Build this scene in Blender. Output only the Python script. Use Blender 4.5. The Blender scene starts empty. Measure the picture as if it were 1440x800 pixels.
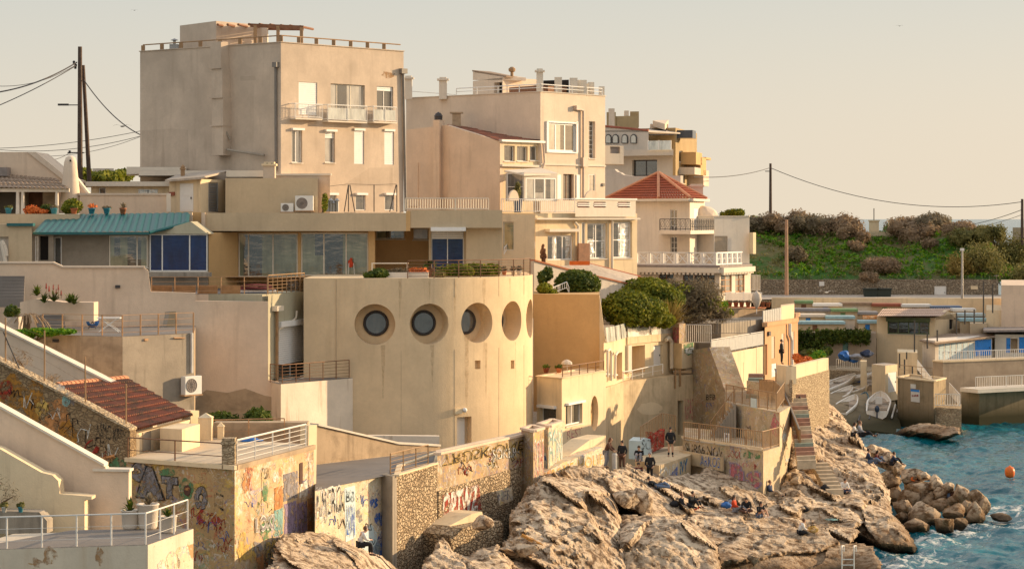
import bpy, bmesh, math, random
import numpy as np
from mathutils import Vector, Matrix, noise
from mathutils.bvhtree import BVHTree
R = random.Random(7)
FL = 3200.0; H = 18.5; HY = 307.0
sc = bpy.context.scene; col = sc.collection
SC = 1.0                                          # some quarters stand a little farther back than first surveyed
def hsc(z): return H-(H-z)*SC
def P(px, py, d): d *= SC; return Vector(((px-720)/FL*d, d, H-(py-HY)/FL*d))
def XY(px, d): d *= SC; return Vector(((px-720)/FL*d, d, 0))
def Z(py, d): return H-(py-HY)/FL*d*SC
def D(py, z): return (H-z)*FL/(py-HY)/SC          # distance at which height z shows at row py
def onz(px, py, z): return P(px, py, D(py, z))
# ---------------------------------------------------------------- materials
MATS = {}
class N:
    def __init__(s, name):
        s.m = bpy.data.materials.new(name); s.m.use_nodes = True
        s.t = s.m.node_tree; s.n = s.t.nodes; s.l = s.t.links
        s.b = s.n['Principled BSDF']
    def new(s, t, **k):
        n = s.n.new(t)
        for a, v in k.items(): setattr(n, a, v)
        return n
    def link(s, a, b): s.l.new(a, b)
    def pos(s, scale=(1,1,1)):
        g = s.new('ShaderNodeNewGeometry'); m = s.new('ShaderNodeMapping'); m.inputs['Scale'].default_value = scale
        s.link(g.outputs['Position'], m.inputs['Vector']); return m.outputs['Vector']
    def noise(s, vec, scale, detail=4, rough=.55, dist=0):
        n = s.new('ShaderNodeTexNoise'); n.inputs['Scale'].default_value = scale; n.inputs['Detail'].default_value = detail
        n.inputs['Roughness'].default_value = rough; n.inputs['Distortion'].default_value = dist
        s.link(vec, n.inputs['Vector']); return n
    def ramp(s, fac, stops, interp='LINEAR'):
        r = s.new('ShaderNodeValToRGB'); r.color_ramp.interpolation = interp
        e = r.color_ramp.elements
        while len(e) < len(stops): e.new(.5)
        for i, (p, c) in enumerate(stops):
            e[i].position = p; e[i].color = (c, c, c, 1) if not hasattr(c, '__len__') else (*c, 1)
        s.link(fac, r.inputs[0]); return r.outputs[0]
    def mix(s, fac, a, b, mode='MIX'):
        m = s.new('ShaderNodeMix', data_type='RGBA', blend_type=mode)
        for i, v in ((0, fac), (6, a), (7, b)):
            if hasattr(v, 'is_linked') or hasattr(v, 'links'): s.link(v, m.inputs[i])
            elif hasattr(v, '__len__'): m.inputs[i].default_value = (*v, 1)
            else: m.inputs[i].default_value = v
        return m.outputs[2]
    def math(s, op, a, b=0, c=None, clamp=False):
        m = s.new('ShaderNodeMath', operation=op); m.use_clamp = clamp
        for i, v in enumerate((a, b) if c is None else (a, b, c)):
            if hasattr(v, 'links'): s.link(v, m.inputs[i])
            else: m.inputs[i].default_value = v
        return m.outputs[0]
    def bump(s, h, strength=.3, dist=.05, prev=None):
        b = s.new('ShaderNodeBump'); b.inputs['Strength'].default_value = strength; b.inputs['Distance'].default_value = dist
        s.link(h, b.inputs['Height'])
        if prev: s.link(prev, b.inputs['Normal'])
        return b.outputs[0]
    def fin(s, color, rough=.85, bump=None, spec=.3, metal=0):
        if hasattr(color, 'links'): s.link(color, s.b.inputs['Base Color'])
        else: s.b.inputs['Base Color'].default_value = (*color, 1)
        if hasattr(rough, 'links'): s.link(rough, s.b.inputs['Roughness'])
        else: s.b.inputs['Roughness'].default_value = rough
        s.b.inputs['Specular IOR Level'].default_value = spec; s.b.inputs['Metallic'].default_value = metal
        if bump: s.link(bump, s.b.inputs['Normal'])
        MATS[s.m.name] = s.m; return s.m
def sc3(c, k): return tuple(min(1, x*k) for x in c)
def plaster(name, c, amt=.35, streak=.35, dirt=(.16,.11,.07), patch=0, graf=0, gseed=0, rough=.9, peel=None):
    n = N(name); p = n.pos()
    a = n.noise(p, .45, 6, .6).outputs[0]
    col_ = n.mix(n.ramp(a, [(.35, 0), (.68, 1)]), sc3(c, 1-amt*.35), sc3(c, 1+amt*.18))
    f = n.noise(p, 5, 5, .65).outputs[0]
    col_ = n.mix(n.ramp(f, [(.3, .28), (.7, 0)]), col_, sc3(c, .72))
    sv = n.noise(n.pos((1.6, 1.6, .16)), 1.3, 5, .6).outputs[0]
    col_ = n.mix(n.math('MULTIPLY', n.ramp(sv, [(.54, 0), (.78, 1)]), streak), col_, dirt)
    if patch:
        b = n.noise(n.pos((1,1,1.3)), .8, 6, .62, .4).outputs[0]
        col_ = n.mix(n.math('MULTIPLY', n.ramp(b, [(.48, 0), (.72, .8)]), patch), col_, dirt)
    if peel:
        b = n.noise(n.pos((1,1,1.4)), .62, 4, .55, .6).outputs[0]
        col_ = n.mix(n.ramp(b, [(.595, 0), (.605, 1)]), col_, peel)
    h = n.noise(p, 14, 6, .6).outputs[0]
    if graf:
        for k, (cc, thr, s_) in enumerate((((.75,.73,.68), .56, 1.1), ((.06,.13,.42), .63, .9), ((.42,.06,.035), .63, 1.0), ((.05,.3,.2), .65, 1.2), ((.75,.5,.06), .64, .8), ((.03,.03,.035), .62, 1.6))):
            q = n.pos((1,1,1.1)); off = n.new('ShaderNodeVectorMath', operation='ADD'); off.inputs[1].default_value = (gseed*3.1+k*17.3, k*7.7, gseed+k*5.1)
            n.link(q, off.inputs[0])
            g = n.noise(off.outputs[0], s_*.9, 3, .5, 1.2).outputs[0]
            line = n.math('COMPARE', g, thr-.03-.01*(k % 2), .012)
            fill = n.ramp(g, [(thr+.03, 0), (thr+.045, 1)])
            w = n.noise(off.outputs[0], 4.5, 4, .6).outputs[0]
            wear = n.ramp(w, [(.38, 0), (.55, 1)])
            m_ = n.math('MULTIPLY', n.math('MULTIPLY', n.math('MAXIMUM', line, fill), wear), graf)
            col_ = n.mix(m_, col_, cc)
    return n.fin(col_, rough, n.bump(n.math('ADD', h, n.math('MULTIPLY', a, 2.0)), .35, .03), .2)
def flat(name, c, rough=.6, var=.12, spec=.4, metal=0, scale=3, bumps=0):
    n = N(name); a = n.noise(n.pos(), scale, 4, .6).outputs[0]
    return n.fin(n.mix(n.ramp(a, [(.3, 0), (.7, 1)]), sc3(c, 1-var), sc3(c, 1+var)), rough, n.bump(a, bumps, .03) if bumps else None, spec, metal)
def spray(name, c, lo=.40, hi=.56, mx=.92):
    n = N(name); p = n.pos(); a = n.noise(p, 3.2, 6, .7).outputs[0]; b = n.noise(n.pos((3, 3, .8)), 2.0, 4, .6).outputs[0]
    n.fin(n.mix(n.ramp(b, [(.3, 0), (.7, 1)]), sc3(c, .75), sc3(c, 1.2)), .85, None, .2)
    tr = n.new('ShaderNodeBsdfTransparent'); m_ = n.new('ShaderNodeMixShader'); n.link(n.math('MULTIPLY', n.ramp(a, [(lo, 0), (hi, 1)]), mx), m_.inputs[0])
    n.link(tr.outputs[0], m_.inputs[1]); n.link(n.b.outputs[0], m_.inputs[2]); n.link(m_.outputs[0], n.n['Material Output'].inputs[0]); return n.m
def masonry(name, c1, c2, mortar, scale=3, squash=1.5, graf=0, bstr=.9):
    n = N(name); p = n.pos((1, 1, squash))
    ds = n.noise(p, 2.5, 3).outputs['Color']
    ad = n.new('ShaderNodeVectorMath', operation='MULTIPLY_ADD'); n.link(ds, ad.inputs[0]); ad.inputs[1].default_value = (.4,.4,.5); n.link(p, ad.inputs[2])
    v = n.new('ShaderNodeTexVoronoi', feature='DISTANCE_TO_EDGE'); v.inputs['Scale'].default_value = scale; n.link(ad.outputs[0], v.inputs['Vector'])
    v2 = n.new('ShaderNodeTexVoronoi', feature='F1'); v2.inputs['Scale'].default_value = scale; n.link(ad.outputs[0], v2.inputs['Vector'])
    sep = n.new('ShaderNodeSeparateColor'); n.link(v2.outputs['Color'], sep.inputs[0])
    colr = n.mix(sep.outputs[0], c1, c2)
    f = n.noise(p, 9, 4).outputs[0]; colr = n.mix(n.ramp(f, [(.3, .4), (.7, 0)]), colr, sc3(c1, .55))
    edge = n.ramp(v.outputs['Distance'], [(.03, 0), (.11, 1)])
    colr = n.mix(edge, mortar, colr)
    h = n.math('ADD', n.ramp(v.outputs['Distance'], [(.0, 0), (.2, 1)]), n.math('MULTIPLY', f, .35))
    return n.fin(colr, .95, n.bump(h, bstr, .1), .15)
def foliage(name, c1, c2, c3=None):
    n = N(name); a = n.noise(n.pos(), .9, 3).outputs[0]; b = n.noise(n.pos(), 7, 2).outputs[0]
    colr = n.mix(n.ramp(a, [(.38, 0), (.62, 1)]), c1, c2)
    colr = n.mix(n.ramp(b, [(.55, 0), (.7, .8)]), colr, c3 or sc3(c2, 1.5))
    m = n.fin(colr, .7, None, .25)
    try:
        n.b.inputs['Transmission Weight'].default_value = 0
        tr = n.new('ShaderNodeBsdfTranslucent'); n.link(colr, tr.inputs[0]); mx = n.new('ShaderNodeMixShader'); mx.inputs[0].default_value = .3
        out = n.n['Material Output']; n.link(n.b.outputs[0], mx.inputs[1]); n.link(tr.outputs[0], mx.inputs[2]); n.link(mx.outputs[0], out.inputs[0])
    except Exception: pass
    return m
def glassm(name, c, refl=.35, wob=.0, rough=.04):
    n = N(name); a = n.noise(n.pos((1,1,.35)), 2.2, 3).outputs[0]
    colr = n.mix(n.ramp(a, [(.3, 0), (.7, 1)]), sc3(c, .6), sc3(c, 1.25))
    bp = None
    w = n.noise(n.pos((1,1,3)), 2.4 if wob else .6, 3).outputs[0]; bp = n.bump(w, 1, wob or .01)
    n.fin(colr, .3, None, .15)
    gl = n.new('ShaderNodeBsdfGlossy'); gl.inputs['Roughness'].default_value = rough; gl.inputs['Color'].default_value = (.9,.92,.95,1); n.link(bp, gl.inputs['Normal'])
    mx = n.new('ShaderNodeMixShader'); mx.inputs[0].default_value = refl
    out = n.n['Material Output']; n.link(n.b.outputs[0], mx.inputs[1]); n.link(gl.outputs[0], mx.inputs[2]); n.link(mx.outputs[0], out.inputs[0])
    return n.m
M = MATS
plaster('beige_block', (.60,.49,.385), .5, .2)
plaster('beige_patch', (.54,.44,.345), .5, .3); plaster('pink_plaster', (.76,.59,.44), .35, .25)
plaster('pale_pink', (.73,.60,.47), .3, .2)
plaster('tower_ochre', (.79,.60,.38), .4, .22, (.30,.20,.10))
plaster('orange_ochre', (.64,.41,.19), .3, .25, (.3,.16,.06))
plaster('fascia_beige', (.60,.47,.31), .3, .2)
plaster('cream', (.78,.63,.42), .3, .35)
plaster('white_plaster', (.78,.69,.58), .3, .3, (.3,.22,.15))
plaster('streaky_white', (.84,.72,.58), .4, .95, (.33,.19,.09))
plaster('peeling_white', (.68,.58,.45), .4, .4, (.4,.25,.12), peel=(.42,.27,.13))
plaster('ledge_white', (.74,.66,.55), .2, .1)
plaster('concrete', (.36,.31,.25), .5, .8, (.10,.085,.07), patch=.35)
plaster('dirty_wall', (.48,.36,.24), .5, .6, (.14,.10,.065), patch=.75)
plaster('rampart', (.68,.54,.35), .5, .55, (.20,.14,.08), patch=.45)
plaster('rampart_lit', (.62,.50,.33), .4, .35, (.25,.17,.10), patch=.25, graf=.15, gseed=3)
plaster('shade_stain', (.40,.31,.21), .5, .7, (.12,.09,.06), patch=.6, graf=.3, gseed=9)  # real dirt, with the shade of the wall mixed into the base colour
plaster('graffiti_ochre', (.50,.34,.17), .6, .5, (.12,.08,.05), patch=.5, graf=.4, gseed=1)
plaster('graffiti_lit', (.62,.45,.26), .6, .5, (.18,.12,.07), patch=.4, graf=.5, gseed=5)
plaster('graffiti_pale', (.72,.60,.42), .5, .5, (.25,.17,.10), patch=.2, graf=.5, gseed=8)
plaster('graffiti_brown', (.52,.38,.23), .6, .5, (.14,.09,.06), patch=.5, graf=.4, gseed=12)
plaster('stair_wall', (.52,.41,.27), .4, .4, (.2,.14,.09), patch=.15, graf=.35, gseed=15)
plaster('orange_house', (.64,.37,.20), .3, .25, (.35,.17,.08))
plaster('grey_mottle', (.33,.28,.22), .5, .3, (.15,.12,.09), patch=.5)
plaster('terrace_floor', (.23,.205,.185), .4, 0)
plaster('terrace_floor_warm', (.62,.50,.36), .4, 0)
plaster('green_beige', (.46,.42,.30), .3, .3)
plaster('far_white', (.60,.53,.45), .2, .15)
plaster('far_ochre', (.42,.31,.17), .4, .2)
plaster('harbour_wall', (.42,.33,.24), .5, .4, (.14,.10,.07), patch=.35)
plaster('quay', (.36,.28,.18), .5, .7, (.10,.08,.04), patch=.5)
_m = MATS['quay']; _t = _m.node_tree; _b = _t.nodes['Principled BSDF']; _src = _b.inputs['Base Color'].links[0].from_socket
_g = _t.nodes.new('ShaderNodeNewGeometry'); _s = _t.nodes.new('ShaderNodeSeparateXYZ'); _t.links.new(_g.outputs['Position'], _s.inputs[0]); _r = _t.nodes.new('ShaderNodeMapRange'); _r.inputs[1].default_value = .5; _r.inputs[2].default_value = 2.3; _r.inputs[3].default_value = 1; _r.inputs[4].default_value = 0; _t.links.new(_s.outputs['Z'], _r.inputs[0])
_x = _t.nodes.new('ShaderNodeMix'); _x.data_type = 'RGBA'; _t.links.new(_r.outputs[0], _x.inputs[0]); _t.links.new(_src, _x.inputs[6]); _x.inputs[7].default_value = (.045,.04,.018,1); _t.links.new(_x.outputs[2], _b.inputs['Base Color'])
masonry('rubble', (.66,.52,.35), (.44,.32,.20), (.17,.12,.075), 3.9, 1.6)
masonry('rubble_fine', (.60,.48,.32), (.42,.32,.21), (.26,.19,.12), 4.2, 1.9, bstr=.6)
masonry('grey_rubble', (.46,.38,.28), (.30,.24,.17), (.17,.13,.09), 3.0, 1.9)
masonry('graffiti_stone', (.40,.29,.17), (.26,.18,.10), (.20,.14,.085), 5, 1.4, bstr=.6)
flat('white_paint', (.78,.76,.72), .45, .04); flat('shutter_white', (.80,.79,.77), .5, .03)
flat('cream_frame', (.70,.62,.50), .5, .05); flat('grey_metal', (.35,.34,.33), .4, .1, .5, .5)
flat('rail_white', (.72,.68,.62), .45, .1); flat('rail_brown', (.22,.11,.055), .5, .3); flat('rail_rust', (.42,.24,.12), .6, .3)
flat('rail_tan', (.33,.20,.10), .6, .2); spray('rust_stain', (.42,.24,.11), .42, .6, .8); spray('drip_stain', (.36,.23,.11), .3, .8, .4); flat('dark_metal', (.05,.045,.045), .5, .2); flat('wood_pole', (.09,.06,.045), .8, .3)
flat('light_pole', (.42,.26,.17), .8, .2); flat('brown_wood', (.22,.10,.05), .7, .25); flat('orange_wood', (.40,.18,.06), .6, .2)
flat('terracotta', (.48,.17,.08), .8, .2); flat('teal_metal', (.012,.115,.12), .45, .12, .5, .0, 6); flat('blue_pot', (.07,.32,.42), .5, .1)
flat('pipe_grey', (.20,.18,.16), .5, .15); flat('pipe_pink', (.52,.40,.32), .5, .1); flat('louvre', (.38,.38,.37), .5, .1)
flat('dark_void', (.015,.012,.01), .9, .2); flat('curtain', (.55,.52,.42), .8, .1)
flat('blue_paint', (.03,.25,.72), .5, .1); flat('pale_blue', (.50,.62,.66), .5, .06); flat('sky_blue', (.30,.47,.52), .6, .15)
flat('ridge_tile', (.60,.26,.13), .8, .2)
flat('pink_roof', (.50,.36,.28), .8, .2)
flat('green_paint', (.17,.29,.13), .6, .2); flat('dark_green_paint', (.10,.14,.07), .6, .2); flat('roof_red', (.32,.10,.06), .8, .2)
flat('roof_grey', (.26,.22,.20), .8, .2); flat('roof_brown', (.28,.20,.14), .9, .25); flat('navy', (.03,.05,.14), .7, .2); flat('gravel_roof', (.45,.38,.31), .95, .2, bumps=.5)



for k_, c_ in (('white_spray', (.74,.72,.66)), ('grey_spray', (.27,.25,.26)), ('black_spray', (.02,.02,.022)), ('red_spray', (.36,.045,.03)), ('pink_spray', (.60,.20,.22)), ('blue_spray', (.03,.12,.45)), ('purple_spray', (.33,.26,.38)), ('green_spray', (.12,.25,.12)), ('yellow_spray', (.62,.42,.12)), ('orange_spray', (.55,.26,.10)), ('cyan_spray', (.24,.42,.40)), ('ochre_spray', (.42,.20,.04))): spray(k_, c_)
flat('skin', (.55,.32,.21), .6, .05); flat('hair_dark', (.035,.02,.015), .6, .2); flat('hair_brown', (.12,.05,.025), .6, .2)
flat('cloth_black', (.015,.015,.018), .9, .2); flat('cloth_navy', (.03,.045,.09), .9, .2); flat('cloth_grey', (.25,.25,.27), .9, .15); flat('cloth_white', (.68,.66,.63), .9, .06)
flat('cloth_red', (.55,.06,.02), .9, .1); flat('cloth_brown', (.10,.05,.035), .9, .2); flat('cloth_denim', (.12,.17,.27), .9, .15); flat('cloth_maroon', (.14,.03,.025), .9, .2); flat('cloth_beige', (.45,.36,.26), .9, .1)
flat('buoy_orange', (.75,.16,.02), .4, .1); flat('boat_white', (.85,.80,.72), .4, .08); flat('boat_inside', (.42,.34,.26), .7, .15); flat('boat_trim', (.12,.25,.22), .5, .1)
flat('boat_blue', (.08,.22,.32), .6, .15); flat('tarp_blue', (.03,.14,.42), .6, .2, bumps=.4); flat('motor', (.04,.06,.10), .4, .1); flat('plate_white', (.7,.69,.66), .5, .05)
flat('orange_flower', (.65,.16,.03), .8, .3, scale=8); flat('bin_green', (.02,.03,.025), .6, .2); flat('gull_white', (.8,.78,.74), .7, .05)
flat('stem', (.14,.09,.05), .9, .2); flat('solar', (.05,.06,.08), .2, .1)
flat('step_a', (.34,.18,.12), .8, .2); flat('step_b', (.24,.28,.22), .8, .2); flat('step_c', (.48,.38,.26), .8, .2)
flat('deck', (.13,.12,.12), .8, .2); flat('deck_wood', (.33,.17,.07), .7, .2)
n_=N('roof_tiles'); a_=n_.noise(n_.pos(),1.1,5,.65).outputs[0]; c_=n_.noise(n_.pos(),9,3).outputs[0]; n_.fin(n_.mix(n_.ramp(c_,[(.4,0),(.65,.6)]),n_.mix(n_.ramp(a_,[(.42,0),(.6,1)]),(.30,.10,.06),(.10,.07,.05)),(.36,.16,.09)),.9)
n_=N('red_tiles'); a_=n_.noise(n_.pos(),1.1,5,.65).outputs[0]; c_=n_.noise(n_.pos(),9,3).outputs[0]; n_.fin(n_.mix(n_.ramp(c_,[(.4,0),(.65,.6)]),n_.mix(n_.ramp(a_,[(.35,0),(.65,1)]),(.50,.11,.035),(.36,.08,.03)),(.20,.06,.04)),.9)
foliage('hedge_leaf', (.07,.10,.01), (.20,.22,.016), (.55,.45,.05)); foliage('dark_leaf', (.04,.07,.012), (.10,.14,.016), (.28,.26,.03))
foliage('dry_leaf', (.22,.15,.09), (.36,.25,.15), (.42,.31,.20)); foliage('olive_leaf', (.13,.13,.04), (.25,.22,.07), (.36,.30,.10)); foliage('bright_leaf', (.05,.17,.01), (.13,.30,.015), (.55,.50,.02))
foliage('yellow_leaf', (.22,.17,.04), (.40,.28,.08), (.5,.35,.12)); foliage('grey_leaf', (.14,.11,.07), (.24,.19,.12), (.34,.27,.14))
glassm('glass_curtain', (.22,.23,.15), .12); glassm('glass_blue', (.003,.028,.11), .03, .02); glassm('glass_dark', (.045,.045,.04), .16)  # glass_blue: the sea's reflection is put into the base colour
glassm('glass_sea', (.38,.34,.25), .45, .09, .08); glassm('glass_grey', (.09,.09,.085), .15); glassm('glass_pale', (.36,.33,.27), .3); glassm('panel_glass', (.60,.62,.56), .2)
glassm('frosted', (.45,.42,.36), .15, .0, .3)
# ---------------------------------------------------------------- mesh helpers
ROOT = {}
def tag(o, label=None, cat=None, group=None, kind=None):
    if label: o['label'] = label
    if cat: o['category'] = cat
    if group: o['group'] = group
    if kind: o['kind'] = kind
    return o
def thing(name, label, cat, loc, group=None):
    o = bpy.data.objects.new(name, None); col.objects.link(o); o.location = loc; o.empty_display_size = .3
    ROOT[o.name] = Vector(loc); return tag(o, label, cat, group)
class MB:
    def __init__(s): s.v = []; s.f = []
    def poly(s, pts): k = len(s.v); s.v += [Vector(p) for p in pts]; s.f.append(list(range(k, k+len(pts)))); return s
    def mesh(s, vs, fs): k = len(s.v); s.v += [Vector(p) for p in vs]; s.f += [[k+i for i in f] for f in fs]; return s
    def prism(s, pts, ext):
        ext = Vector(ext); n = len(pts); k = len(s.v)
        s.v += [Vector(p) for p in pts] + [Vector(p)+ext for p in pts]
        s.f.append(list(range(k, k+n))); s.f.append(list(range(k+2*n-1, k+n-1, -1)))
        for i in range(n): j = (i+1) % n; s.f.append([k+i, k+n+i, k+n+j, k+j])
        return s
    def obox(s, c, u, v, w):                      # centre and three half-extent vectors
        c, u, v, w = map(Vector, (c, u, v, w))
        return s.mesh([c+a*u+b*v+e*w for e in (-1,1) for b in (-1,1) for a in (-1,1)], [(0,1,3,2),(4,6,7,5),(0,4,5,1),(2,3,7,6),(0,2,6,4),(1,5,7,3)])
    def box(s, x0, y0, z0, x1, y1, z1): return s.obox(((x0+x1)/2,(y0+y1)/2,(z0+z1)/2), ((x1-x0)/2,0,0), (0,(y1-y0)/2,0), (0,0,(z1-z0)/2))
    def tube(s, a, b, r, n=6, r2=None):
        a = Vector(a); b = Vector(b); r2 = r if r2 is None else r2
        d = (b-a); 
        if d.length < 1e-5: return s
        d.normalize(); t = Vector((0,0,1)) if abs(d.z) < .9 else Vector((1,0,0)); u = d.cross(t).normalized(); w = d.cross(u)
        vs = [a+(u*math.cos(q)+w*math.sin(q))*r for q in (2*math.pi*i/n for i in range(n))] + [b+(u*math.cos(q)+w*math.sin(q))*r2 for q in (2*math.pi*i/n for i in range(n))]
        return s.mesh(vs, [list(range(n))[::-1], list(range(n, 2*n))] + [(i, (i+1) % n, n+(i+1) % n, n+i) for i in range(n)])
    def path(s, pts, r, n=6):
        for a, b in zip(pts, pts[1:]): s.tube(a, b, r, n)
        return s
    def lathe(s, c, prof, n=14):
        c = Vector(c); k = len(s.v)
        for r, z in prof:
            for i in range(n): q = 2*math.pi*i/n; s.v.append(c+Vector((r*math.cos(q), r*math.sin(q), z)))
        m = len(prof)
        for j in range(m-1):
            for i in range(n): s.f.append([k+j*n+i, k+j*n+(i+1) % n, k+(j+1)*n+(i+1) % n, k+(j+1)*n+i])
        s.f.append([k+i for i in range(n)][::-1]); s.f.append([k+(m-1)*n+i for i in range(n)]); return s
    def blob(s, c, r, seed=0, amp=.25, sub=2):
        bm = bmesh.new(); bmesh.ops.create_icosphere(bm, subdivisions=sub, radius=1)
        r = Vector(r) if hasattr(r, '__len__') else Vector((r, r, r)); c = Vector(c)
        vs = []
        for v in bm.verts:
            k = 1+amp*noise.noise(v.co*1.4+Vector((seed*7.1, seed*3.3, seed)))+amp*.4*noise.noise(v.co*3.5+Vector((seed, 5, 1)))
            vs.append(c+Vector((v.co.x*r.x, v.co.y*r.y, v.co.z*r.z))*k)
        s.mesh(vs, [[v.index for v in f.verts] for f in bm.faces]); bm.free(); return s
    def build(s, name, mat, parent=None, smooth=False, label=None, bevel=0):
        me = bpy.data.meshes.new(name)
        if parent is not None:
            q = parent
            while q.parent: q = q.parent
            off = ROOT[q.name]; loc = Vector((0,0,0))
        else:
            xs = [v.x for v in s.v]; ys = [v.y for v in s.v]; zs = [v.z for v in s.v]
            off = Vector(((min(xs)+max(xs))/2, (min(ys)+max(ys))/2, min(zs))); loc = off
        me.from_pydata([tuple(v-off) for v in s.v], [], s.f); me.update()
        mats = mat if isinstance(mat, list) else [mat]
        for m in mats: me.materials.append(M[m] if isinstance(m, str) else m)
        if smooth:
            for p in me.polygons: p.use_smooth = True
        o = bpy.data.objects.new(name, me); col.objects.link(o); o.location = loc
        if parent is not None: o.parent = parent
        else: ROOT[o.name] = off
        if label: o['label'] = label
        if bevel:
            b = o.modifiers.new('bevel', 'BEVEL'); b.width = bevel; b.segments = 2; b.limit_method = 'ANGLE'
        return o
def single(mb, name, mat, label, cat, group=None, smooth=False, kind=None):
    return tag(mb.build(name, mat, None, smooth), label, cat, group, kind)
class Fac:                                         # a vertical plane through two (px, distance) points
    def __init__(s, a, b):
        s.a = XY(*a); s.b = XY(*b); s.u = (s.b-s.a); s.L = s.u.length; s.u.normalize(); s.n = Vector((s.u.y, -s.u.x, 0))
        s.pa = a; s.pb = b
    def d(s, px):
        k = (px-720)/FL; # point (k d, d): (k d - ax)*n.x + (d-ay)*n.y = 0
        return (s.a.x*s.n.x+s.a.y*s.n.y)/(k*s.n.x+s.n.y)/SC
    def pt(s, px, py, w=0): d = s.d(px); return P(px, py, d)+s.n*w
    def uz(s, px, py): p = s.pt(px, py); return ((p-s.a).dot(s.u), p.z)
    def L3(s, u, z, w=0): return Vector((s.a.x, s.a.y, 0))+s.u*u+s.n*w+Vector((0,0,z))
    def rect(s, x0, y0, x1, y1):
        xm = (x0+x1)/2; d = s.d(xm); return s.uz(x0, y0)[0], Z(y1, d), s.uz(x1, y0)[0], Z(y0, d)
    def box(s, mb, u0, z0, u1, z1, w0, w1): 
        return mb.obox(s.L3((u0+u1)/2, (z0+z1)/2, (w0+w1)/2), s.u*(u1-u0)/2, s.n*(w1-w0)/2, Vector((0,0,(z1-z0)/2)))
    def pbox(s, mb, x0, y0, x1, y1, w0, w1): u0, z0, u1, z1 = s.rect(x0, y0, x1, y1); return s.box(mb, u0, z0, u1, z1, w0, w1)
    def poly(s, mb, pts, th, w=0): return mb.prism([s.pt(x, y, w) for x, y in pts], -s.n*th)
def holes(mb, f, z0, z1, rects, rec=.2, back=False):
    us = sorted(set([0, f.L]+[max(0, min(f.L, r[i])) for r in rects for i in (0, 2)])); zs = sorted(set([z0, z1]+[max(z0, min(z1, r[i])) for r in rects for i in (1, 3)]))
    for i in range(len(us)-1):
        for j in range(len(zs)-1):
            um = (us[i]+us[i+1])/2; zm = (zs[j]+zs[j+1])/2
            if any(r[0] < um < r[2] and r[1] < zm < r[3] for r in rects): continue
            mb.poly([f.L3(us[i], zs[j]), f.L3(us[i+1], zs[j]), f.L3(us[i+1], zs[j+1]), f.L3(us[i], zs[j+1])])
    for r in rects:
        u0, a0, u1, a1 = max(r[0],0), max(r[1],z0), min(r[2],f.L), min(r[3],z1); dp = r[4] if len(r) > 4 else rec
        c = [(u0,a0),(u1,a0),(u1,a1),(u0,a1)]
        for k in range(4):
            p, q = c[k], c[(k+1) % 4]
            mb.poly([f.L3(*p), f.L3(*q), f.L3(*q, -dp), f.L3(*p, -dp)])
        mb.poly([f.L3(*p, -dp) for p in c])
class O:
    def __init__(s, x0, y0, x1, y1, kind='win', **k): s.r = (x0, y0, x1, y1); s.kind = kind; s.k = k
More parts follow.
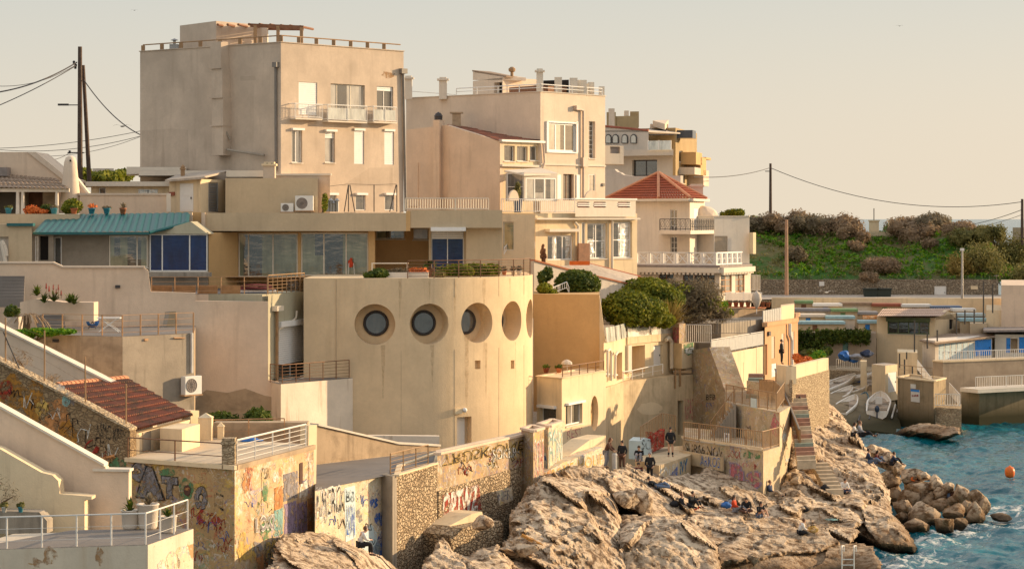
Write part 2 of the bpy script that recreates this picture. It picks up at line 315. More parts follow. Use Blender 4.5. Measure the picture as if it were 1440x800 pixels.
def fit_opening(root, f, o, name=None):
    u0, z0, u1, z1 = f.rect(*o.r); k = o.k; rec = k.get('rec', .2); kd = o.kind; fw = k.get('fw', .06)
    g = .012
    if kd in ('win', 'door_glass'):
        fr = MB(); w0, w1 = -rec+g, -rec+.08
        f.box(fr, u0+g, z0+g, u0+fw, z1-g, w0, w1); f.box(fr, u1-fw, z0+g, u1-g, z1-g, w0, w1)
        f.box(fr, u0+fw, z1-fw, u1-fw, z1-g, w0, w1); f.box(fr, u0+fw, z0+g, u1-fw, z0+fw, w0, w1)
        for c in k.get('at', [i/k.get('cols', 1) for i in range(1, k.get('cols', 1))]):
            u = u0+(u1-u0)*c; f.box(fr, u-fw*.45, z0+fw, u+fw*.45, z1-fw, w0, w1-.01)
        nr = k.get('rows', 1)
        for i in range(1, nr): z = z0+(z1-z0)*i/nr; f.box(fr, u0+fw, z-fw*.3, u1-fw, z+fw*.3, w0, w1-.02)
        fo = fr.build(k.get('name', 'window'), k.get('frame', 'white_paint'), root)
        pn = MB(); f.box(pn, u0+fw*.8, z0+fw*.8, u1-fw*.8, z1-fw*.8, w0+.015, w0+.03); pn.build('pane', k.get('pane', 'glass_dark'), fo)
        if u1-u0 > .75 and k.get('pane') in ('glass_pale', 'glass_grey', 'glass_curtain', 'glass_sea'):
            for q_ in range(1 if u1-u0 < 2 else 3):
                a_ = u0+fw+(u1-u0-2*fw)*R.uniform(.02, .8); b_ = min(u1-fw, a_+(u1-u0)*R.uniform(.08, .3)); c_ = z0+fw if R.random() < .7 else z0+(z1-z0)*R.uniform(.3, .6)
                if b_-a_ > .1: dk = MB(); f.box(dk, a_, c_, b_, z1-fw, w0+.0305+.002*q_, w0+.032+.002*q_); dk.build('dark_room_strip', 'glass_dark', fo)  # dark strips laid on the pane stand in for the unlit room
        sh = k.get('sh', 0)
        if sh:
            sb = MB(); nz = max(2, int((z1-z0)*sh/.12)); zz = z1-(z1-z0)*sh
            for i in range(nz): a = zz+(z1-zz)*i/nz; f.box(sb, u0+.02, a+.012, u1-.02, a+(z1-zz)/nz, w1+.01, w1+.045)
            sb.build('roller_shutter', 'shutter_white', fo)
        if k.get('boxh', 0):
            sb = MB(); f.box(sb, u0-.05, z1-.02, u1+.05, z1+k['boxh'], -.02, .22); sb.build('shutter_box', k.get('boxm', 'shutter_white'), fo)
        if k.get('sill', 1): sl = MB(); f.box(sl, u0-.05, z0-.07, u1+.05, z0-.002, -.02, .08); sl.build('sill', k.get('sillm', 'ledge_white'), fo)
    elif kd == 'shutter':
        sb = MB(); n_ = max(3, int((z1-z0)/.13))
        f.box(sb, u0+g, z0+g, u1-g, z1-g, -rec+.01, -.07)
        for i in range(n_): a = z0+(z1-z0)*i/n_; f.box(sb, u0+.02, a+.015, u1-.02, a+(z1-z0)/n_-.01, -.07, -.045)
        so = sb.build(k.get('name', 'shutter'), k.get('m', 'shutter_white'), root)
        if k.get('boxh', .15): b = MB(); f.box(b, u0-.04, z1, u1+.04, z1+k.get('boxh', .15), -.01, .1); b.build('shutter_box', 'shutter_white', so)
    elif kd == 'door':
        b = MB(); f.box(b, u0+g, z0+g, u1-g, z1-g, -rec+.01, -rec+.07); n_ = k.get('panels', 2)
        for i in range(n_):
            a = z0+(z1-z0)*(i+.12)/n_; c = z0+(z1-z0)*(i+.88)/n_; f.box(b, u0+(u1-u0)*.15, a, u1-(u1-u0)*.15, c, -rec+.07, -rec+.09)
        do = b.build('door', k.get('m', 'white_paint'), root)
        h = MB(); hu = u1-(u1-u0)*.14; f.box(h, hu-.03, z0+(z1-z0)*.45, hu+.03, z0+(z1-z0)*.52, -rec+.09, -rec+.14); h.build('handle', 'dark_metal', do)
    elif kd == 'louvre':
        b = MB(); n_ = int((z1-z0)/.1)
        for i in range(n_):
            a = z0+(z1-z0)*i/n_; b.obox(f.L3((u0+u1)/2, a+.05, -rec*.5), f.u*(u1-u0)*.47, f.n*.05+Vector((0,0,-.03)), Vector((0,0,.008)))
        f.box(b, u0+.01, z0+.01, u0+.07, z1-.01, -rec+.02, -.01); f.box(b, u1-.07, z0+.01, u1-.01, z1-.01, -rec+.02, -.01); b.build('louvre', k.get('m', 'louvre'), root)
    elif kd == 'void':
        b = MB(); f.box(b, u0+g, z0+g, u1-g, z1-g, -rec+.01, -rec+.03); b.build('recess', k.get('m', 'dark_void'), root)
def block(root, pts, z1, z0, mat, ops=None, depth=8, name='wall', roof=None, back=None, cop=None, coph=.12):
    ops = ops or {}; V = [XY(*p) for p in pts]
    if back: V += [XY(*p) for p in back]
    elif len(pts) == 3: V.append(V[0]+V[2]-V[1])
    else:                                              # the unseen back follows the line of sight of the street
        V += [V[-1]*((V[-1].y+depth)/V[-1].y), V[0]*((V[0].y+depth)/V[0].y)]
    mb = MB(); facs = []
    for i in range(len(V)):
        j = (i+1) % len(V)
        if i < len(pts)-1:
            f = Fac(pts[i], pts[i+1]); facs.append(f); rs = []
            for o in ops.get(i, []): r = f.rect(*o.r); rs.append((*r, o.k.get('rec', .2)))
            holes(mb, f, z0, z1, rs)
        else: a, b = V[i], V[j]; mb.poly([(a.x,a.y,z0),(b.x,b.y,z0),(b.x,b.y,z1),(a.x,a.y,z1)])
    mb.poly([(v.x,v.y,z1) for v in V]); mb.poly([(v.x,v.y,z0) for v in V][::-1])
    w = mb.build(name, mat, root)
    for i, f in enumerate(facs):
        for o in ops.get(i, []): fit_opening(root, f, o)
    if roof: m2 = MB(); m2.poly([(v.x,v.y,z1+.006) for v in V]); m2.build('roof', roof, root)
    if cop:
        cb = MB(); n = len(V); cen = sum(V, Vector())/n
        for i in range(n):
            a, b = V[i], V[(i+1) % n]; u = (b-a).normalized(); nn = Vector((u.y,-u.x,0))
            cb.obox((a+b)/2+Vector((0,0,z1+coph/2))-nn*.06, u*((b-a).length/2+.05-(.001*i)), nn*.13, Vector((0,0,coph/2+.002*i)))
        cb.build('coping', cop, root)
    return w, facs, V
def bld(name, label, cat, pts, z1, z0, mat, ops=None, group=None, **k):
    V = [XY(*p) for p in pts]; c = sum(V, Vector())/len(V); r = thing(name, label, cat, (c.x, c.y, z0), group)
    w, facs, V = block(r, pts, z1, z0, mat, ops, **k); return r, facs, V
def polybld(name, label, cat, f, pts, th, mat, group=None, cope=None, copew=.1):
    c = f.pt(sum(p[0] for p in pts)/len(pts), max(p[1] for p in pts)); r = thing(name, label, cat, c, group)
    mb = MB(); f.poly(mb, pts, th); mb.build('wall', mat, r)
    if cope:
        m2 = MB()
        for (a, b) in zip(cope[0], cope[0][1:]):
            A, B = f.pt(*a), f.pt(*b); u = (B-A); up = Vector((0,0,1)) if abs(u.normalized().z) < .9 else f.u
            m2.obox((A+B)/2-f.n*th/2+up*.045, u/2, f.n*(th/2+copew), up*.05)
        m2.build('coping', cope[1], r)
    return r
def rail(label, pts, h=1.0, mat='rail_white', posts=None, step=1.3, bars=3, vert=False, group=None, pr=.03, tr=.03, br=.012, name='railing', cat='railing', vstep=.14, fill=None, lowz=.08):
    """pts: world base points"""
    pts = [Vector(p) for p in pts]; up = Vector((0,0,1)); r = thing(name, label, cat, pts[0], group)
    hr = MB().path([p+up*h for p in pts], tr, 6); hr.build('handrail', mat, r)
    for a, b in zip(pts, pts[1:]):
        L = (b-a).length; n = max(1, round(L/step))
        for i in range(n+(1 if b is pts[-1] else 0)):
            p = a.lerp(b, i/n); MB().tube(p, p+up*(h-tr*.5), pr, 6).build('post', mat, r)
        if vert:
            lo = MB().tube(a+up*lowz, b+up*lowz, br*1.2, 5); lo.build('bottom_rail', mat, r); nv = int(L/vstep)
            for i in range(1, nv):
                p = a.lerp(b, i/nv); MB().tube(p+up*lowz, p+up*(h-tr), br, 4).build('baluster', mat, r)
        elif fill is None:
            for k in range(bars):
                z = h*(k+.6)/(bars+.6); MB().tube(a+up*z, b+up*z, br, 5).build('bar', mat, r)
        if fill:
            u = (b-a).normalized(); MB().prism([a+u*.05+up*.1, b-u*.05+up*.1, b-u*.05+up*(h-.06), a+u*.05+up*(h-.06)], Vector((u.y,-u.x,0))*.02).build('infill_panel', fill, r)
    return r
def pipe(parent, f, pts, r=.06, mat='pipe_grey', w=.1, name='downpipe'):
    return MB().path([f.pt(x, y, w) for x, y in pts], r, 8).build(name, mat, parent)
def corr(mb, A, B, C, Dd, n, amp=.05, rows=1, drop=.0, sub=6):
    """corrugated sheet: A-B upper edge, Dd-C lower edge; ridges run from upper to lower"""
    A, B, C, Dd = map(Vector, (A, B, C, Dd)); nn = (B-A).cross(Dd-A).normalized()
    if nn.z < 0: nn = -nn
    k = len(mb.v); m = n*sub
    for j in range(rows+1):
        for s_ in (0, 1):
            if (j == 0 and s_ == 0) or (j == rows and s_ == 1): continue
            t = j/rows; off = drop if s_ == 0 else 0
            for i in range(m+1): q = i/m; p = A.lerp(B, q).lerp(Dd.lerp(C, q), t); mb.v.append(p+nn*(amp*abs(math.sin(math.pi*n*q))+off))
    L = 2*rows
    for j in range(L-1):
        for i in range(m): a = k+j*(m+1)+i; mb.f.append([a, a+1, a+m+2, a+m+1])
    return mb
def font_mesh(s, off=0.0):
    c = bpy.data.curves.new('lettering', 'FONT'); c.body = s; c.offset = off; c.resolution_u = 3
    o = bpy.data.objects.new('lettering', c); col.objects.link(o); dg = bpy.context.evaluated_depsgraph_get(); dg.update()
    me = bpy.data.meshes.new_from_object(o.evaluated_get(dg)); vs = [v.co.copy() for v in me.vertices]; fs = [list(p.vertices) for p in me.polygons]
    bpy.data.objects.remove(o); bpy.data.meshes.remove(me); return vs, fs
def letters(root, f, s, x0, y0, x1, y1, mat, off=.03, out=None, w=.012, tilt=0, name='graffiti', wav=0, outoff=.05):
    P0, P1, P2 = f.pt(x0, y1), f.pt(x1, y1+tilt), f.pt(x0, y0)
    for lay, (o_, m_, ww) in enumerate(((off+outoff, out, w), (off, mat, w+.008))):
        if m_ is None: continue
        vs, fs = font_mesh(s, o_); xs = [v.x for v in vs]; ys = [v.y for v in vs]
        if not xs: return
        b0, b1 = font_mesh(s, off)[0], 0; xs = [v.x for v in b0]; ys = [v.y for v in b0]
        mb = MB(); V = []
        for v in vs:
            a = (v.x-min(xs))/(max(xs)-min(xs)+1e-6); b = (v.y-min(ys))/(max(ys)-min(ys)+1e-6)
            a += .03*noise.noise(Vector((a*6, b*4, x0))); b += .09*noise.noise(Vector((a*7, b*5, y0+3)))
            V.append(P0+(P1-P0)*a+(P2-P0)*b+f.n*ww)
        mb.mesh(V, fs); mb.build(name, m_, root)
def blobpatch(root, f, pts, mat, w=.012, name='graffiti', label=None):
    mb = MB(); mb.poly([f.pt(x, y, w) for x, y in pts]); return mb.build(name, mat, root, label=label)
def ragged(cx, cy, rx, ry, n=14, seed=0, amp=.25):
    rr = random.Random(seed); return [(cx+rx*(1+rr.uniform(-amp, amp))*math.cos(2*math.pi*i/n), cy+ry*(1+rr.uniform(-amp, amp))*math.sin(2*math.pi*i/n)) for i in range(n)]
def scribble(root, f, cx, cy, rx, ry, mat, seed=0, n=10, r=.03, name='graffiti'):
    rr = random.Random(seed); pts = [f.pt(cx+rx*rr.uniform(-1,1)*.3+rx*(2*i/n-1)*.8, cy+ry*rr.uniform(-1,1), .02) for i in range(n+1)]
    return MB().path(pts, r, 4).build(name, mat, root)
# foliage
def leaves(mb, ells, n, size=.12, seed=0, shell=.55, ar=.55, up=.3):
    rr = np.random.RandomState(seed); vol = [e[3]*e[4]*e[5] for e in ells]; tot = sum(v**.67 for v in vol); V = []; F_ = []
    for e, v in zip(ells, vol):
        k = max(4, int(n*v**.67/tot)); d = rr.normal(size=(k,3)); d /= np.linalg.norm(d, axis=1)[:,None]+1e-9
        rad = shell+(1.08-shell)*rr.rand(k)**.6
        c = np.array(e[:3])+d*rad[:,None]*np.array(e[3:6])
        nrm = d+rr.normal(size=(k,3))*.7+np.array([0,0,up]); nrm /= np.linalg.norm(nrm, axis=1)[:,None]
        t = np.cross(nrm, rr.normal(size=(k,3))); t /= np.linalg.norm(t, axis=1)[:,None]+1e-9; b = np.cross(nrm, t)
        s = size*(.6+.8*rr.rand(k))[:,None]
        for q in (c-t*s, c+b*s*ar, c+t*s, c-b*s*ar): V.append(q)
        m = len(mb.v); arr = np.stack([V[-4],V[-3],V[-2],V[-1]], 1).reshape(-1,3)
        mb.v += [Vector(x) for x in arr]; mb.f += [[m+4*i, m+4*i+1, m+4*i+2, m+4*i+3] for i in range(k)]
    return mb
def bush(name, label, cat, ells, n, mat, size=.12, seed=0, group=None, core=True, corem=None, trunk=None, shell=.55, base=None, ar=.55):
    c = Vector(base) if base else Vector((ells[0][0], ells[0][1], min(e[2]-e[5] for e in ells)))
    r = thing(name, label, cat, c, group); mb = leaves(MB(), ells, n, size, seed, shell, ar)
    if core:
        for i, e in enumerate(ells): mb.blob(e[:3], (e[3]*.72, e[4]*.72, e[5]*.72), seed+i, .5, 2)
    mb.build('foliage', mat, r)
    rr = random.Random(seed); tb = MB()
    for i, e in enumerate(ells[:6]):
        p = Vector(e[:3]); q = c+Vector((rr.uniform(-.15,.15), rr.uniform(-.15,.15), -.15)); m_ = q.lerp(p, .5)+Vector((rr.uniform(-.2,.2), rr.uniform(-.2,.2), 0))
        tb.tube(q, m_, .07, 6, .05).tube(m_, p, .05, 6, .02)
    tb.build('trunk', 'stem', r); return r
def pxell(px, py, d, rx, rz, ry=None): p = P(px, py, d); k = d/FL; return (p.x, p.y, p.z, rx*k, ry if ry is not None else rx*k, rz*k)
def spiky(mb, c, n, L, seed=0, w=.06, spread=1.0, droop=.2):
    rr = random.Random(seed); c = Vector(c)
    for i in range(n):
        a = rr.uniform(0, 2*math.pi); e = rr.uniform(.25, 1.4)
        d = Vector((math.cos(a)*math.cos(e)*spread, math.sin(a)*math.cos(e)*spread, math.sin(e))); l = L*rr.uniform(.6, 1.1)
        s = d.cross(Vector((0,0,1))).normalized()*w; m_ = c+d*l*.55+Vector((0,0,.02)); t = c+d*l-Vector((0,0,droop*l))
        mb.mesh([c-s*.6, c+s*.6, m_+s, m_-s, t], [(0,1,2,3), (3,2,4)])
    return mb
def pot(name, label, base, r=.18, h=.35, mat='terracotta', plant='dark_leaf', kind='leaf', ph=.4, group=None, seed=0):
    t = thing(name, label, 'potted plant', base, group); b = Vector(base)
    MB().lathe(b, [(r*.65,0),(r*.95,h*.85),(r*1.08,h*.86),(r*1.08,h),(r*.85,h),(r*.8,h*.9)], 12).build('pot', mat, t, True)
    mb = MB(); c = b+Vector((0,0,h*.9))
    if kind == 'spiky': spiky(mb, c, 26, ph, seed, .05)
    else: leaves(mb, [(c.x, c.y, c.z+ph*.45, r*1.3, r*1.3, ph*.55)], 90, .08, seed, .2)
    mb.build('plant', plant, t); return t
def acunit(label, c, u, n, w=1.0, h=.8, bracket=True):
    t = thing('air_conditioner', label, 'air conditioner', c-Vector((0,0,h/2)), 'outdoor air conditioning units'); up = Vector((0,0,1))
    b = MB().obox(c, u*w/2, n*.18, up*h/2).build('casing', 'plate_white', t, bevel=.02)
    fc = c-u*w*.12+n*.19; k = h*.36
    ring = MB(); pts = [fc+(u*math.cos(q)+up*math.sin(q))*k for q in (2*math.pi*i/20 for i in range(21))]; ring.path(pts, .02, 4)
    for j in (.33, .66): ring.path([fc+(u*math.cos(q)+up*math.sin(q))*k*j for q in (2*math.pi*i/16 for i in range(17))], .01, 4)
    for i in range(6): q = math.pi*i/6; ring.tube(fc+(u*math.cos(q)+up*math.sin(q))*k, fc-(u*math.cos(q)+up*math.sin(q))*k, .01, 4)
    ring.build('grille', 'pipe_grey', b)
    fm = MB(); fm.mesh([fc-n*.005+(u*math.cos(q)+up*math.sin(q))*k*.95 for q in (2*math.pi*i/20 for i in range(20))], [list(range(20))]); fm.build('fan', 'roof_grey', t)
    if bracket: MB().obox(c-up*(h/2+.03), u*w*.55, n*.2, up*.025).build('bracket', 'rail_rust', t)
    return t
def chimney(parent, px, y0, y1, d, w=.6, mat='pale_pink', cap='pale_pink', name='chimney', dp=None, flare=1.25):
    c = XY(px, d); z0, z1 = Z(y1, d), Z(y0, d); dp = dp or w
    b = MB(); d = c.y; b.box(c.x-w/2, d-dp/2, z0, c.x+w/2, d+dp/2, z1-.25); o = b.build(name, mat, parent)
    b = MB(); b.box(c.x-w/2*flare, d-dp/2*flare, z1-.25, c.x+w/2*flare, d+dp/2*flare, z1-.12); b.box(c.x-w/2*.9, d-dp*.45, z1-.12, c.x+w/2*.9, d+dp*.45, z1); b.build('chimney_cap', cap, o); return o
# ================================================================ LEFT: foreground terrace
t, fs, V = bld('terrace', 'low foreground terrace block with peeling plaster at the bottom left corner', 'terrace', [(-60,80.6),(208,82),(272,86.3)], 6.74, -1, 'peeling_white')
MB().poly([(V[0].x,V[0].y,6.748),(V[1].x,V[1].y,6.748),(V[2].x,V[2].y,6.748),(V[3].x+2,V[3].y+1,6.748)]).build('floor', 'terrace_floor', t)
for i,(cx,cy,rx,ry) in enumerate(((70,783,9,12),(140,782,5,14),(52,790,6,8))): blobpatch(t, fs[0], ragged(cx,cy,rx,ry,12,i,.45), 'rust_stain', name='rust_patch')
for i,(cx,cy,rx,ry) in enumerate(((243,790,9,16),(258,786,10,22),(229,796,7,9))): blobpatch(t, fs[1], ragged(cx,cy,rx,ry,16,20+i,.2), 'graffiti_pale', name='bare_patch')
a, b, c = fs[0].pt(-40,769,-.12), fs[0].pt(205,766,-.12), fs[1].pt(268,745,-.12)
for p in (a,b,c): p.z = 6.75
rail('white metal railing round the foreground terrace at the bottom left', [a,b,c], 1.12, 'rail_white', step=1.3, bars=2, br=.008, pr=.035)
for i,(px,w,hh,lb) in enumerate(((183,.30,.72,'large white planter with a broad dark agave, leftmost of three on the front terrace'),(208,.36,.95,'tallest white planter with a pale agave, middle one of three on the front terrace'),(236,.30,.62,'white planter nearest the railing corner on the front terrace'))):
    d_ = 86.2 if i<2 else 85.2; base = XY(px, d_); base.z = 6.75
    q = thing('planter', lb, 'planter', base, 'white planters on the front terrace')
    MB().lathe(base, [(w*.85,0),(w,hh*.1),(w*1.12,hh*.95),(w*1.2,hh*.96),(w*1.2,hh),(w*.95,hh),(w*.9,hh*.92)], 16).build('pot', 'white_plaster', q, True)
    spiky(MB(), base+Vector((0,0,hh*.92)), 24, .62-.1*i, i, .06, 1, .1).build('agave', ['dark_leaf','grey_leaf','dark_leaf'][i], q)
# stair wall behind the front terrace
f = Fac((-60,90.5),(183,90))
r = polybld('stair_wall', 'pinkish stair wall with white sloping coping above the front terrace', 'wall', f, [(-60,545),(0,574),(148,656),(150,662),(181,664),(181,790),(-60,790)], .5, 'pink_plaster', cope=([(-60,541),(0,573),(147,655)],'ledge_white'))
MB().obox((f.pt(131,662)+f.pt(183,663))/2-f.n*.25+Vector((0,0,.05)), (f.pt(183,663)-f.pt(131,662))/2, f.n*.33, Vector((0,0,.05))).build('ledge', 'ledge_white', r)
f = Fac((-60,89.1),(183,88.8))
polybld('low_wall', 'thick rough plinth wall stepping down against the stair wall', 'wall', f, [(-60,610),(0,631),(58,664),(74,668),(82,676),(84,694),(129,698),(129,702),(119,703),(119,760),(-60,760)], .8, 'cream')
f = Fac((-60,87.8),(70,87.5))
polybld('kerb_ledge', 'low concrete ledge under the plant pots at the far left', 'ledge', f, [(-60,716),(55,720),(66,732),(66,750),(-60,750)], .8, 'concrete')
for px,lb,m in ((6,'small white flower pot at the far left edge beside the blue pot','white_paint'),(29,'small turquoise pot on the ledge of the front terrace','blue_pot')):
    p = P(px,720,87.3); pot('plant_pot', lb, p, .11, .22, m, 'olive_leaf', ph=.18)
bush('dry_bush','wispy grey shrub hanging against the wall at the left picture edge','shrub',[pxell(-2,690,88,26,22,.6),pxell(18,698,88,12,9,.3)],260,'grey_leaf',.10,3,core=False,shell=.1,ar=.12)
# ================================================================ sloping graffiti wall
f = Fac((-60,100.5),(182,98.2)); W1=f
r = polybld('graffiti_wall', 'old stone wall with sloping top and ochre face graffiti on the left', 'wall', f, [(-60,483),(0,511),(60,541),(120,572),(183,606),(183,800),(-60,800)], .6, 'graffiti_stone', cope=([(-60,481),(0,510),(60,540),(120,571),(183,605)],'rubble_fine'))
for i,(cx,cy,rx,ry,m) in enumerate(((18,553,18,26,'ochre_spray'),(48,565,16,30,'ochre_spray'),(78,590,20,30,'orange_spray'),(60,575,10,12,'yellow_spray'),(95,618,14,26,'ochre_spray'),(8,548,10,14,'red_spray'),(100,560,8,10,'grey_spray'),(84,545,8,5,'white_spray'),(93,563,6,9,'cyan_spray'))):
    blobpatch(r, f, ragged(cx,cy,rx,ry,18,40+i,.16), m, w=.012+.003*i)
for i in range(12): scribble(r, f, 12+i*13, 545+i*8, 12, 14, ['black_spray','black_spray','white_spray'][i%3], 60+i, 7, .02)
ring=[f.pt(134+15*math.cos(q),634+16*math.sin(q),.02) for q in (2*math.pi*i/18 for i in range(14))]; MB().path(ring,.035,5).build('graffiti','red_spray',r)
MB().path([f.pt(130,640,.02),f.pt(138,628,.02),f.pt(136,636,.02)],.08,5).build('graffiti','red_spray',r)
MB().path([f.pt(143,645,.02),f.pt(162,641,.02),f.pt(152,650,.02)],.09,5).build('graffiti','orange_spray',r)
blobpatch(r,f,ragged(163,652,14,9,12,5,.2),'green_spray',w=.02)
letters(r,f,'ASMO KREY',136,592,178,612,'black_spray',.0,None,.03,14)
# wire fence on the wall
r = thing('wire_fence','thin posts with slack wires along the top of the sloping stone wall','fence',f.pt(90,556))
tops=[(3,447),(58,465),(115,502),(173,540)]; bots=[(3,513),(58,540),(116,571),(173,602)]
for (a,b),(c,d_) in zip(tops,bots): MB().tube(f.pt(c,d_+2,-.3),f.pt(a,b,-.3),.035,6).build('post','rail_tan',r)
for k in range(4):
    for i in range(3):
        A=f.pt(bots[i][0],bots[i][1]+(tops[i][1]-bots[i][1])*(k+1)/4.5,-.3); B=f.pt(bots[i+1][0],bots[i+1][1]+(tops[i+1][1]-bots[i+1][1])*(k+1)/4.5,-.3); MB().tube(A,B,.006,4).build('wire','rail_tan',r)
MB().tube(f.pt(0,467,-.3),f.pt(24,522,-.3),.03,6).build('brace','dark_metal',r)
bush('dry_bush','rust coloured dry bush on the stone wall top beside the left fence post','shrub',[pxell(28,508,101.5,18,17,.6)],240,'dry_leaf',.10,5,core=False,shell=.1,ar=.15)
bush('dry_bush','small rust coloured bush beside the tiled shed roof','shrub',[pxell(73,533,101.5,14,9,.5)],160,'dry_leaf',.09,6,core=False,shell=.1,ar=.15)
# ================================================================ sloping ramp wall
f = Fac((-60,112.5),(200,110))
polybld('ramp_wall','plain pink wall with long sloping coping behind the tiled shed','wall',f,[(-60,430),(0,462),(140,532),(215,568),(215,640),(-60,640)],.5,'pink_plaster',cope=([(-60,428),(0,461),(140,531),(205,563)],'ledge_white'))
# tiled shed
r = thing('tiled_shed','small shed with a steep brown tiled roof beside the sloping graffiti wall','shed',P(220,620,103))
A,B,C,E = P(80,545,108),P(178,535,112.3),P(271,587,105),P(187,609,99)
corr(MB(),A,B,C,E,32,.15,9,.07,4).build('roof','roof_tiles' if 'roof_tiles' in M else 'terracotta',r)
mb=MB(); 
for i in range(17): p=A.lerp(B,(i+.5)/17)+Vector((0,0,.06)); u=(B-A)/17*.52; mb.tube(p-u,p+u,.22,8,.19)
mb.build('ridge_tiles','ridge_tile',r)
ff=Fac((187,99.3),(271,105.3)); mb=MB(); mb.prism([ff.pt(189,611,-.1),ff.pt(270,590,-.1),ff.pt(270,642,-.1),ff.pt(189,650,-.1)],-ff.n*.3)
g=Fac((80,108),(187,99.3)); mb.prism([g.pt(80,548,-.1),g.pt(187,612,-.1),g.pt(187,650,-.1),g.pt(80,600,-.1)],-g.n*.2)
mb.build('wall','cream',r); ff.pbox(m:=MB(),203,607,214,633,-.1,-.06); m.build('arched_niche','concrete',r)
for k,(x0,x1,y0,y1,d_,lb) in enumerate(((268,280,577,601,106,'square white pier at the lower corner of the tiled roof'),)):
    ff=Fac((x0,d_),(x1,d_+.4)); polybld('pier',lb,'pier',ff,[(x0,y0),(x1,y0),(x1,y1+25),(x0,y1+25)],.6,'cream')
# ================================================================ graffiti house
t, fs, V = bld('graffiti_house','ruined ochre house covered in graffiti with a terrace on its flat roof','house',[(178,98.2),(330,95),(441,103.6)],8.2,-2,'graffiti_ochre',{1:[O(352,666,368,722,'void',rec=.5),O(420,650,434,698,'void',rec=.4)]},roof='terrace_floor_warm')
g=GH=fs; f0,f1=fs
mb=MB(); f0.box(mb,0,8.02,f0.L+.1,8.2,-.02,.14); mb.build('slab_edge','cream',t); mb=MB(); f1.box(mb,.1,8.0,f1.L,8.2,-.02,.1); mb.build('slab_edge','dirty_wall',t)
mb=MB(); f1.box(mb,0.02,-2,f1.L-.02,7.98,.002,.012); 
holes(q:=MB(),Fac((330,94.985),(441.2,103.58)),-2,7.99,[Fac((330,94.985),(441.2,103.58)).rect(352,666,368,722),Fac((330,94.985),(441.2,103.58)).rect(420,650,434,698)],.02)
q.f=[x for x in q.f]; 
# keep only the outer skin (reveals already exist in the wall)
q.build('sunlit_painted_plaster','graffiti_lit',t)  # graffiti skin in a lighter wall tone, sunlight put into its colour
f1.pbox(m:=MB(),421,677,432,698,-.1,.02); m.build('white_board','white_spray',t)
f1.pbox(m:=MB(),421,650,425,680,-.1,.03); m.build('window_board','cloth_brown',t)
for (x0,y0,x1,y1,mt) in ((399,706,416,752,'purple_spray'),(417,706,431,748,'purple_spray'),(385,684,397,715,'orange_spray'),(385,716,397,752,'cyan_spray'),(432,700,439,748,'orange_spray'),(398,664,418,702,'grey_spray')):
    f1.pbox(m:=MB(),x0,y0,x1,y1,.013,.03); m.build('painted_panel',mt,t)
for (cx,cy,rx,ry,mt,s_) in ((388,671,5,9,'white_spray',1),(372,745,7,14,'green_spray',2),(352,775,14,14,'yellow_spray',3),(368,790,10,14,'orange_spray',4),(372,690,4,14,'green_spray',5),(377,735,8,9,'green_spray',6),(345,680,5,14,'orange_spray',9),(340,770,6,20,'yellow_spray',10),(362,770,7,12,'grey_spray',11)):
    blobpatch(t,f1,ragged(cx,cy,rx,ry,14,s_,.35),mt,w=.03+.001*s_)
letters(t,f1,'OSK',366,657,378,673,'black_spray',.0,None,.05); letters(t,f1,'MRS',345,656,355,690,'red_spray',0,None,.05); letters(t,f1,'LOKI',358,728,384,748,'grey_spray',.03,'white_spray',.06,-6); letters(t,f1,'POME',372,762,405,790,'yellow_spray',.04,'grey_spray',.06,-12)
for i in range(14): scribble(t,f1,346+(i*37%88),668+(i*53%120),8,9,['white_spray','black_spray','blue_spray','green_spray','red_spray'][i%5],80+i,7,.014)
# big grey letters on the shaded side
letters(t,f0,'O',185,650,207,676,'grey_spray',.12,'black_spray',.02,0,outoff=.06)
letters(t,f0,'A',193,656,230,698,'grey_spray',.09,'black_spray',.03,4,outoff=.05); letters(t,f0,'T',228,669,250,699,'grey_spray',.07,'black_spray',.026,3,outoff=.05); letters(t,f0,'O',274,683,292,714,'grey_spray',.08,'black_spray',.02,2,outoff=.05)
for i,(cx,cy,rx,ry,m) in enumerate(((222,656,9,6,'yellow_spray'),(236,664,12,6,'green_spray'),(282,686,10,8,'yellow_spray'),(190,668,5,16,'yellow_spray'),(262,688,10,16,'green_spray'))): blobpatch(t,f0,ragged(cx,cy,rx,ry,16,120+i,.15),m,w=.012)
blobpatch(t,f0,ragged(264,689,5,8,14,3,.1),'cloth_brown',w=.04); blobpatch(t,f0,ragged(264,687,4,2.2,10,3,.1),'orange_spray',w=.05)
letters(t,f0,'LOBEZ',302,690,315,712,'black_spray',.0,None,.03,6); 
for i in range(16): scribble(t,f0,276+(i*29%50),720+(i*41%75),9,10,['red_spray','white_spray','blue_spray','red_spray'][i%4],150+i,7,.015)
blobpatch(t,f0,ragged(284,727,7,9,10,4,.4),'red_spray',w=.03); blobpatch(t,f0,ragged(304,732,10,9,4,4,.2),'red_spray',w=.03)
# piers
c=fs[1]; t2=thing('corner_pier','weathered stone pier at the roof terrace corner of the graffiti house','pier',P(322,655,95.2)); p=P(322,650,95.4)
MB().box(p.x-.27,95.15,8.0,p.x+.27,95.8,9.3).box(p.x-.31,95.1,9.05,p.x+.31,95.86,9.16).build('shaft','rubble_fine',t2)
rail('rusty brown railing along the shaded side of the graffiti house terrace',[P(180,645,98.0).xy.to_3d()+Vector((0,0,8.21)),P(314,652,95.4).xy.to_3d()+Vector((0,0,8.21))],.86,'rail_brown',step=2.1,bars=1,pr=.035,br=.02)
rail('white metal railing along the sunlit side of the graffiti house terrace',[XY(333,95.6)+Vector((0,0,8.21)),XY(430,103)+Vector((0,0,8.21))],.98,'rail_white',step=1.75,bars=4,pr=.035,br=.014,tr=.04)
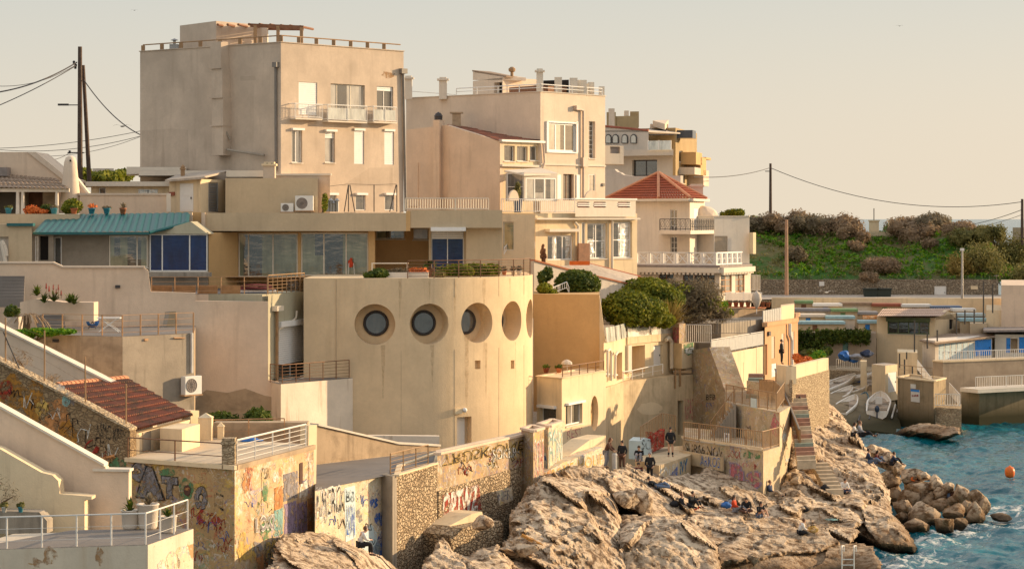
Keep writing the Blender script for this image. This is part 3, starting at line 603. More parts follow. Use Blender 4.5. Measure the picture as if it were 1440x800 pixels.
# roof box and pillars
ff,fx,_=bld('roof_box','low plastered chimney box on the graffiti house terrace','plinth',[(225,101),(256,100.4),(281,103)],9.2,8.2,'cream'); 
for px,d_,z1,w_,lb in ((288,105.5,9.35,.62,'stone gate pillar with a pyramid cap behind the tiled shed'),(310,106,8.9,.28,'slim stone post beside the gate pillar')):
    q=thing('gate_pillar',lb,'pillar',XY(px,d_)+Vector((0,0,8))); c=XY(px,d_); mb=MB(); mb.box(c.x-w_/2,d_,8,c.x+w_/2,d_+w_,z1-.1); w2=w_/2+.04
    k=[(c.x-w2,d_-.04,z1-.1),(c.x+w2,d_-.04,z1-.1),(c.x+w2,d_+w_+.04,z1-.1),(c.x-w2,d_+w_+.04,z1-.1),(c.x,d_+w_/2,z1+.12)]; mb.mesh(k,[(3,2,1,0),(0,1,4),(1,2,4),(2,3,4),(3,0,4)]); mb.build('shaft','cream',q)
# yard behind, with rubble and tile heap
yd=thing('yard_wall','low brown brick wall and stair edge behind the roof terrace','wall',XY(380,107)+Vector((0,0,7)))
MB().box(XY(300,107).x,107,7.5,XY(432,107).x,108,8.9).build('wall','dirty_wall',yd)
corr(MB(),P(355,618,108.5),P(432,612,109.5),P(432,628,107),P(345,632,106),16,.06,2).build('tile_capping','terracotta',yd)
rail('thin pale railing behind the graffiti house terrace',[XY(299,106.2)+Vector((0,0,8.2)),XY(400,107)+Vector((0,0,8.2))],.9,'rail_rust',step=1.6,bars=1)
bush('shrub','low dark shrub growing at the foot of the pink retaining wall','shrub',[pxell(310,592,112,28,13,.8),pxell(362,590,112,20,17,.8)],1500,'dark_leaf',.12,8)
q=thing('tarpaulin','small blue tarpaulin on the ground behind the terrace railing','tarpaulin',P(352,622,104.5)); MB().blob(P(353,619,105.2),(.5,.4,.12),3,.3,3).build('cloth','tarp_blue',q)
# end pier + slanting wall right of the graffiti house
f=Fac((432,103.2),(446,103.9)); polybld('end_pier','tall thin white edged pier at the right end of the graffiti house','pier',f,[(434,598),(446,597),(443,760),(432,760)],.45,'cream')
# second terrace
W6=f=Fac((444,112),(618,119)); r=polybld('slanting_wall','stained grey beige wall with a slanting top between graffiti house and round tower','wall',f,[(430,596),(446,599),(560,625),(619,628),(619,690),(430,700)],.4,'dirty_wall',cope=([(446,598),(560,624),(618,627)],'ledge_white'))
t,fs,V=bld('retaining_wall','sunlit pale retaining wall with graffiti under the middle terrace','wall',[(443,101),(537,107.3)],6.4,-2,'graffiti_pale',back=[(618,119.5),(444,112)]); RW=fs[0]
MB().poly([XY(443,101.2)+Vector((0,0,6.41)),XY(548,107.4)+Vector((0,0,6.41)),XY(613,112.4)+Vector((0,0,6.41)),XY(619,118.8)+Vector((0,0,6.41)),XY(444,111.8)+Vector((0,0,6.41))]).build('floor','terrace_floor',t)
letters(t,RW,'AMERO',443,694,480,730,'black_spray',.0,'white_spray',.02,-12,outoff=.06); 
blobpatch(t,RW,[(484,686),(499,682),(500,755),(486,762)],'pale_blue',w=.012,name='painted_panel'); letters(t,RW,'B8',486,690,497,706,'black_spray',.0,None,.03); letters(t,RW,'LUN',487,712,498,752,'blue_spray',.02,'white_spray',.03)
for i,(cx,cy,rx,ry,m) in enumerate(((525,706,6,9,'blue_spray'),(506,722,5,10,'grey_spray'),(532,728,6,10,'blue_spray'),(520,760,16,22,'pale_blue'),(534,770,8,20,'blue_spray'),(470,700,6,9,'white_spray'))): blobpatch(t,RW,ragged(cx,cy,rx,ry,14,200+i,.4),m,w=.014)
for i in range(14): scribble(t,RW,450+(i*31%84),690+(i*47%80),7,9,['white_spray','black_spray','blue_spray','white_spray'][i%4],220+i,8,.02)
t,fs,V=bld('buttress','narrow shaded concrete buttress dividing the pale wall from the rubble wall','buttress',[(537,107.25),(552,106.4),(558,106.9)],6.45,-2,'concrete')
t,fs,V=bld('rubble_wall','sunlit rubble stone wall of small warm stones below the railing','wall',[(556,106.8),(615,112.2)],6.4,-2,'rubble',back=[(619,118),(560,111)],cop='cream',coph=.08)
rail('short white metal railing on top of the rubble stone wall',[XY(549,107.2)+Vector((0,0,6.42)),XY(602,111.4)+Vector((0,0,6.42))],1.0,'rail_tan',step=1.6,bars=5,pr=.035)
# graffiti wall with brown stones
t,fs,V=bld('promenade_wall','long brown retaining wall with faded graffiti and pink coping under the round tower','wall',[(615,112.2),(735,122)],6.83,-2,'graffiti_brown',depth=1.2,cop='pink_plaster'); PW=f=fs[0]
f=Fac((614.5,112.0),(735,121.85)); mb=MB(); mb.prism([f.pt(617,690),f.pt(733,655),f.pt(733,800),f.pt(617,800)],-f.n*.3); mb.build('stone_base','rubble',t)
blobpatch(t,f,[(622,696),(673,680),(677,716),(652,724),(624,738)],'red_spray',w=.012,name='painted_patch'); letters(t,f,'OPTWZ',622,694,672,734,'white_spray',.05,None,.02,-16)
blobpatch(t,f,[(697,690),(719,684),(721,703),(702,711)],'graffiti_pale',w=.02,name='painted_patch'); letters(t,f,'NFR',699,692,718,706,'grey_spray',.02,None,.03,-5)
letters(t,PW,'TRUSK ONE',622,655,735,640,'black_spray',.0,'yellow_spray',.03,-22,outoff=.03); letters(t,PW,'SOKER',692,632,726,646,'white_spray',0,'black_spray',.03,-4,outoff=.02)
for i in range(22): scribble(t,PW,620+(i*37%112),648+(i*23%26)-(i*37%112)*.2,8,7,['white_spray','black_spray','yellow_spray','grey_spray','red_spray'][i%5],260+i,8,.02)
# ledges under it
f=Fac((628,110.6),(678,113.2)); polybld('rock_ledge','broken concrete slab lying against the painted stone wall','ledge',f,[(632,739),(664,722),(678,719),(680,730),(640,745)],1.6,'cream')
f=Fac((630,109.2),(706,113)); polybld('stone_plinth','wide rubble plinth stepping out below the painted stone wall','ledge',f,[(633,752),(650,742),(705,732),(708,740),(706,790),(640,800)],2.6,'rubble')
t,fs,V=bld('graffiti_pier','tall square pier with one shaded and one painted sunlit face','pier',[(733,122.3),(750,120.8),(765,122.6)],7.15,-1,'graffiti_brown',cop='pink_plaster')
letters(t,fs[1],'SOHI',751,622,764,672,'red_spray',.0,'white_spray',.02,-3,outoff=.05)
t,fs,V=bld('painted_block','plastered block with white tags beside the lower building','wall',[(756,125),(771,123.6),(791,126.4)],7.15,-1,'graffiti_pale',cop='pink_plaster')
letters(t,fs[1],'FON',772,610,790,656,'white_spray',.0,'cyan_spray',.02,-5,outoff=.06); letters(t,fs[0],'AB',757,640,770,690,'blue_spray',.0,'pale_blue',.02,0)
f=Fac((765,122.6),(852,130.3)); r=polybld('painted_step_wall','low stepped wall with yellow and white graffiti along the rocky path','wall',f,[(768,664),(792,650),(808,645),(830,635),(849,628),(852,650),(852,668),(768,690)],1.6,'graffiti_pale'); letters(r,f,'ROME',775,660,806,682,'yellow_spray',.02,'white_spray',.02,-12); letters(r,f,'HOUF',812,646,848,662,'yellow_spray',.02,'white_spray',.02,-10)
blobpatch(r,f,ragged(772,668,4,7,10,1,.3),'orange_spray',w=.03)
f=Fac((800,127.5),(852,131.5)); polybld('upper_step','pale stone step running up to the standing people by the wall','ledge',f,[(800,640),(830,618),(852,612),(852,640),(800,660)],1.2,'cream')
# ================================================================ big pink retaining wall + terraces
W5=f=Fac((-60,124),(377,126.5))
r=polybld('big_pink_wall','long pink plaster retaining wall stepping down across the left','wall',f,[(-60,371),(75,371),(88,377),(203,377),(208,380),(212,410),(275,412),(275,423),(377,424),(377,534),(396,538),(396,650),(-60,650)],.5,'pink_plaster',cope=([(-60,370.5),(75,370.5),(88,376.5),(203,376.5)],'pale_pink'))
blobpatch(r,f,[(275,560),(290,548),(320,552),(345,546),(372,556),(394,560),(394,640),(275,640)],'dirty_wall',w=.012,name='damp_patch')
f.pbox(m:=MB(),162,401,169,405,0,.12); m.build('wall_lamp','dark_metal',r)
t,fs,V=bld('sun_deck','upper sun deck behind the pink wall with dark slatted floor','terrace',[(205,127),(377.5,128.2)],14.25,8,'pink_plaster',depth=11); MB().poly([(v.x,v.y+.02,14.26) for v in V]).build('floor','deck',t)
rail('slim rusty post railing with brown boards on the sun deck',[XY(213,127.15)+Vector((0,0,14.27)),XY(376,127.9)+Vector((0,0,14.27))],.95,'rail_rust',step=1.26,bars=3,pr=.03,tr=.015)
q=thing('deck_screen','low brown wooden screen boards behind the deck railing','screen',XY(280,127.8)+Vector((0,0,14.27))); 
for x0,x1 in ((214,242),(244,275),(278,306),(310,338)): ff=Fac((x0,127.6),(x1,127.7)); m=MB(); ff.box(m,0,14.27,ff.L,14.75,-.04,0); m.build('board','deck_wood',q)
rail('white wire railing at the stairhead of the sun deck',[XY(377,126.9)+Vector((0,0,14.27)),XY(428,132.3)+Vector((0,0,14.27))],1.05,'rail_tan',step=.7,bars=5)
q=thing('sun_lounger','crumpled covers piled on a folded sun lounger behind the deck railing','lounger',XY(358,129.3)+Vector((0,0,14.27)));MB().blob(XY(358,129.3)+Vector((0,0,14.55)),(1.1,.5,.22),4,.5,3).build('cover','cloth_maroon',q); MB().obox(XY(358,129.3)+Vector((0,0,14.38)),(1.2,0,0),(0,.4,0),(0,0,.05)).build('frame','rail_white',q)
q=thing('bicycle_wheel','dark bicycle wheel leaning behind the deck railing','wheel',XY(411,132.2)+Vector((0,0,14.27))); c=XY(411,132.2)+Vector((0,0,14.62)); m=MB().path([c+Vector((math.cos(a),.3*math.cos(a)*0,math.sin(a)))*.34 for a in (2*math.pi*i/20 for i in range(21))],.025,6); m.build('tyre','dark_metal',q); m=MB(); [m.tube(c,c+Vector((math.cos(a),0,math.sin(a)))*.33,.006,4) for a in (2*math.pi*i/12 for i in range(12))]; m.build('spokes','grey_metal',q)
# entrance bay
f=Fac((377,126.7),(430,132.6)); t=thing('entrance_bay','recessed green beige entrance bay with white roller door left of the round tower','building',XY(400,129)+Vector((0,0,9)))
mb=MB(); oo=O(391,457,431,531,'win',cols=2,rows=2,sh=.72,boxh=.28,pane='glass_dark',rec=.2); holes(mb,f,9.5,14.25,[f.rect(*oo.r)]); mb.prism([f.L3(0,9.2,-.35),f.L3(f.L,9.2,-.35),f.L3(f.L,9.2,-5),f.L3(0,9.2,-9)],(0,0,5.05)); mb.build('wall','green_beige',t); fit_opening(t,f,oo)
pipe(t,f,[(386,430),(386,536)],.09,'rail_tan',.15); pipe(t,f,[(414,437),(413,447),(402,456),(389,463),(388,480)],.06,'cream_frame',.14); f.pbox(m:=MB(),382,430,391,437,.02,.35); m.build('hopper','cream_frame',t)
t,fs,V=bld('balcony_block','white rust streaked balcony block below the roller door','balcony',[(395,125.2),(496,130.0)],9.38,0,'streaky_white',back=[(500,134),(377,127)]); BWt=t
MB().poly([(v.x,v.y,9.39) for v in V]).build('floor','terrace_floor',t)
rail('dark steel railing on the white rust streaked balcony',[XY(380,126.2)+Vector((0,0,9.4)),XY(397,125.5)+Vector((0,0,9.4)),XY(491,129.9)+Vector((0,0,9.4))],1.02,'rail_brown',step=1.15,bars=5,pr=.03)
# ================================================================ round tower
FT=130.0; cz=XY(527,FT); RAD=9.1; cc=Vector((cz.x, FT+RAD, 0)); ZT=Z(391.5,FT); ZB=3.0
t=TW=thing('round_tower','round ochre tower building with a row of deep porthole windows','building',(cc.x,cc.y,ZB))
fp=[XY(427,130.2),XY(492,130.05)]+[Vector((cc.x+RAD*math.sin(a),cc.y-RAD*math.cos(a),0)) for a in [math.radians(q) for q in np.linspace(-14,100,77)]]
fp[1]=Vector((fp[2].x-.02,fp[2].y+.03,0)); last=fp[-1]; fp+=[Vector((last.x-.2,cc.y+6,0)),Vector((fp[0].x,cc.y+6,0))]
mb=MB(); mb.prism([(p.x,p.y,ZB) for p in fp][::-1],(0,0,ZT-ZB)); wall=mb.build('wall','tower_ochre',t)
def cutter(pos,nrm,r,dep,sq=False,hh=None,r2=None):
    b=MB(); nrm=Vector(nrm); u=Vector((-nrm.y,nrm.x,0)); up=Vector((0,0,1)); r2=r2 or r
    if sq: b.obox(pos,u*r,nrm*dep,up*hh)
    else:
        n=48; a=[pos+nrm*.6+(u*math.cos(q)+up*math.sin(q))*r for q in (2*math.pi*i/n for i in range(n))]; c=[pos-nrm*dep+(u*math.cos(q)+up*math.sin(q))*r2 for q in (2*math.pi*i/n for i in range(n))]
        b.mesh(a+c,[list(range(n)),list(range(n,2*n))[::-1]]+[(i,n+i,n+(i+1)%n,(i+1)%n) for i in range(n)])
    o=b.build('cut','concrete',t); return o
cuts=[]; zp=Z(455,FT)-.05
TH=[0,20,40,60,80]
for i,a in enumerate(TH):
    a=math.radians(a); nr=Vector((math.sin(a),-math.cos(a),0)); pos=cc+nr*RAD; pos.z=zp; cuts.append(cutter(pos,nr,1.17,1.15))
aa=math.radians(34); nr=Vector((math.sin(aa),-math.cos(aa),0)); pd=cc+nr*RAD; pd.z=Z(612,FT+1.3); cuts.append(cutter(pd,nr,.5,.5,True,1.05)); DPOS=(pd,nr)
for a in (40,60):
    a=math.radians(a); nr=Vector((math.sin(a),-math.cos(a),0)); pos=cc+nr*RAD; pos.z=Z(513,FT+2+(a>.8)*2.2); cuts.append(cutter(pos,nr,.21,.3,True,.25))
for c in cuts:
    m=wall.modifiers.new('b','BOOLEAN'); m.operation='DIFFERENCE'; m.object=c; m.solver='EXACT'
dg=bpy.context.evaluated_depsgraph_get(); dg.update(); me=bpy.data.meshes.new_from_object(wall.evaluated_get(dg)); wall.modifiers.clear(); wall.data=me
for c in cuts: bpy.data.objects.remove(c)
for i,a in enumerate(TH):
    a=math.radians(a); nr=Vector((math.sin(a),-math.cos(a),0)); u=Vector((-nr.y,nr.x,0)); up=Vector((0,0,1)); c=cc+nr*(RAD-1.1); c.z=zp+.02
    w=MB(); n=32
    for q in range(n):
        a0,a1=2*math.pi*q/n,2*math.pi*(q+1)/n; w.tube(c+(u*math.cos(a0)+up*math.sin(a0))*.66,c+(u*math.cos(a1)+up*math.sin(a1))*.66,.085,8)
    wo=w.build('porthole_window','dark_metal',t,True)
    MB().mesh([c+(u*math.cos(2*math.pi*q/n)+up*math.sin(2*math.pi*q/n))*.64 for q in range(n)],[list(range(n))]).build('pane','glass_grey',wo)
pd,nr=DPOS; u=Vector((-nr.y,nr.x,0)); up=Vector((0,0,1)); b=MB().obox(pd-nr*.42-u*.1,u*.36,nr*.04,up*1.04).build('door','plate_white',t); MB().obox(pd-nr*.36-u*.38,u*.02,nr*.03,up*.12).build('handle','dark_metal',b)
MB().lathe(pd+up*1.45+nr*.12-u*.05,[(.03,-.14),(.11,-.1),(.15,0),(.11,.1),(.03,.14)],12).build('door_lamp','shutter_white',t,True)
MB().obox(pd+up*1.4-u*.45+nr*.06,u*.25,nr*.06,up*.16).build('meter_box','cream',t)
for px in (492,): MB().obox(fp[1]+Vector((0,-.02,(ZT+ZB)/2)),(.02,0,0),(0,.03,0),(0,0,(ZT-ZB)/2-.05)).build('joint','fascia_beige',t)
mb=MB(); arc=[cc+Vector((math.sin(q),-math.cos(q),0))*(RAD+.02) for q in [math.radians(k) for k in (-12,24,27.5)]]
f=Fac((560,127.5),(618,127.6)); polybld('low_white_wall','short whitewashed footing at the base of the round tower','wall',Fac((518,121),(620,121.3)),[(518,612),(618,613),(618,640),(518,632)],.5,'streaky_white')
for q_,y0_,y1_,w_ in ((9,392,450,.1),(30,393,470,.08),(43,392,520,.13),(44,482,560,.1),(58,391,425,.08),(62,480,540,.07),(70,390,430,.1),(20,393,425,.06),(3,485,560,.14),(21,485,545,.12),(35,470,600,.2)):
    q_=math.radians(q_); nr=Vector((math.sin(q_),-math.cos(q_),0)); u=Vector((-nr.y,nr.x,0)); a_=cc+nr*(RAD+.012); dd_=a_.y
    za,zb_=min(Z(y0_,dd_),ZT-.01),Z(y1_,dd_); m=MB(); rs_=random.Random(int(y1_*q_*10)); L_=[];R2=[]
    for k in range(9): zz=za+(zb_-za)*k/8; ww=w_*(1-k/9)*rs_.uniform(.6,1.3); L_.append(a_+u*(-ww+rs_.uniform(-.02,.02))+Vector((0,0,zz))); R2.append(a_+u*ww+Vector((0,0,zz)))
    m.poly(L_+R2[::-1]); m.build('drip_stain','drip_stain',t)
for q_ in (9.5,30,51,70):
    q_=math.radians(q_); nr=Vector((math.sin(q_),-math.cos(q_),0)); a_=cc+nr*(RAD+.0); m=MB()
    for za,zb_ in ((ZB,zp-1.5),(zp+1.5,ZT-.02)): m.tube(a_+Vector((0,0,za)),a_+Vector((0,0,zb_)),.014,5)
    m.build('joint','fascia_beige',t)
# rim railing and plants on the tower
arcp=[cc+Vector((math.sin(math.radians(q)),-math.cos(math.radians(q)),0))*(RAD-.12)+Vector((0,0,ZT)) for q in (12,22,32,42,52,62,72,84,94)]
rail('curved brown railing round the terrace on top of the round tower',arcp,1.0,'rail_brown',step=2.2,bars=5,pr=.035,br=.014)
def tp(px,y,d): return Vector(((px-720)/FL*d,d,ZT))
bush('hedge_bush','trailing dark succulent bush on the rim above the first porthole','shrub',[pxell(533,385,131.2,14,7,.6),pxell(520,387,131,9,4,.5)],900,'dark_leaf',.10,11)
q=thing('sago_palm','small palm in a pot on the tower terrace by the blue window','palm',tp(605,380,133)); b=tp(605,0,133)
MB().lathe(b,[(.18,0),(.24,.45),(.27,.47),(.27,.52),(.2,.52)],12).build('pot','brown_wood',q); MB().tube(b+Vector((0,0,.4)),b+Vector((0,0,.75)),.11,8,.09).build('trunk','stem',q)
mb=MB(); rr=random.Random(3)
for i in range(30):
    a=rr.uniform(0,6.28); e=rr.uniform(.1,1.3); l=.55
    pts=[b+Vector((math.cos(a)*l*s*math.cos(e*(1-s*.5)),math.sin(a)*l*s*math.cos(e*(1-s*.5)),.75+l*s*math.sin(e)-.3*s*s)) for s in (0,.4,.75,1)]
    sd=Vector((-math.sin(a),math.cos(a),0))*.07
    for p0,p1 in zip(pts,pts[1:]): mb.poly([p0-sd,p0+sd,p1+sd,p1-sd])
mb.build('crown','dark_leaf',q)
for i,(px,lb,m,k) in enumerate(((560,'white trough planter on the tower terrace rim left of the palm','white_plaster','grey_leaf'),(588,'white trough with reddish succulents beside the palm','white_plaster','orange_flower'))):
    q=thing('trough',lb,'planter',tp(px,0,131.3+i*.3)); b=tp(px,0,131.3+i*.3); MB().box(b.x-.6,b.y-.2,ZT,b.x+.6,b.y+.2,ZT+.32).build('box',m,q); leaves(MB(),[(b.x,b.y,ZT+.42,.6,.2,.17)],260,.07,i,.3).build('plant',k,q)
bush('hedge','clipped green hedge growing behind the curved railing','hedge',[(tp(640,0,133.5).x,133.5,ZT+.3,1.1,.5,.45),(tp(668,0,134.5).x,134.5,ZT+.3,1.1,.5,.45),(tp(690,0,135.2).x,135.2,ZT+.35,.6,.5,.4)],2600,'hedge_leaf',.10,12)
bush('low_shrub','yellowish low plants between palm and hedge on the tower','shrub',[(tp(618,0,132.3).x,132.3,ZT+.15,.4,.3,.22)],260,'olive_leaf',.08,13)
for i,px in enumerate((702,709,722,730)): pot('plant_pot',['small white pot under the brown railing end, leftmost','terracotta pot with pale plant near the railing curve','low wide pot with herbs on the tower terrace','pot of grey plants at the right end of the tower terrace'][i],tp(px,0,136.3+i*.4),.15,.28,['white_paint','terracotta','cream_frame','white_paint'][i],'grey_leaf',ph=.3,seed=i)
q=thing('garden_table','simple white framed table on the terrace beside the glass pavilion','table',tp(548,0,136)); 
b=tp(546,0,136); MB().box(b.x-1.0,b.y-.4,ZT+.72,b.x+1.2,b.y+.4,ZT+.77).build('tabletop','cream_frame',q)
for sx in (-.95,1.15):
    for sy in (-.35,.35): MB().box(b.x+sx-.03,b.y+sy-.03,ZT,b.x+sx+.03,b.y+sy+.03,ZT+.72).build('leg','cream_frame',q)
# ================================================================ lower left terrace with table
t,fs,V=bld('lower_terrace','lower grey concrete terrace with drain stains below the pink wall','terrace',[(55,116.5),(172,114.6),(273,118)],12.54,5,'dirty_wall',back=[(275,126),(40,124)]); LT=fs
MB().poly([(v.x,v.y,12.55) for v in V]).build('floor','terrace_floor',t)
ff=Fac((172.05,114.585),(273,117.985)); m=MB(); m.poly([ff.L3(0,5,.012),ff.L3(ff.L,5,.012),ff.L3(ff.L,12.53,.012),ff.L3(0,12.53,.012)]); m.build('concrete_face','concrete',t)
pipe(t,fs[1],[(268,468),(268,524)],.07,'rail_white',.1); fs[0].pbox(m:=MB(),75,477,83,481,0,.1); m.build('drain_spout','dark_metal',t); fs[1].pbox(m:=MB(),202,476,207,479,0,.1); m.build('drain_spout','rail_rust',t); pipe(t,fs[1],[(243,475),(258,475)],.04,'rail_rust',.1,name='handhold')
z=12.56; rail('rusty orange post railing round the lower terrace with the folded table',[XY(60,116.6)+Vector((0,0,z)),XY(172,114.8)+Vector((0,0,z)),XY(272,118.1)+Vector((0,0,z))],1.05,'rail_rust',step=1.1,bars=3,pr=.04,br=.01,tr=.014)
p=fs[1].pt(263,541,.35); acunit('boxy white air conditioner on the grey concrete terrace wall',p,fs[1].u,fs[1].n,1.1,.95)
q=thing('trestle_table','white trestle table with curved crossed legs on the lower terrace','table',XY(154,119)+Vector((0,0,z))); b=XY(154,119)+Vector((0,0,z))
MB().box(b.x-.6,b.y-.35,z+.72,b.x+.6,b.y+.35,z+.76).build('tabletop','white_paint',q)
for s in (-1,1):
    for yy in (-.25,.25): MB().path([b+Vector((s*.52,yy,0)),b+Vector((s*.28,yy,.2)),b+Vector((0,yy,.38)),b+Vector((-s*.28,yy,.6)),b+Vector((-s*.5,yy,.72))],.03,6).build('leg','white_paint',q)
q=thing('hose_reel','blue garden hose reel standing against the pink wall','hose reel',XY(130,122.6)+Vector((0,0,z))); c=XY(130,122.6)+Vector((0,0,z+.4)); m=MB()
for r_ in (.2,.26,.32): m.path([c+Vector((math.cos(a)*r_,(r_-.26)*1.2,math.sin(a)*r_)) for a in (2*math.pi*i/16 for i in range(17))],.04,6)
m.build('hose','tarp_blue',q); MB().tube(c-Vector((.2,.1,.4)),c,.02).tube(c-Vector((-.2,.1,.4)),c,.02).build('stand','dark_metal',q)
for i,(px,lb,ang) in enumerate(((231,'dark slab leaning left of the pale slab on the lower terrace',.15),(241,'pale stone slab leaning on the pink wall behind the railing',-.1))):
    q=thing('leaning_slab',lb,'slab',XY(px,124.2)+Vector((0,0,z))); c=XY(px,124.6)+Vector((0,0,z)); w=.12 if i==0 else .3; MB().prism([c+Vector((-w,0,0)),c+Vector((w,0,0)),c+Vector((w+ang,.3,.85)),c+Vector((-w+ang,.3,.8))],(0,.06,0)).build('slab','quay' if i else 'concrete',q)
# stairs and planters at far left
def stairs(name,label,A,B,width_vec,n,mats,cat='stairs',under='concrete'):
    A=Vector(A);B=Vector(B); r=thing(name,label,cat,A); w=Vector(width_vec); st=(B-A)/n; hd=Vector((st.x,st.y,0)); 
    for i in range(n):
        p=A+st*i; q=p+Vector((0,0,st.z)); m=MB(); m.prism([p,p+Vector((0,0,st.z)),p+Vector((0,0,st.z))+hd*1.02,p+hd*1.02+Vector((0,0,st.z-abs(st.z)*2.2)),p-Vector((0,0,.3))],w); m.build('step',mats[i%len(mats)],r)
    return r
stairs('garden_stairs','pale stone steps climbing behind the planting at the far left edge',P(-4,424,121),P(-2,388,123.4),(1.4,.1,0),8,['terrace_floor'])
stairs('garden_stairs','pale blue stone steps beside the agave planter on the left',P(55,466,118.5),P(50,438,121.5),(1.4,.05,0),6,['terrace_floor'])
f=Fac((28,121),(135,120.8)); polybld('planting_bed','raised planting bed with red aloe flowers in front of the pink wall','planter',f,[(28,425),(50,420),(90,425),(132,425),(132,452),(28,452)],1.0,'pink_plaster')
f=Fac((5,116.9),(28,116.8)); polybld('planter_box','square pale planter box at the foot of the left steps','planter',f,[(7,446),(26,446),(26,474),(7,474)],.7,'far_white')
bush('green_shrub','round dark green shrub in the square planter box','shrub',[pxell(17,438,117.2,10,9,.4)],400,'dark_leaf',.10,14)
bush('ground_creeper','bright green creeper spreading over the edge of the lower terrace','plant',[pxell(32,472,115.6,16,9,.5),pxell(60,467,115.6,24,6,.5),pxell(88,466,115.4,18,4,.4)],1700,'bright_leaf',.10,15)
q=thing('aloe_clump','aloe plants with tall red flower spikes against the pink wall','plant',P(68,425,118)); mb=MB()
for i,(x,y) in enumerate(((52,412),(62,422),(76,420),(98,422),(104,424))): spiky(mb,P(x,y+4,120.3),30,.75,i,.05)
mb.build('leaves','dark_leaf',q)
for x,y in ((65,398),(69,402),(75,399),(79,406),(82,400),(86,408)): MB().tube(P(x,420,120.3),P(x,y+6,120.3),.015,5).build('stalk','stem',q); MB().tube(P(x,y+8,120.3),P(x,y,120.3),.05,6,.02).build('flower_spike','red_spray',q)
q=thing('dead_agave','drooping dried brown agave beside the left steps','plant',P(38,466,116.5)); mb=MB(); rr=random.Random(4); c=P(38,444,116.5)
MB().tube(P(37,468,116.5),c,.22,8,.16).build('trunk','stem',q)
for i in range(26):
    a=rr.uniform(0,6.28); l=rr.uniform(.8,1.5); dv=Vector((math.cos(a),math.sin(a)*.6,0)); s=Vector((-dv.y,dv.x,0)).normalized()*.05
    pts=[c+dv*l*t_+Vector((0,0,(.9*t_-1.5*t_*t_)*l*.7)) for t_ in (0,.3,.6,.85,1)]
    for p0,p1 in zip(pts,pts[1:]): mb.poly([p0-s,p0+s,p1+s*.6,p1-s*.6])
mb.build('leaves','dry_leaf',q)
# ================================================================ glass pavilion
ZR=14.9
t=thing('glass_pavilion','long low ochre house with flat fascia and full height sliding glass above the tower','house',XY(430,140)+Vector((0,0,14)))
G=dict(frame='cream_frame',rec=.12,sill=0,fw=.09)
block(t,[(293,140.3),(528,139.6)],Z(326,140),ZR-.3,'orange_ochre',{0:[O(335,328,419,390,'win',at=[.17,.58],pane='glass_curtain',**G),O(423,327,518,388,'win',at=[.34,.67],pane='glass_curtain',**G)]},depth=9,name='wall')
block(t,[(527,143.5),(606,143.3)],Z(318,143),ZR-.3,'orange_ochre',{0:[O(529,322,569,336,'win',cols=2,pane='glass_curtain',frame='cream_frame',rec=.1),O(581,321,602,337,'win',pane='frosted',frame='cream_frame',rec=.1)]},depth=6,name='wall')
block(t,[(603,139.9),(656,139.7)],Z(320,140),ZR-.3,'fascia_beige',{0:[O(606,322,652,387,'win',cols=2,pane='glass_blue',sh=.22,boxh=.0,rec=.2,sill=0)]},depth=6,name='wall')
block(t,[(655.5,138.9),(706,138.5)],Z(296,138.5),ZR-.6,'fascia_beige',depth=8,name='wall')
block(t,[(518,139.2),(527,139.1)],Z(325,139),ZR,'orange_ochre',depth=.6,name='post')
MB().poly([XY(283,138.7)+Vector((0,0,14.91)),XY(660,138.2)+Vector((0,0,14.91)),XY(660,143)+Vector((0,0,14.91)),XY(283,143)+Vector((0,0,14.91))]).build('floor','terrace_floor_warm',t)
for (x0,x1,y0,y1,m,dd) in ((283,571,299.5,325,'fascia_beige',138.2),(571,577,297,325,'orange_ochre',138.1),(577,706.3,295.5,320.5,'fascia_beige',138.05),(250,283,298.5,326,'orange_ochre',138.6)):
    block(t,[(x0,dd),(x1,dd-.1)],Z(y0,dd),Z(y1,dd),m,depth=9,name='fascia')
f=Fac((283,138.2),(706,137.9)); f.pbox(m:=MB(),606,319.5,655,325,-1.2,.25); m.build('shutter_box','shutter_white',t)
for x in (268,286): f.pbox(m:=MB(),x-2,299,x+3,326,.0,.2); m.build('bracket','pink_plaster',t)
pipe(t,Fac((293,140),(335,140)),[(301,328),(301,388)],.09,'rail_white',.2)
q=thing('red_towel','red towel and chair visible behind the sliding glass','towel',P(494,380,139.2)); MB().blob(P(493,370,139.5),(.17,.08,.28),2,.5,2).build('cloth','cloth_red',q)
for s in (-.2,.2):
    MB().tube(P(494,388,139.3)+Vector((s,0,0)),P(494,370,139.3)+Vector((s*.7,0,0)),.02).build('leg','rail_white',q)
# teal roof house
t=thing('teal_roof_house','low house with a teal ribbed metal roof and large blue windows','house',XY(160,135)+Vector((0,0,12)))
zt=Z(327,134.5)
block(t,[(75,134.8),(293,134.5)],zt,12,'grey_mottle',{0:[O(72+4,333,87,376,'win',pane='glass_grey',rec=.1,sill=0),O(153,331,208,376,'win',at=[.72],pane='glass_curtain',frame='cream_frame',rec=.1,fw=.08),O(210,329,292,382,'win',at=[.22,.69],pane='glass_blue',rec=.1,fw=.08)]},depth=8,back=[(293,141),(75,141)])
block(t,[(45,134),(75.5,134)],zt,12,'grey_mottle',{0:[O(49,332,54,368,'win',pane='glass_pale',rec=.1,sill=0),O(55,332,68,366,'void',rec=.4)]},depth=7)
block(t,[(-60,133),(45,133.1)],Z(315,133),12,'fascia_beige',{0:[O(-20,333,12,373,'door',rec=.3,m='far_white')]},depth=8)
f=Fac((-60,132.8),(45,132.9)); mb=MB(); ang=[f.pt(-8+17*math.cos(a),360-26*math.sin(a)) for a in (math.pi*i/10 for i in range(4))]; mb.path(ang+[f.pt(9,376)],.12,8); mb.build('arch_trim','ledge_white',t)
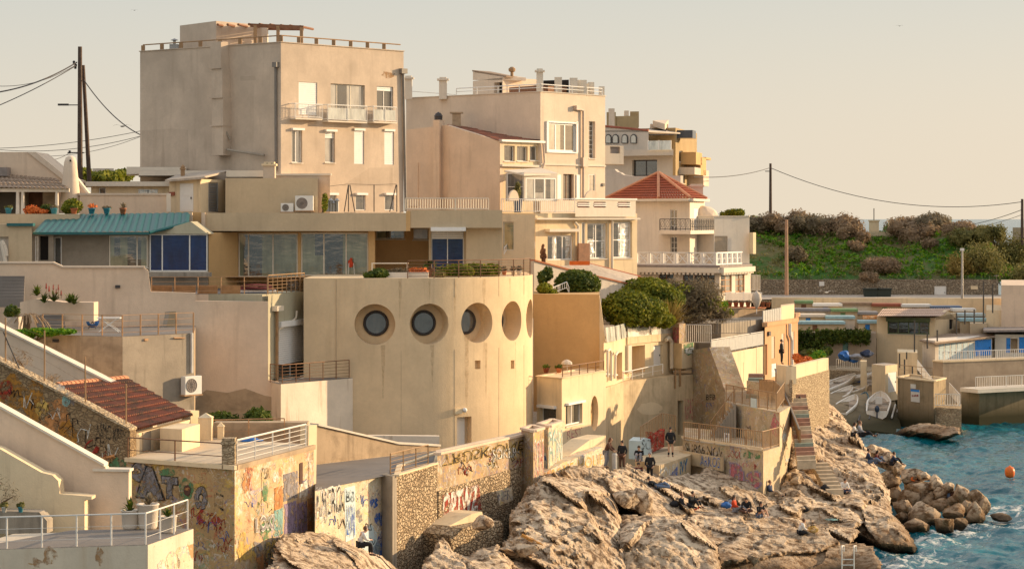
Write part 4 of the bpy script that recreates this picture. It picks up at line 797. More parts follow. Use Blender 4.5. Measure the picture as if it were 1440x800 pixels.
A,B,C,E=P(70,302.5,139),P(267,299.5,138.4),P(266,312,135.4),P(45,328,133.8)
Cm=P(210,326,133.6)
mb=MB(); corr(mb,A,P(215,300.5,138.6),Cm,E,17,.05,1,sub=6); k=len(mb.v); corr(mb,P(215,300.5,138.6),B,C,Cm,5,.05,1,sub=6); mb.build('roof','teal_metal',t)
f=Fac((47,133.75),(210,133.55)); f.pbox(m:=MB(),46,326.5,210,330,-.1,.02); m.build('gutter','teal_metal',t); m=MB().tube(Cm+Vector((0,0,-.05)),C+Vector((0,0,-.05)),.1,6); m.build('gutter','teal_metal',t); Fac((-60,133),(46,133)).pbox(m:=MB(),10,314,47,318,-.5,.15); m.build('small_roof','teal_metal',t)
m=MB().prism([P(210,329,134.6),P(292,329,134.3),P(268,311.5,134.6)],(0,3,0)); m.build('gable_panel','green_beige',t)
Fac((210,134.4),(296,134.2)).pbox(m:=MB(),209,383,298,389,0,.3); m.build('sill','concrete',t)
block(t,[(293.5,137),(334,139.9)],Z(327,138),12,'orange_ochre',depth=6)
# rooftop terrace walls of the teal house / behind
t,fs,V=bld('rear_terrace_wall','long pink parapet wall with flower pots behind the teal roof','wall',[(112,143),(236,143.2)],Z(274.5,143),12,'pink_plaster',depth=.5,cop='pale_pink')
Fac((228,142.8),(240,142.9)).pbox(m:=MB(),234,272,240,298,0,.2); m.build('pier','ledge_white',t)
t,fs,V=bld('roof_terrace','roof terrace floor with a low beige kerb in front of the pink porch','terrace',[(-60,137.5),(112,137.5)],Z(301,137.5),12,'fascia_beige',depth=9)
zt=Z(301,137.5)
for i,(px,m,pl,kd,ph,lb) in enumerate(((12,'blue_pot','olive_leaf','leaf',.2,'turquoise pot at the far left of the roof terrace'),(76,'blue_pot','grey_leaf','leaf',.2,'turquoise pot with grey plant right of the orange flowers'),(104,'terracotta','dark_leaf','leaf',.2,'small brown pot beneath the round green bush'),(129,'blue_pot','orange_flower','leaf',.3,'turquoise pot with an orange cactus by the white buttress'),(150,'blue_pot','grey_leaf','leaf',.15,'wide turquoise pot alone in front of the pink parapet'),(173,'terracotta','grey_leaf','spiky',.55,'terracotta pot with a spiky agave in front of the pink parapet'))):
    p=XY(px,138.5); p.z=zt; pot('plant_pot',lb,p,.22,.36,m,pl,kd,ph,seed=i)
bush('round_bush','round glossy green bush beside the white chimney','shrub',[pxell(102,290,139.5,13,10,.6),pxell(95,293,139.3,8,7,.4)],1300,'hedge_leaf',.11,21)
bush('flower_bush','orange flowering low bush in front of the porch','shrub',[pxell(45,296,139,11,7,.4),pxell(58,298,139,9,4,.4)],600,'orange_flower',.10,22,core=False)
bush('fern','dark palm fern between the orange flowers and the round bush','plant',[pxell(66,295,139.4,9,7,.4)],500,'dark_leaf',.14,23,ar=.2)
# pink porch house
t=thing('pink_porch_house','pink house with a tiled porch, white posts and sloping parapets at the far left','house',XY(40,146)+Vector((0,0,13)))
f=Fac((-60,146),(110,146)); m=MB(); f.poly(m,[(-60,214),(38,214),(88,250),(96,252),(96,300),(-60,300)],6); m.build('wall','pink_plaster',t)
block(t,[(-60,143.6),(80,143.6)],Z(262,143.6),13,'dirty_wall',{0:[O(-20,270,26,300,'void',rec=1.5,m='grey_mottle'),O(36,268,60,300,'void',rec=1,m='brown_wood')]},depth=3)
corr(MB(),P(-60,240,146),P(80,252,146),P(98,267,141.5),P(-60,264,141.5),24,.06,4,.04).build('porch_roof','roof_brown',t)
Fac((-60,141.7),(95,141.7)).pbox(m:=MB(),-60,265,97,270,-.2,0); m.build('beam','white_plaster',t)
for x in (-6,25,32,80): m=MB().tube(P(x,301,141.8),P(x,268,141.8),.13,10,.1); m.build('post','white_plaster',t)
Fac((-60,145.8),(30,145.8)).pbox(m:=MB(),-60,236,15,248,0,1); m.build('roof_vent','roof_grey',t)
f=Fac((38,145.9),(140,145.9)); m=MB(); m.prism([f.pt(38,214),f.pt(50,214),f.pt(102,256),f.pt(92,256)],-f.n*4); m.build('parapet_slope','pale_pink',t)
c=XY(99,143.4); MB().lathe(Vector((c.x,c.y,Z(300,143.4))),[(.75,0),(.62,1.1),(.48,2.4),(.40,3.2),(.30,3.5),(.1,3.62)],16).build('chimney','pale_pink',t,True)
m=MB().lathe(P(99,226,142.95),[(.01,-.08),(.08,0),(.01,.08)],8); m.build('flue_hole','dark_void',t)
f=Fac((105,143.6),(150,143.6)); m=MB(); f.poly(m,[(106,252),(112,256),(140,293),(138,300),(104,300)],.5); m.build('buttress','pink_plaster',t); m=MB(); m.obox((f.pt(107,251)+f.pt(140,293))/2-f.n*.25,(f.pt(140,293)-f.pt(107,251))/2,f.n*.3,Vector((.04,0,.06))); m.build('coping','ledge_white',t)
# annexes left of the block of flats
t,fs,V=bld('annex_house','low cream annex with flat roofs, small windows and a long white fascia','house',[(128,149.5),(240,149.4)],Z(258,149.5),12,'cream',{0:[O(139,264,149,276,'win',pane='glass_dark',rec=.15),O(194,266,222,276,'win',cols=3,pane='glass_pale',rec=.1)]},depth=8)
for x0,x1,y0,y1,d in ((120,241,255.5,262,149),(178,262,235,245,153),(195,300,240,247,151.5)):
    block(t,[(x0,d),(x1,d)],Z(y0,d),Z(y1,d),'ledge_white',depth=6,name='roof_slab',roof='gravel_roof')
t=thing('annex_room','small cream annex room with white door and louvred vent beside the block of flats','house',XY(265,148)+Vector((0,0,13)))
block(t,[(238,147.2),(282,145.8),(323,150)],Z(252,146),13.5,'cream',{0:[O(253,258,272,298,'door',rec=.06)],1:[O(293,257,307,298,'louvre',rec=.15)]})
m=MB().prism([P(232,256,146.6),P(283,252,145.3),P(325,242,150.2),P(262,243,155)],(0,0,.13)); m.build('roof','gravel_roof',t)
c=XY(257,149); MB().lathe(Vector((c.x,149,Z(252,149))),[(.14,0),(.14,.6),(.2,.62),(.2,.72),(.12,.75),(.16,.8),(.02,.95)],12).build('flue','rail_tan',t)
Fac((238,147.2),(282,145.8)).pbox(m:=MB(),239,270,246,275,0,.12); m.build('meter_box','roof_red',t)
t,fs,V=bld('beige_box_annex','plain beige box annex carrying the air conditioners in front of the block','house',[(317,146.5),(447,145.6)],Z(250.5,146),13.5,'fascia_beige',depth=5)
m=MB(); block(t,[(318,148.5),(375,148.3)],Z(240,148.5),Z(249,148.5),'ledge_white',depth=3,name='roof_slab')
t2,_,_=bld('lit_annex','pale annex wall with white coping below the apartment windows','wall',[(383,149.3),(464,148.5)],Z(247,149),13.5,'beige_block',depth=1.0,cop='ledge_white')
q=thing('stub_chimney','square beige chimney stub with two flue holes','chimney',XY(379,147)+Vector((0,0,16))); chimney(q,379,228,252,147,.75,'beige_block','cream'); 
for s in (-.15,.15): c=XY(379,146.58); m=MB(); m.obox(Vector((c.x+s,146.6,Z(231.5,147))),(.05,0,0),(0,.03,0),(0,0,.08)); m.build('flue_hole','dark_void',q)
u=Vector((1,0,0)); n=Vector((0,-1,0)); acunit('large air conditioner with rusty base on the low roof by the flats',P(428,286,145.3),u,n,1.15,.95); acunit('smaller grey air conditioner left of the large rusty one',P(404,292,145.3),u,n,.8,.55)
zf=Z(298,138.4)+.02
# wire frame posts on pavilion roof
t=thing('post_frame','thin dark posts with a top wire on the pavilion roof','fence',XY(520,142)+Vector((0,0,16)))
for x0,x1 in ((491,484),(492,500),(525,525),(557,548),(559,559),(470,470)): MB().tube(P(x0,299,142.5),P(x1 if x0!=557 else 549,299,142.5),.01).build('foot','dark_metal',t); 
for x0,x1 in ((490,490),(484,490),(499,492),(526,526),(558,558),(548,557)): MB().tube(P(x0,298,142.5),P(x1,260,142.5),.035).build('post','dark_metal',t)
MB().path([P(464,262,142.5),P(490,259,142.5),P(526,260,142.5),P(558,259,142.5)],.012,4).build('wire','dark_metal',t)
bush('roof_plant','thin green climbing plant beside the box annex on the pavilion roof','plant',[pxell(457,285,142.5,4,13,.3)],240,'hedge_leaf',.1,31,core=False)
q=thing('flue_pipes','cluster of short metal flue pipes on the pavilion roof','flue',P(466,297,143)); 
for i,x in enumerate((461,465,469,474)): MB().lathe(P(x,298,143),[(.12,0),(.12,.5+.15*(i%2)),(.18,.55+.15*(i%2)),(.05,.7+.15*(i%2))],8).build('flue','grey_metal',q)
for x0,x1,lb in ((570,640,'vertical slat railing on the pavilion roof, sunlit left run'),(641,687,'short shaded slat railing on the pavilion roof, right run')):
    rail(lb,[XY(x0,139.5)+Vector((0,0,Z(295.5,139))),XY(x1,139.5)+Vector((0,0,Z(295.5,139)))],.72,'cream_frame',step=3,vert=True,br=.025,vstep=.15)
# ================================================================ block of flats
t=thing('apartment_block','tall plain beige apartment block with white balconies and a rooftop pergola','building',XY(395,154)+Vector((0,0,14)))
A0=(197,158.4);A1=(395,150);A2=(567.5,158.2)
w=dict(rec=.22)
w_,fs,V=block(t,[A0,A1,A2],30.08,14,'beige_block',{1:[
 O(420,116,446,162,'shutter',**w,boxh=0),O(465,119,513,163,'win',at=[.22,.62],pane='glass_pale',frame='cream_frame',sill=0,**w),O(530,122,553,165,'win',cols=2,pane='glass_dark',sh=.15,sill=0,**w),
 O(410,183,425,229,'win',pane='glass_pale',boxh=.12,cols=2,**w),O(457,185,471,229,'win',pane='glass_pale',sh=.22,boxh=.12,**w),O(498,184,512,231,'shutter',rec=.1),O(540.5,185,554,232,'shutter',rec=.1),
 O(458,274,473,296,'win',pane='glass_grey',boxh=.12,sill=0,rec=.12),O(500,274,514,296,'win',pane='glass_grey',boxh=.12,sill=0,rec=.12),O(541,274,554,296,'win',pane='glass_grey',boxh=.12,sill=0,rec=.12)]},cop='beige_block',coph=.05)
fA,fB=fs
for x0,x1,y0,y1 in ((407,445,147,169),(453,508,149,173),(517,550,151,174)):
    o=MB(); u0,z0,u1,z1=fB.rect(x0,y0,x1,y1); fB.box(o,u0,z0,u1,z0+.1,.0,.6); b=o.build('balcony','ledge_white',t)
    o=MB(); c=[fB.L3(u0,z1,.02),fB.L3(u0,z1,.57),fB.L3(u1,z1,.57),fB.L3(u1,z1,.02)]; o.path(c,.035); o.path([p-Vector((0,0,z1-z0-.18)) for p in c],.025)
    for p in (c[1],c[2],(c[1]+c[2])/2): o.tube(p,p-Vector((0,0,z1-z0-.08)),.03)
    for p,q in ((c[0],c[1]),(c[1],c[2]),(c[2],c[3])):
        nb=max(2,int((q-p).length/.13)); 
        for i in range(1,nb): r_=p.lerp(q,i/nb); o.tube(r_,r_-Vector((0,0,z1-z0-.15)),.009,4)
    o.build('railing','white_paint',b)
    if x0!=407: o=MB(); fB.box(o,u0+.08,z0+.22,u1-.08,z1-.2,.52,.54); o.build('glass_panel','panel_glass',b)
blobpatch(t,fA,[(199.5,184),(240,181),(264,183),(266,243),(199.5,244)],'beige_patch',w=.006,name='repair_patch'); blobpatch(t,fA,[(338,108),(358,107),(360,113),(338,114)],'beige_patch',w=.006,name='repair_patch'); blobpatch(t,fB,ragged(545,106,10,5,12,7,.4),'rust_stain',w=.006,name='rust_patch'); blobpatch(t,fB,[(480,262),(520,236),(552,236),(552,262)],'beige_patch',w=.005,name='repair_patch')
pipe(t,fA,[(389,92),(389.5,240)],.09); pipe(t,fB,[(565,98),(569,297)],.1,'pipe_grey',.12)
fA.pbox(m:=MB(),387,88,393,95,0,.3); m.build('hopper','pipe_grey',t); fB.pbox(m:=MB(),561,97,569,104,0,.3); m.build('hopper','pipe_grey',t)
m=MB()
for (y0,y1,x0,x1) in ((60,98,307,322),(98,139,309,324),(139,178,309.5,325),(178,219,310,325)):
    fA.pbox(m,x0,y0,x1,y1-1.2,-.1,.75); fA.pbox(m,x0-2,y1-1.2,x1+.5,y1,-.1,.85)
m.build('chimney_stack','beige_block',t)
m=MB(); m.path([fA.pt(322,178,.5),fA.pt(328,197,.3)],.06); m.path([fA.pt(327,211,.5),fA.pt(376,219,.3)],.1); m.build('canopy_strip','concrete',t)  # tubes stand in for a sloped canopy strip on this face
m=MB(); z=30.13; 
def on(f,px,z,w=-.15): d=f.d(px); return XY(px,d)-f.n*.15+Vector((0,0,z))
c=[on(fA,199,z),on(fA,393,z),on(fB,565,z)]
for a,b in zip(c,c[1:]):
    m.tube(a+Vector((0,0,.42)),b+Vector((0,0,.42)),.045); 
    n_=7 
    for i in range(n_): p=a.lerp(b,i/n_); m.box(p.x-.12,p.y-.12,p.z-.05,p.x+.12,p.y+.12,p.z+.38)
m.build('roof_railing','rail_tan',t)
block(t,[(253,160),(304,156.2),(375,160)],Z(33,158),30.08,'beige_block',depth=3,name='stair_room')
ff=Fac((330,160),(376,159.5)); ff.pbox(m:=MB(),331,36,376,62,-.2,0); m.build('stair_room_wall','ledge_white',t)
m=MB(); 
for i,(x,y) in enumerate(((306,35),(320,35),(335,35),(350,34.5),(365,34.5),(380,35),(395,36),(408,36.5),(422,37.5))): m.tube(P(x,y,154.5+i*.1),P(x+18,y+4,160.5),.09,6)
m.obox((P(352,36,155)+P(427,39,155))/2,(P(427,39,155)-P(352,36,155))/2,(0,.1,0),(0,0,.12)); m.obox((P(330,40,160)+P(427,41,160))/2,(P(427,41,160)-P(330,40,160))/2,(0,.1,0),(0,0,.12)); m.build('pergola_beams','brown_wood',t)
for x,y,d in ((359,36,155),(391,37,155),(424,39,155),(373,40,160),(424,41,160)): m=MB(); a=P(x,y,d); m.box(a.x-.11,d-.11,30.1,a.x+.11,d+.11,a.z); m.build('pergola_post','rail_tan',t)
q=thing('vent_cowl','small metal vent cowl on the left roof edge of the apartment block','vent',on(fA,233,30.1)); c=on(fA,234,30.1)-fA.n*.6; MB().box(c.x-.3,c.y-.3,30.1,c.x+.3,c.y+.3,30.5).lathe(c+Vector((0,0,.4)),[(.1,0),(.1,.25),(.28,.3),(.02,.42)],10).build('cowl','grey_metal',q)
# distant bits at left horizon
t,fs,V=bld('distant_roof','sliver of a distant low house roof behind the utility pole','house',[(130,190),(160,190)],Z(237,190),12,'far_white',depth=8)
bush('background_trees','dark green tree tops behind the utility pole','tree',[pxell(117,247,175,12,10,3),pxell(150,250,175,22,9,3),pxell(172,247,178,12,8,3)],1500,'hedge_leaf',.22,33,base=P(140,275,175))
# poles and cables
def pole(label,px,y0,y1,d,r=.16,mat='wood_pole',name='utility_pole',lean=0):
    q=thing(name,label,'pole',P(px,y1,d)); MB().tube(P(px,y1,d),P(px+lean,y0,d),r,10,r*.75).build('pole',mat,q); return q
q=pole('tall wooden utility pole with cables at the upper left',112.5,66,262,165,.2)
MB().tube(P(126,262,165.5),P(117,92,165.3),.17,10,.12).build('brace_pole','wood_pole',q); MB().tube(P(86,148,165),P(112,148,165),.04).build('lamp_arm','dark_metal',q)
MB().obox(P(89,147.5,165),(.38,0,0),(0,.12,0),(0,0,.07)).build('lamp_head','dark_metal',q)
for y,x in ((88,104),(92,106),(95,106),(214,98)): MB().lathe(P(x,y,165),[(.05,-.12),(.12,-.05),(.06,0),(.12,.06),(.04,.12)],8).build('insulator','dark_metal',q)
MB().tube(P(95,215,165),P(118,215,165),.05).build('crossarm','dark_metal',q)
def cable(label,pts,r=.03,sag=0,group='overhead power cables'):
    P0,P1=P(*pts[0]),P(*pts[-1]); L=[P0.lerp(P1,i/20)-Vector((0,0,sag*4*(i/20)*(1-i/20))) for i in range(21)]; single(MB().path(L,r,5),'power_cable','dark_metal',label,'cable',group)
cable('thick cable sagging from the left edge to the tall pole',[(-10,131,150),(108,88,165)],.05,.35); cable('lower cable running from the left edge to the tall pole',[(-10,152,150),(108,92,165)],.035,.15); cable('thin cable above the thick one left of the tall pole',[(-10,121,150),(108,91,165)],.02,.5)
cable('cable dropping from the tall pole to the apartment block',[(118,113,165),(198,190,158.6)],.04,.5)
cable('upper thin wire crossing behind the tall pole',[(-10,209,200),(200,184,190)],.025,.3); cable('middle thin wire crossing behind the tall pole',[(-10,210,200),(200,191,190)],.025,.6); cable('lowest thin wire crossing behind the tall pole',[(-10,212,200),(200,191.5,190)],.02,1.0)
cable('short wire by the pink house chimney',[(60,225,160),(98,215,165)],.02,.2)
# ================================================================ white apartment house
SC=1.06
t=thing('pink_apartment_house','large pink white apartment house with roof chimneys, balconies and a conservatory','building',XY(760,164)+Vector((0,0,12)))
B0=(571,168.6);B1=(760,160);B2=(851,165.7)
w_,fs,V=block(t,[B0,B1,B2],hsc(27.38),14.5,'pale_pink',{1:[O(770,173,809,214,'win',at=[.3,.63],pane='glass_pale',rec=.12,fw=.16),O(828,171,837,223,'win',rows=8,pane='glass_grey',rec=.3),O(792,245,807,282,'win',pane='glass_dark',cols=2,rec=.3,sill=0,frame='brown_wood'),O(828,245,837,279,'win',pane='glass_pale',rec=.1)]},cop='ledge_white',coph=.05)
fA,fB=fs
fB.pbox(m:=MB(),760,231.5,851,233.5,0,.1); m.build('string_course','ledge_white',t)
for x in ((783,788),(810,815)): fB.pbox(m:=MB(),x[0],246,x[1],281,.0,.07); m.build('shutter','white_paint',t)
m=MB(); fB.pbox(m,768,171.5,811,173.5,0,.12); fB.pbox(m,768,213.5,811,215.5,0,.12); fB.pbox(m,767.5,171.5,770,215,0,.12); fB.pbox(m,809,171.5,811.5,215,0,.12); m.build('window_surround','white_paint',t)
pipe(t,fB,[(806,152),(818,156),(818,280)],.09,'pipe_pink',.15); fB.pbox(m:=MB(),806,149,811,155,0,.35); m.build('hopper','pipe_pink',t); fB.pbox(m:=MB(),816,222,823,235,0,.3); m.build('hopper','pipe_pink',t); pipe(t,fB,[(762,202),(764,228),(761,238)],.07,'pipe_pink',.12); fB.pbox(m:=MB(),846,258,849,262,0,.1); m.build('wall_lamp','dark_metal',t)
# left gabled wing
W0=(571,163);W1=(703,157.2);W2=(761,160.4)
f=Fac(W0,W1); m=MB(); f.poly(m,[(571,183),(628,176),(703,199),(703,297),(571,300)],.4); m.build('wing_wall','pink_plaster',t)
w2,fs2,_=block(t,[(702.5,157.2),(761,160.4)],Z(199,158),Z(300,158),'cream',{0:[O(709,205,724,227,'win',pane='glass_grey',rec=.25),O(727,206,742,227,'win',pane='glass_grey',rec=.25),O(745,206,756,226,'win',pane='glass_grey',rec=.25)]},depth=6,name='wing_front')
fw=fs2[0]; fw.pbox(m:=MB(),703,232,764,235,0,.25); m.build('cornice','ledge_white',t); fw.pbox(m:=MB(),702,197.5,763,200.5,-.05,.3); m.build('gutter','white_paint',t)
corr(MB(),P(628,176,162),P(700,184,170),P(763,198,160.2),P(703,199,157),24,.06,5,.04).build('wing_roof','roof_tiles',t)
f2=Fac((609,161.2),(624,160.6)); 
block(t,[(609,160.6),(618,160.2),(625,161.5)],Z(169,160.5),Z(297,160.5),'pink_plaster',name='chimney_stack'); MB().lathe(P(616.5,169,161),[(.3,0),(.3,.25),(.34,.28),(.2,.5),(.02,.6)],8).build('chimney_cap','dark_metal',t)
m=MB(); m.obox(P(642,170,163),(.32,0,0),(0,.3,0),(0,0,.6)); m.obox(P(642,159,163),(.5,0,0),(0,.4,0),(0,0,.05)); m.build('small_chimney','dirty_wall',t)
f.pbox(m:=MB(),572,229,588.5,290,0,.06); m.build('wall_panel','pink_plaster',t)
# roof things
for px,y0,y1,d,w in ((574.5,107,140,167,.55),(623,109,140,166,.6),(759,97,131,161.5,.5)): chimney(t,px,y0,y1,d,w,'ledge_white','ledge_white',flare=1.5)
block(t,[(665,170),(707,165.5),(755,168)],Z(111,167),hsc(27.3),'pale_pink',{0:[O(695,116,706,133,'void',rec=.5)]},name='roof_room')
m=MB().prism([P(664,101,170),P(712,109,165.2),P(737,112,167),P(690,103,172)],(0,0,.12)); m.build('roof_room_roof','roof_brown',t); f=Fac((665,170),(707,165.5)); m=MB(); m.prism([f.pt(665,101.5),f.pt(707,108.5),f.pt(707,113),f.pt(665,113)],-f.n*2); m.build('roof_room_gable','pale_pink',t)
MB().lathe(P(720,109,166.5),[(.12,0),(.12,.4),(.25,.45),(.28,.65),(.12,.8)],10).build('vent_cowl','rail_tan',t)
f=Fac((715,164.2),(757,161.6)); f.pbox(m:=MB(),716,122,755,131,-.05,0); m.build('wood_fence','brown_wood',t); f=Fac((762,161),(850,166)); f.pbox(m:=MB(),764,121,805,132,-.7,-.6); m.build('wood_fence','brown_wood',t)
for px,y0,w in ((785,109,.28),(806.5,110,.3),(815,113,.55),(823,118,.3),(831,116,.25),(846,122,.22)): d=Fac(B1,B2).d(px)+.8; c=XY(px,d); MB().box(c.x-w,c.y-.2,hsc(27.3),c.x+w,c.y+.2,Z(y0,d)).build('roof_pier','ledge_white',t)
m=MB(); c=[on(fA,640,hsc(27.5)),on(fA,759,hsc(27.5)),on(fB,849,hsc(27.5))]
for a,b in zip(c,c[1:]):
    m.path([a+Vector((0,0,.45)),b+Vector((0,0,.45))],.04); m.path([a+Vector((0,0,.2)),b+Vector((0,0,.2))],.03)
    for i in range(5): p=a.lerp(b,i/4); m.tube(p-Vector((0,0,.1)),p+Vector((0,0,.45)),.04)
m.path([on(fA,575,hsc(27.9)),on(fA,640,28.0)],.03); m.build('roof_railing','white_paint',t)
block(t,[(764,169),(800,168)],Z(113,168.5),hsc(27.3),'dark_void',depth=1.5,name='roof_plant'); block(t,[(722,171),(762,170)],Z(113,170),hsc(27.3),'roof_brown',depth=2,name='roof_plant')
# conservatory
f=Fac((711,154.5),(741,153)); g=Fac((741,153),(784,156))
block(t,[(711,154.8),(737,153.6),(784,156)],Z(243,154),Z(283,154),'far_white',{0:[O(713,243.5,736,282,'win',rows=2,pane='glass_grey',rec=.08,sill=0)],1:[O(739,250,782,282,'win',at=[.3,.62],pane='glass_pale',rec=.08,fw=.1,sill=0)]},name='conservatory')
m=MB().prism([P(709,242,155),P(737,247.5,153.3),P(786,246.5,156.2),P(760,238,160)],(0,0,.12)); m.build('conservatory_roof','ledge_white',t)
# balcony level
zb=Z(300,151.5)
block(t,[(704,151.8),(753,150.7),(896,157.5)],Z(300,151.5),11.5,'cream',{1:[O(770,331,806,366,'win',at=[.3,.62],pane='glass_sea',rec=.2,fw=.1,sill=0),O(818,313,822.5,357,'win',pane='glass_grey',rec=.1,sill=0),O(826,314,854,364,'win',cols=2,rows=2,pane='glass_sea',rec=.25,fw=.1),O(861.5,312,889,363,'win',cols=2,rows=2,pane='glass_sea',rec=.25,fw=.1)],0:[O(708,312,722,352,'win',pane='glass_pale',frame='cream_frame',rec=.3)]},name='lower_storey')
Fac((753,150.4),(896,157.2)).pbox(m:=MB(),752,306.5,897,309,-.2,.25); m.build('cornice','ledge_white',t)
fL=Fac((753,150.7),(896,157.5)); 
fL.pbox(m:=MB(),766,322,809,326,.0,.5); m.build('awning_roller','ledge_white',t); fL.pbox(m:=MB(),808,342,824,372,.3,.4); m.build('brown_screen','brown_wood',t)
pipe(t,fL,[(806,312),(811,318),(811,346)],.1,'ledge_white',.15); pipe(t,fL,[(858.5,308),(858.5,384)],.1,'ledge_white',.15)
fP=Fac((809,152.4),(894,157)); mb=MB(); oo=[(812,284,829,292),(835,284,852,292),(869,284,886,292)]; holes(mb,fP,Z(305,154),Z(280.5,154),[(*fP.rect(*r),.15) for r in oo],.15); mb.build('parapet','ledge_white',t)
for r in oo: 
    u0,z0,u1,z1=fP.rect(*r); m=MB(); fP.box(m,u0,z0+.1,u1,z0+.18,-.1,.04); fP.box(m,u0,z0+.25,u1,z0+.32,-.1,.04); m.build('parapet_bars','white_paint',t); fP.box(m:=MB(),u0+.01,z0+.01,u1-.01,z1-.01,-.145,-.13); m.build('recess','roof_red',t)
fP.pbox(m:=MB(),808,279,895,281,-.3,.08); m.build('coping','white_paint',t)
rail('white baluster railing along the conservatory balcony of the pink apartment house',[XY(705,151.4)+Vector((0,0,zb+.05)),XY(753,150.5)+Vector((0,0,zb+.05)),XY(808,152.2)+Vector((0,0,zb+.05))],.95,'white_paint',step=1.8,vert=True,br=.02,vstep=.16)
for px,rx in ((748,10),(858,16)): m=MB(); c=fL.pt(px,282,-1.8); m.prism([c+fL.u*math.cos(a)*rx/20.5+Vector((0,0,.75*math.sin(a))) for a in (math.pi*i/10 for i in range(11))],-fL.n*.15); m.build('curved_divider','pale_pink',t)
q=thing('potted_cactus','tall green plant in a dark pot inside the conservatory corner','potted plant',XY(728,153.2)+Vector((0,0,zb+.1))); b=XY(728,152.6)+Vector((0,0,zb+.05)); MB().lathe(b,[(.25,0),(.32,.9),(.3,.95)],10).build('pot','cloth_navy',q); leaves(MB(),[(b.x,b.y,b.z+1.5,.22,.2,.65)],200,.14,3,.1).build('plant','olive_leaf',q)
rail('small white stair railing at the foot of the pink apartment house',[P(709,358,147),P(716,349,148),P(752,349,148.5)],.45,'white_paint',step=1.5,vert=True,br=.018,vstep=.25)
t2,_,_=bld('side_passage_wall','pale wall with a glazed door between pavilion and pink apartment house','wall',[(706.5,147.5),(752,147)],Z(302,147.5),12,'cream',{0:[O(707.5,312,723,352,'win',pane='glass_curtain',frame='cream_frame',rec=.15,sill=0)]},depth=3,)
# garden wall in front
t=thing('garden_wall','rough white garden wall with tile coping stepping down before the pink house','wall',P(800,395,146)); f=Fac((750,144.5),(892,150)); m=MB(); f.poly(m,[(751,367),(765,371),(800,380),(892,402),(892,430),(751,430)],.35); m.build('wall','white_plaster',t)
m=MB(); pts=[(751,366),(766,370),(800,379),(892,401)]
for a,b in zip(pts,pts[1:]): A,B=f.pt(*a,-.17),f.pt(*b,-.17); m.obox((A+B)/2,(B-A)/2,f.n*.25,Vector((0,0,.05)))
m.build('tile_coping','terracotta',t)
t,_,_=bld('lean_to_roof','low white lean to roof with gravel top beside the hedge','roof',[(812,149),(895,153)],Z(392,150),11,'white_plaster',depth=3); m=MB().prism([P(780,377,149),P(828,372,152.5),P(897,390,155.5),P(893,402,150.3),P(845,393,149.3)],(0,0,.1)); m.build('roof','gravel_roof',t); m=MB(); m.tube(P(828,371,152.4),P(900,389,155.6),.08); m.build('roof_edge','roof_red',t)
q=thing('orange_planter','long low orange planter on the terrace below the awning','planter',P(815,371,149)); MB().obox(P(815,370,149),(.7,0,0),(0,.2,0),(0,0,.14)).build('box','buoy_orange',q)
# ================================================================ far hillside building
t=thing('arched_house','pale house with four small arched windows and a wide dark picture window','building',XY(880,210)+Vector((0,0,12)))
block(t,[(845,212),(912,209)],Z(183,210),14,'far_white',depth=10,name='upper_wall'); f=Fac((845,211.95),(912,208.95))
f_=Fac((845,212),(912,209)); m=MB(); m.prism([f_.pt(845,181),f_.pt(852,178.5),f_.pt(912,184),f_.pt(912,186),f_.pt(845,186)],-f_.n*6); m.build('gable','far_white',t); m=MB(); m.tube(f_.pt(850,177.6),f_.pt(912,183.5),.12); m.build('roof_edge','roof_red',t)
for x in (856,866,879,891.5):
    m=MB(); rr_=4.4; pts=[f.pt(x-rr_,202)]+[f.pt(x-rr_*math.cos(a),194-rr_*math.sin(a)*1.15) for a in (math.pi*i/8 for i in range(9))]+[f.pt(x+rr_,202)]; m.prism([p+f.n*.08 for p in pts],-f.n*.05); wo=m.build('arched_window','dark_metal',t)
    pts=[f.pt(x-3.2,201)]+[f.pt(x-3.2*math.cos(a),194-3.2*math.sin(a)*1.15) for a in (math.pi*i/8 for i in range(9))]+[f.pt(x+3.2,201)]; MB().poly([p+f.n*.1 for p in pts]).build('pane','glass_pale',wo)
block(t,[(848,207.5),(947,203.5)],Z(210.5,205),Z(219,205),'far_white',depth=5,name='balcony_slab')
block(t,[(850,209),(946,205)],Z(219,207),Z(300,207),'far_white',{0:[O(889,225,924,248,'win',cols=2,pane='glass_dark',rec=.4,fw=.12,frame='dark_metal')]},depth=8,name='lower_wall')
m=MB(); g=Fac((911,204.6),(945,203.4)); g.pbox(m,912,198,944,211,-.02,0); m.build('glass_balustrade','panel_glass',t)
[(g.pbox(m:=MB(),x,197.5,x+1.2,211,0,.05),m.build('balustrade_post','white_paint',t)) for x in (911,926,943)]
f=Fac((850,200),(955,196)); m=MB(); f.poly(m,[(850,240),(858,238),(864,238),(868,242),(872,243),(876,246),(890,248),(957,247),(957,300),(850,300)],.5); m.build('stepped_wall','far_white',t)
fb=Fac((850,166),(878,167)); block(t,[(850,166.6),(877,167.6)],Z(205,167),Z(231,167),'far_white',{0:[O(858,206.5,872,216,'void',m='roof_grey',rec=.2)]},depth=3,name='balcony_box')
t=thing('ochre_house','tall ochre house with chimneys and sunlit balconies facing the sea','building',XY(920,222)+Vector((0,0,12)))
block(t,[(851,222),(950,218),(980,232)],Z(181,220),12,'far_ochre',{1:[O(955,212,960,228,'win',pane='glass_dark'),O(957,240,963,258,'win',pane='glass_dark'),O(966,222,970,234,'win',pane='glass_dark')]},name='wall')
block(t,[(853,220),(898,218)],Z(163.5,219),Z(182,219),'far_ochre',depth=5,name='upper_wall'); 
for x0,x1,y0 in ((853,866,158),(886,898.5,157)): block(t,[(x0,219.5),(x1,219.3)],Z(y0,219.4),Z(178,219.4),'far_ochre',depth=2,name='chimney')
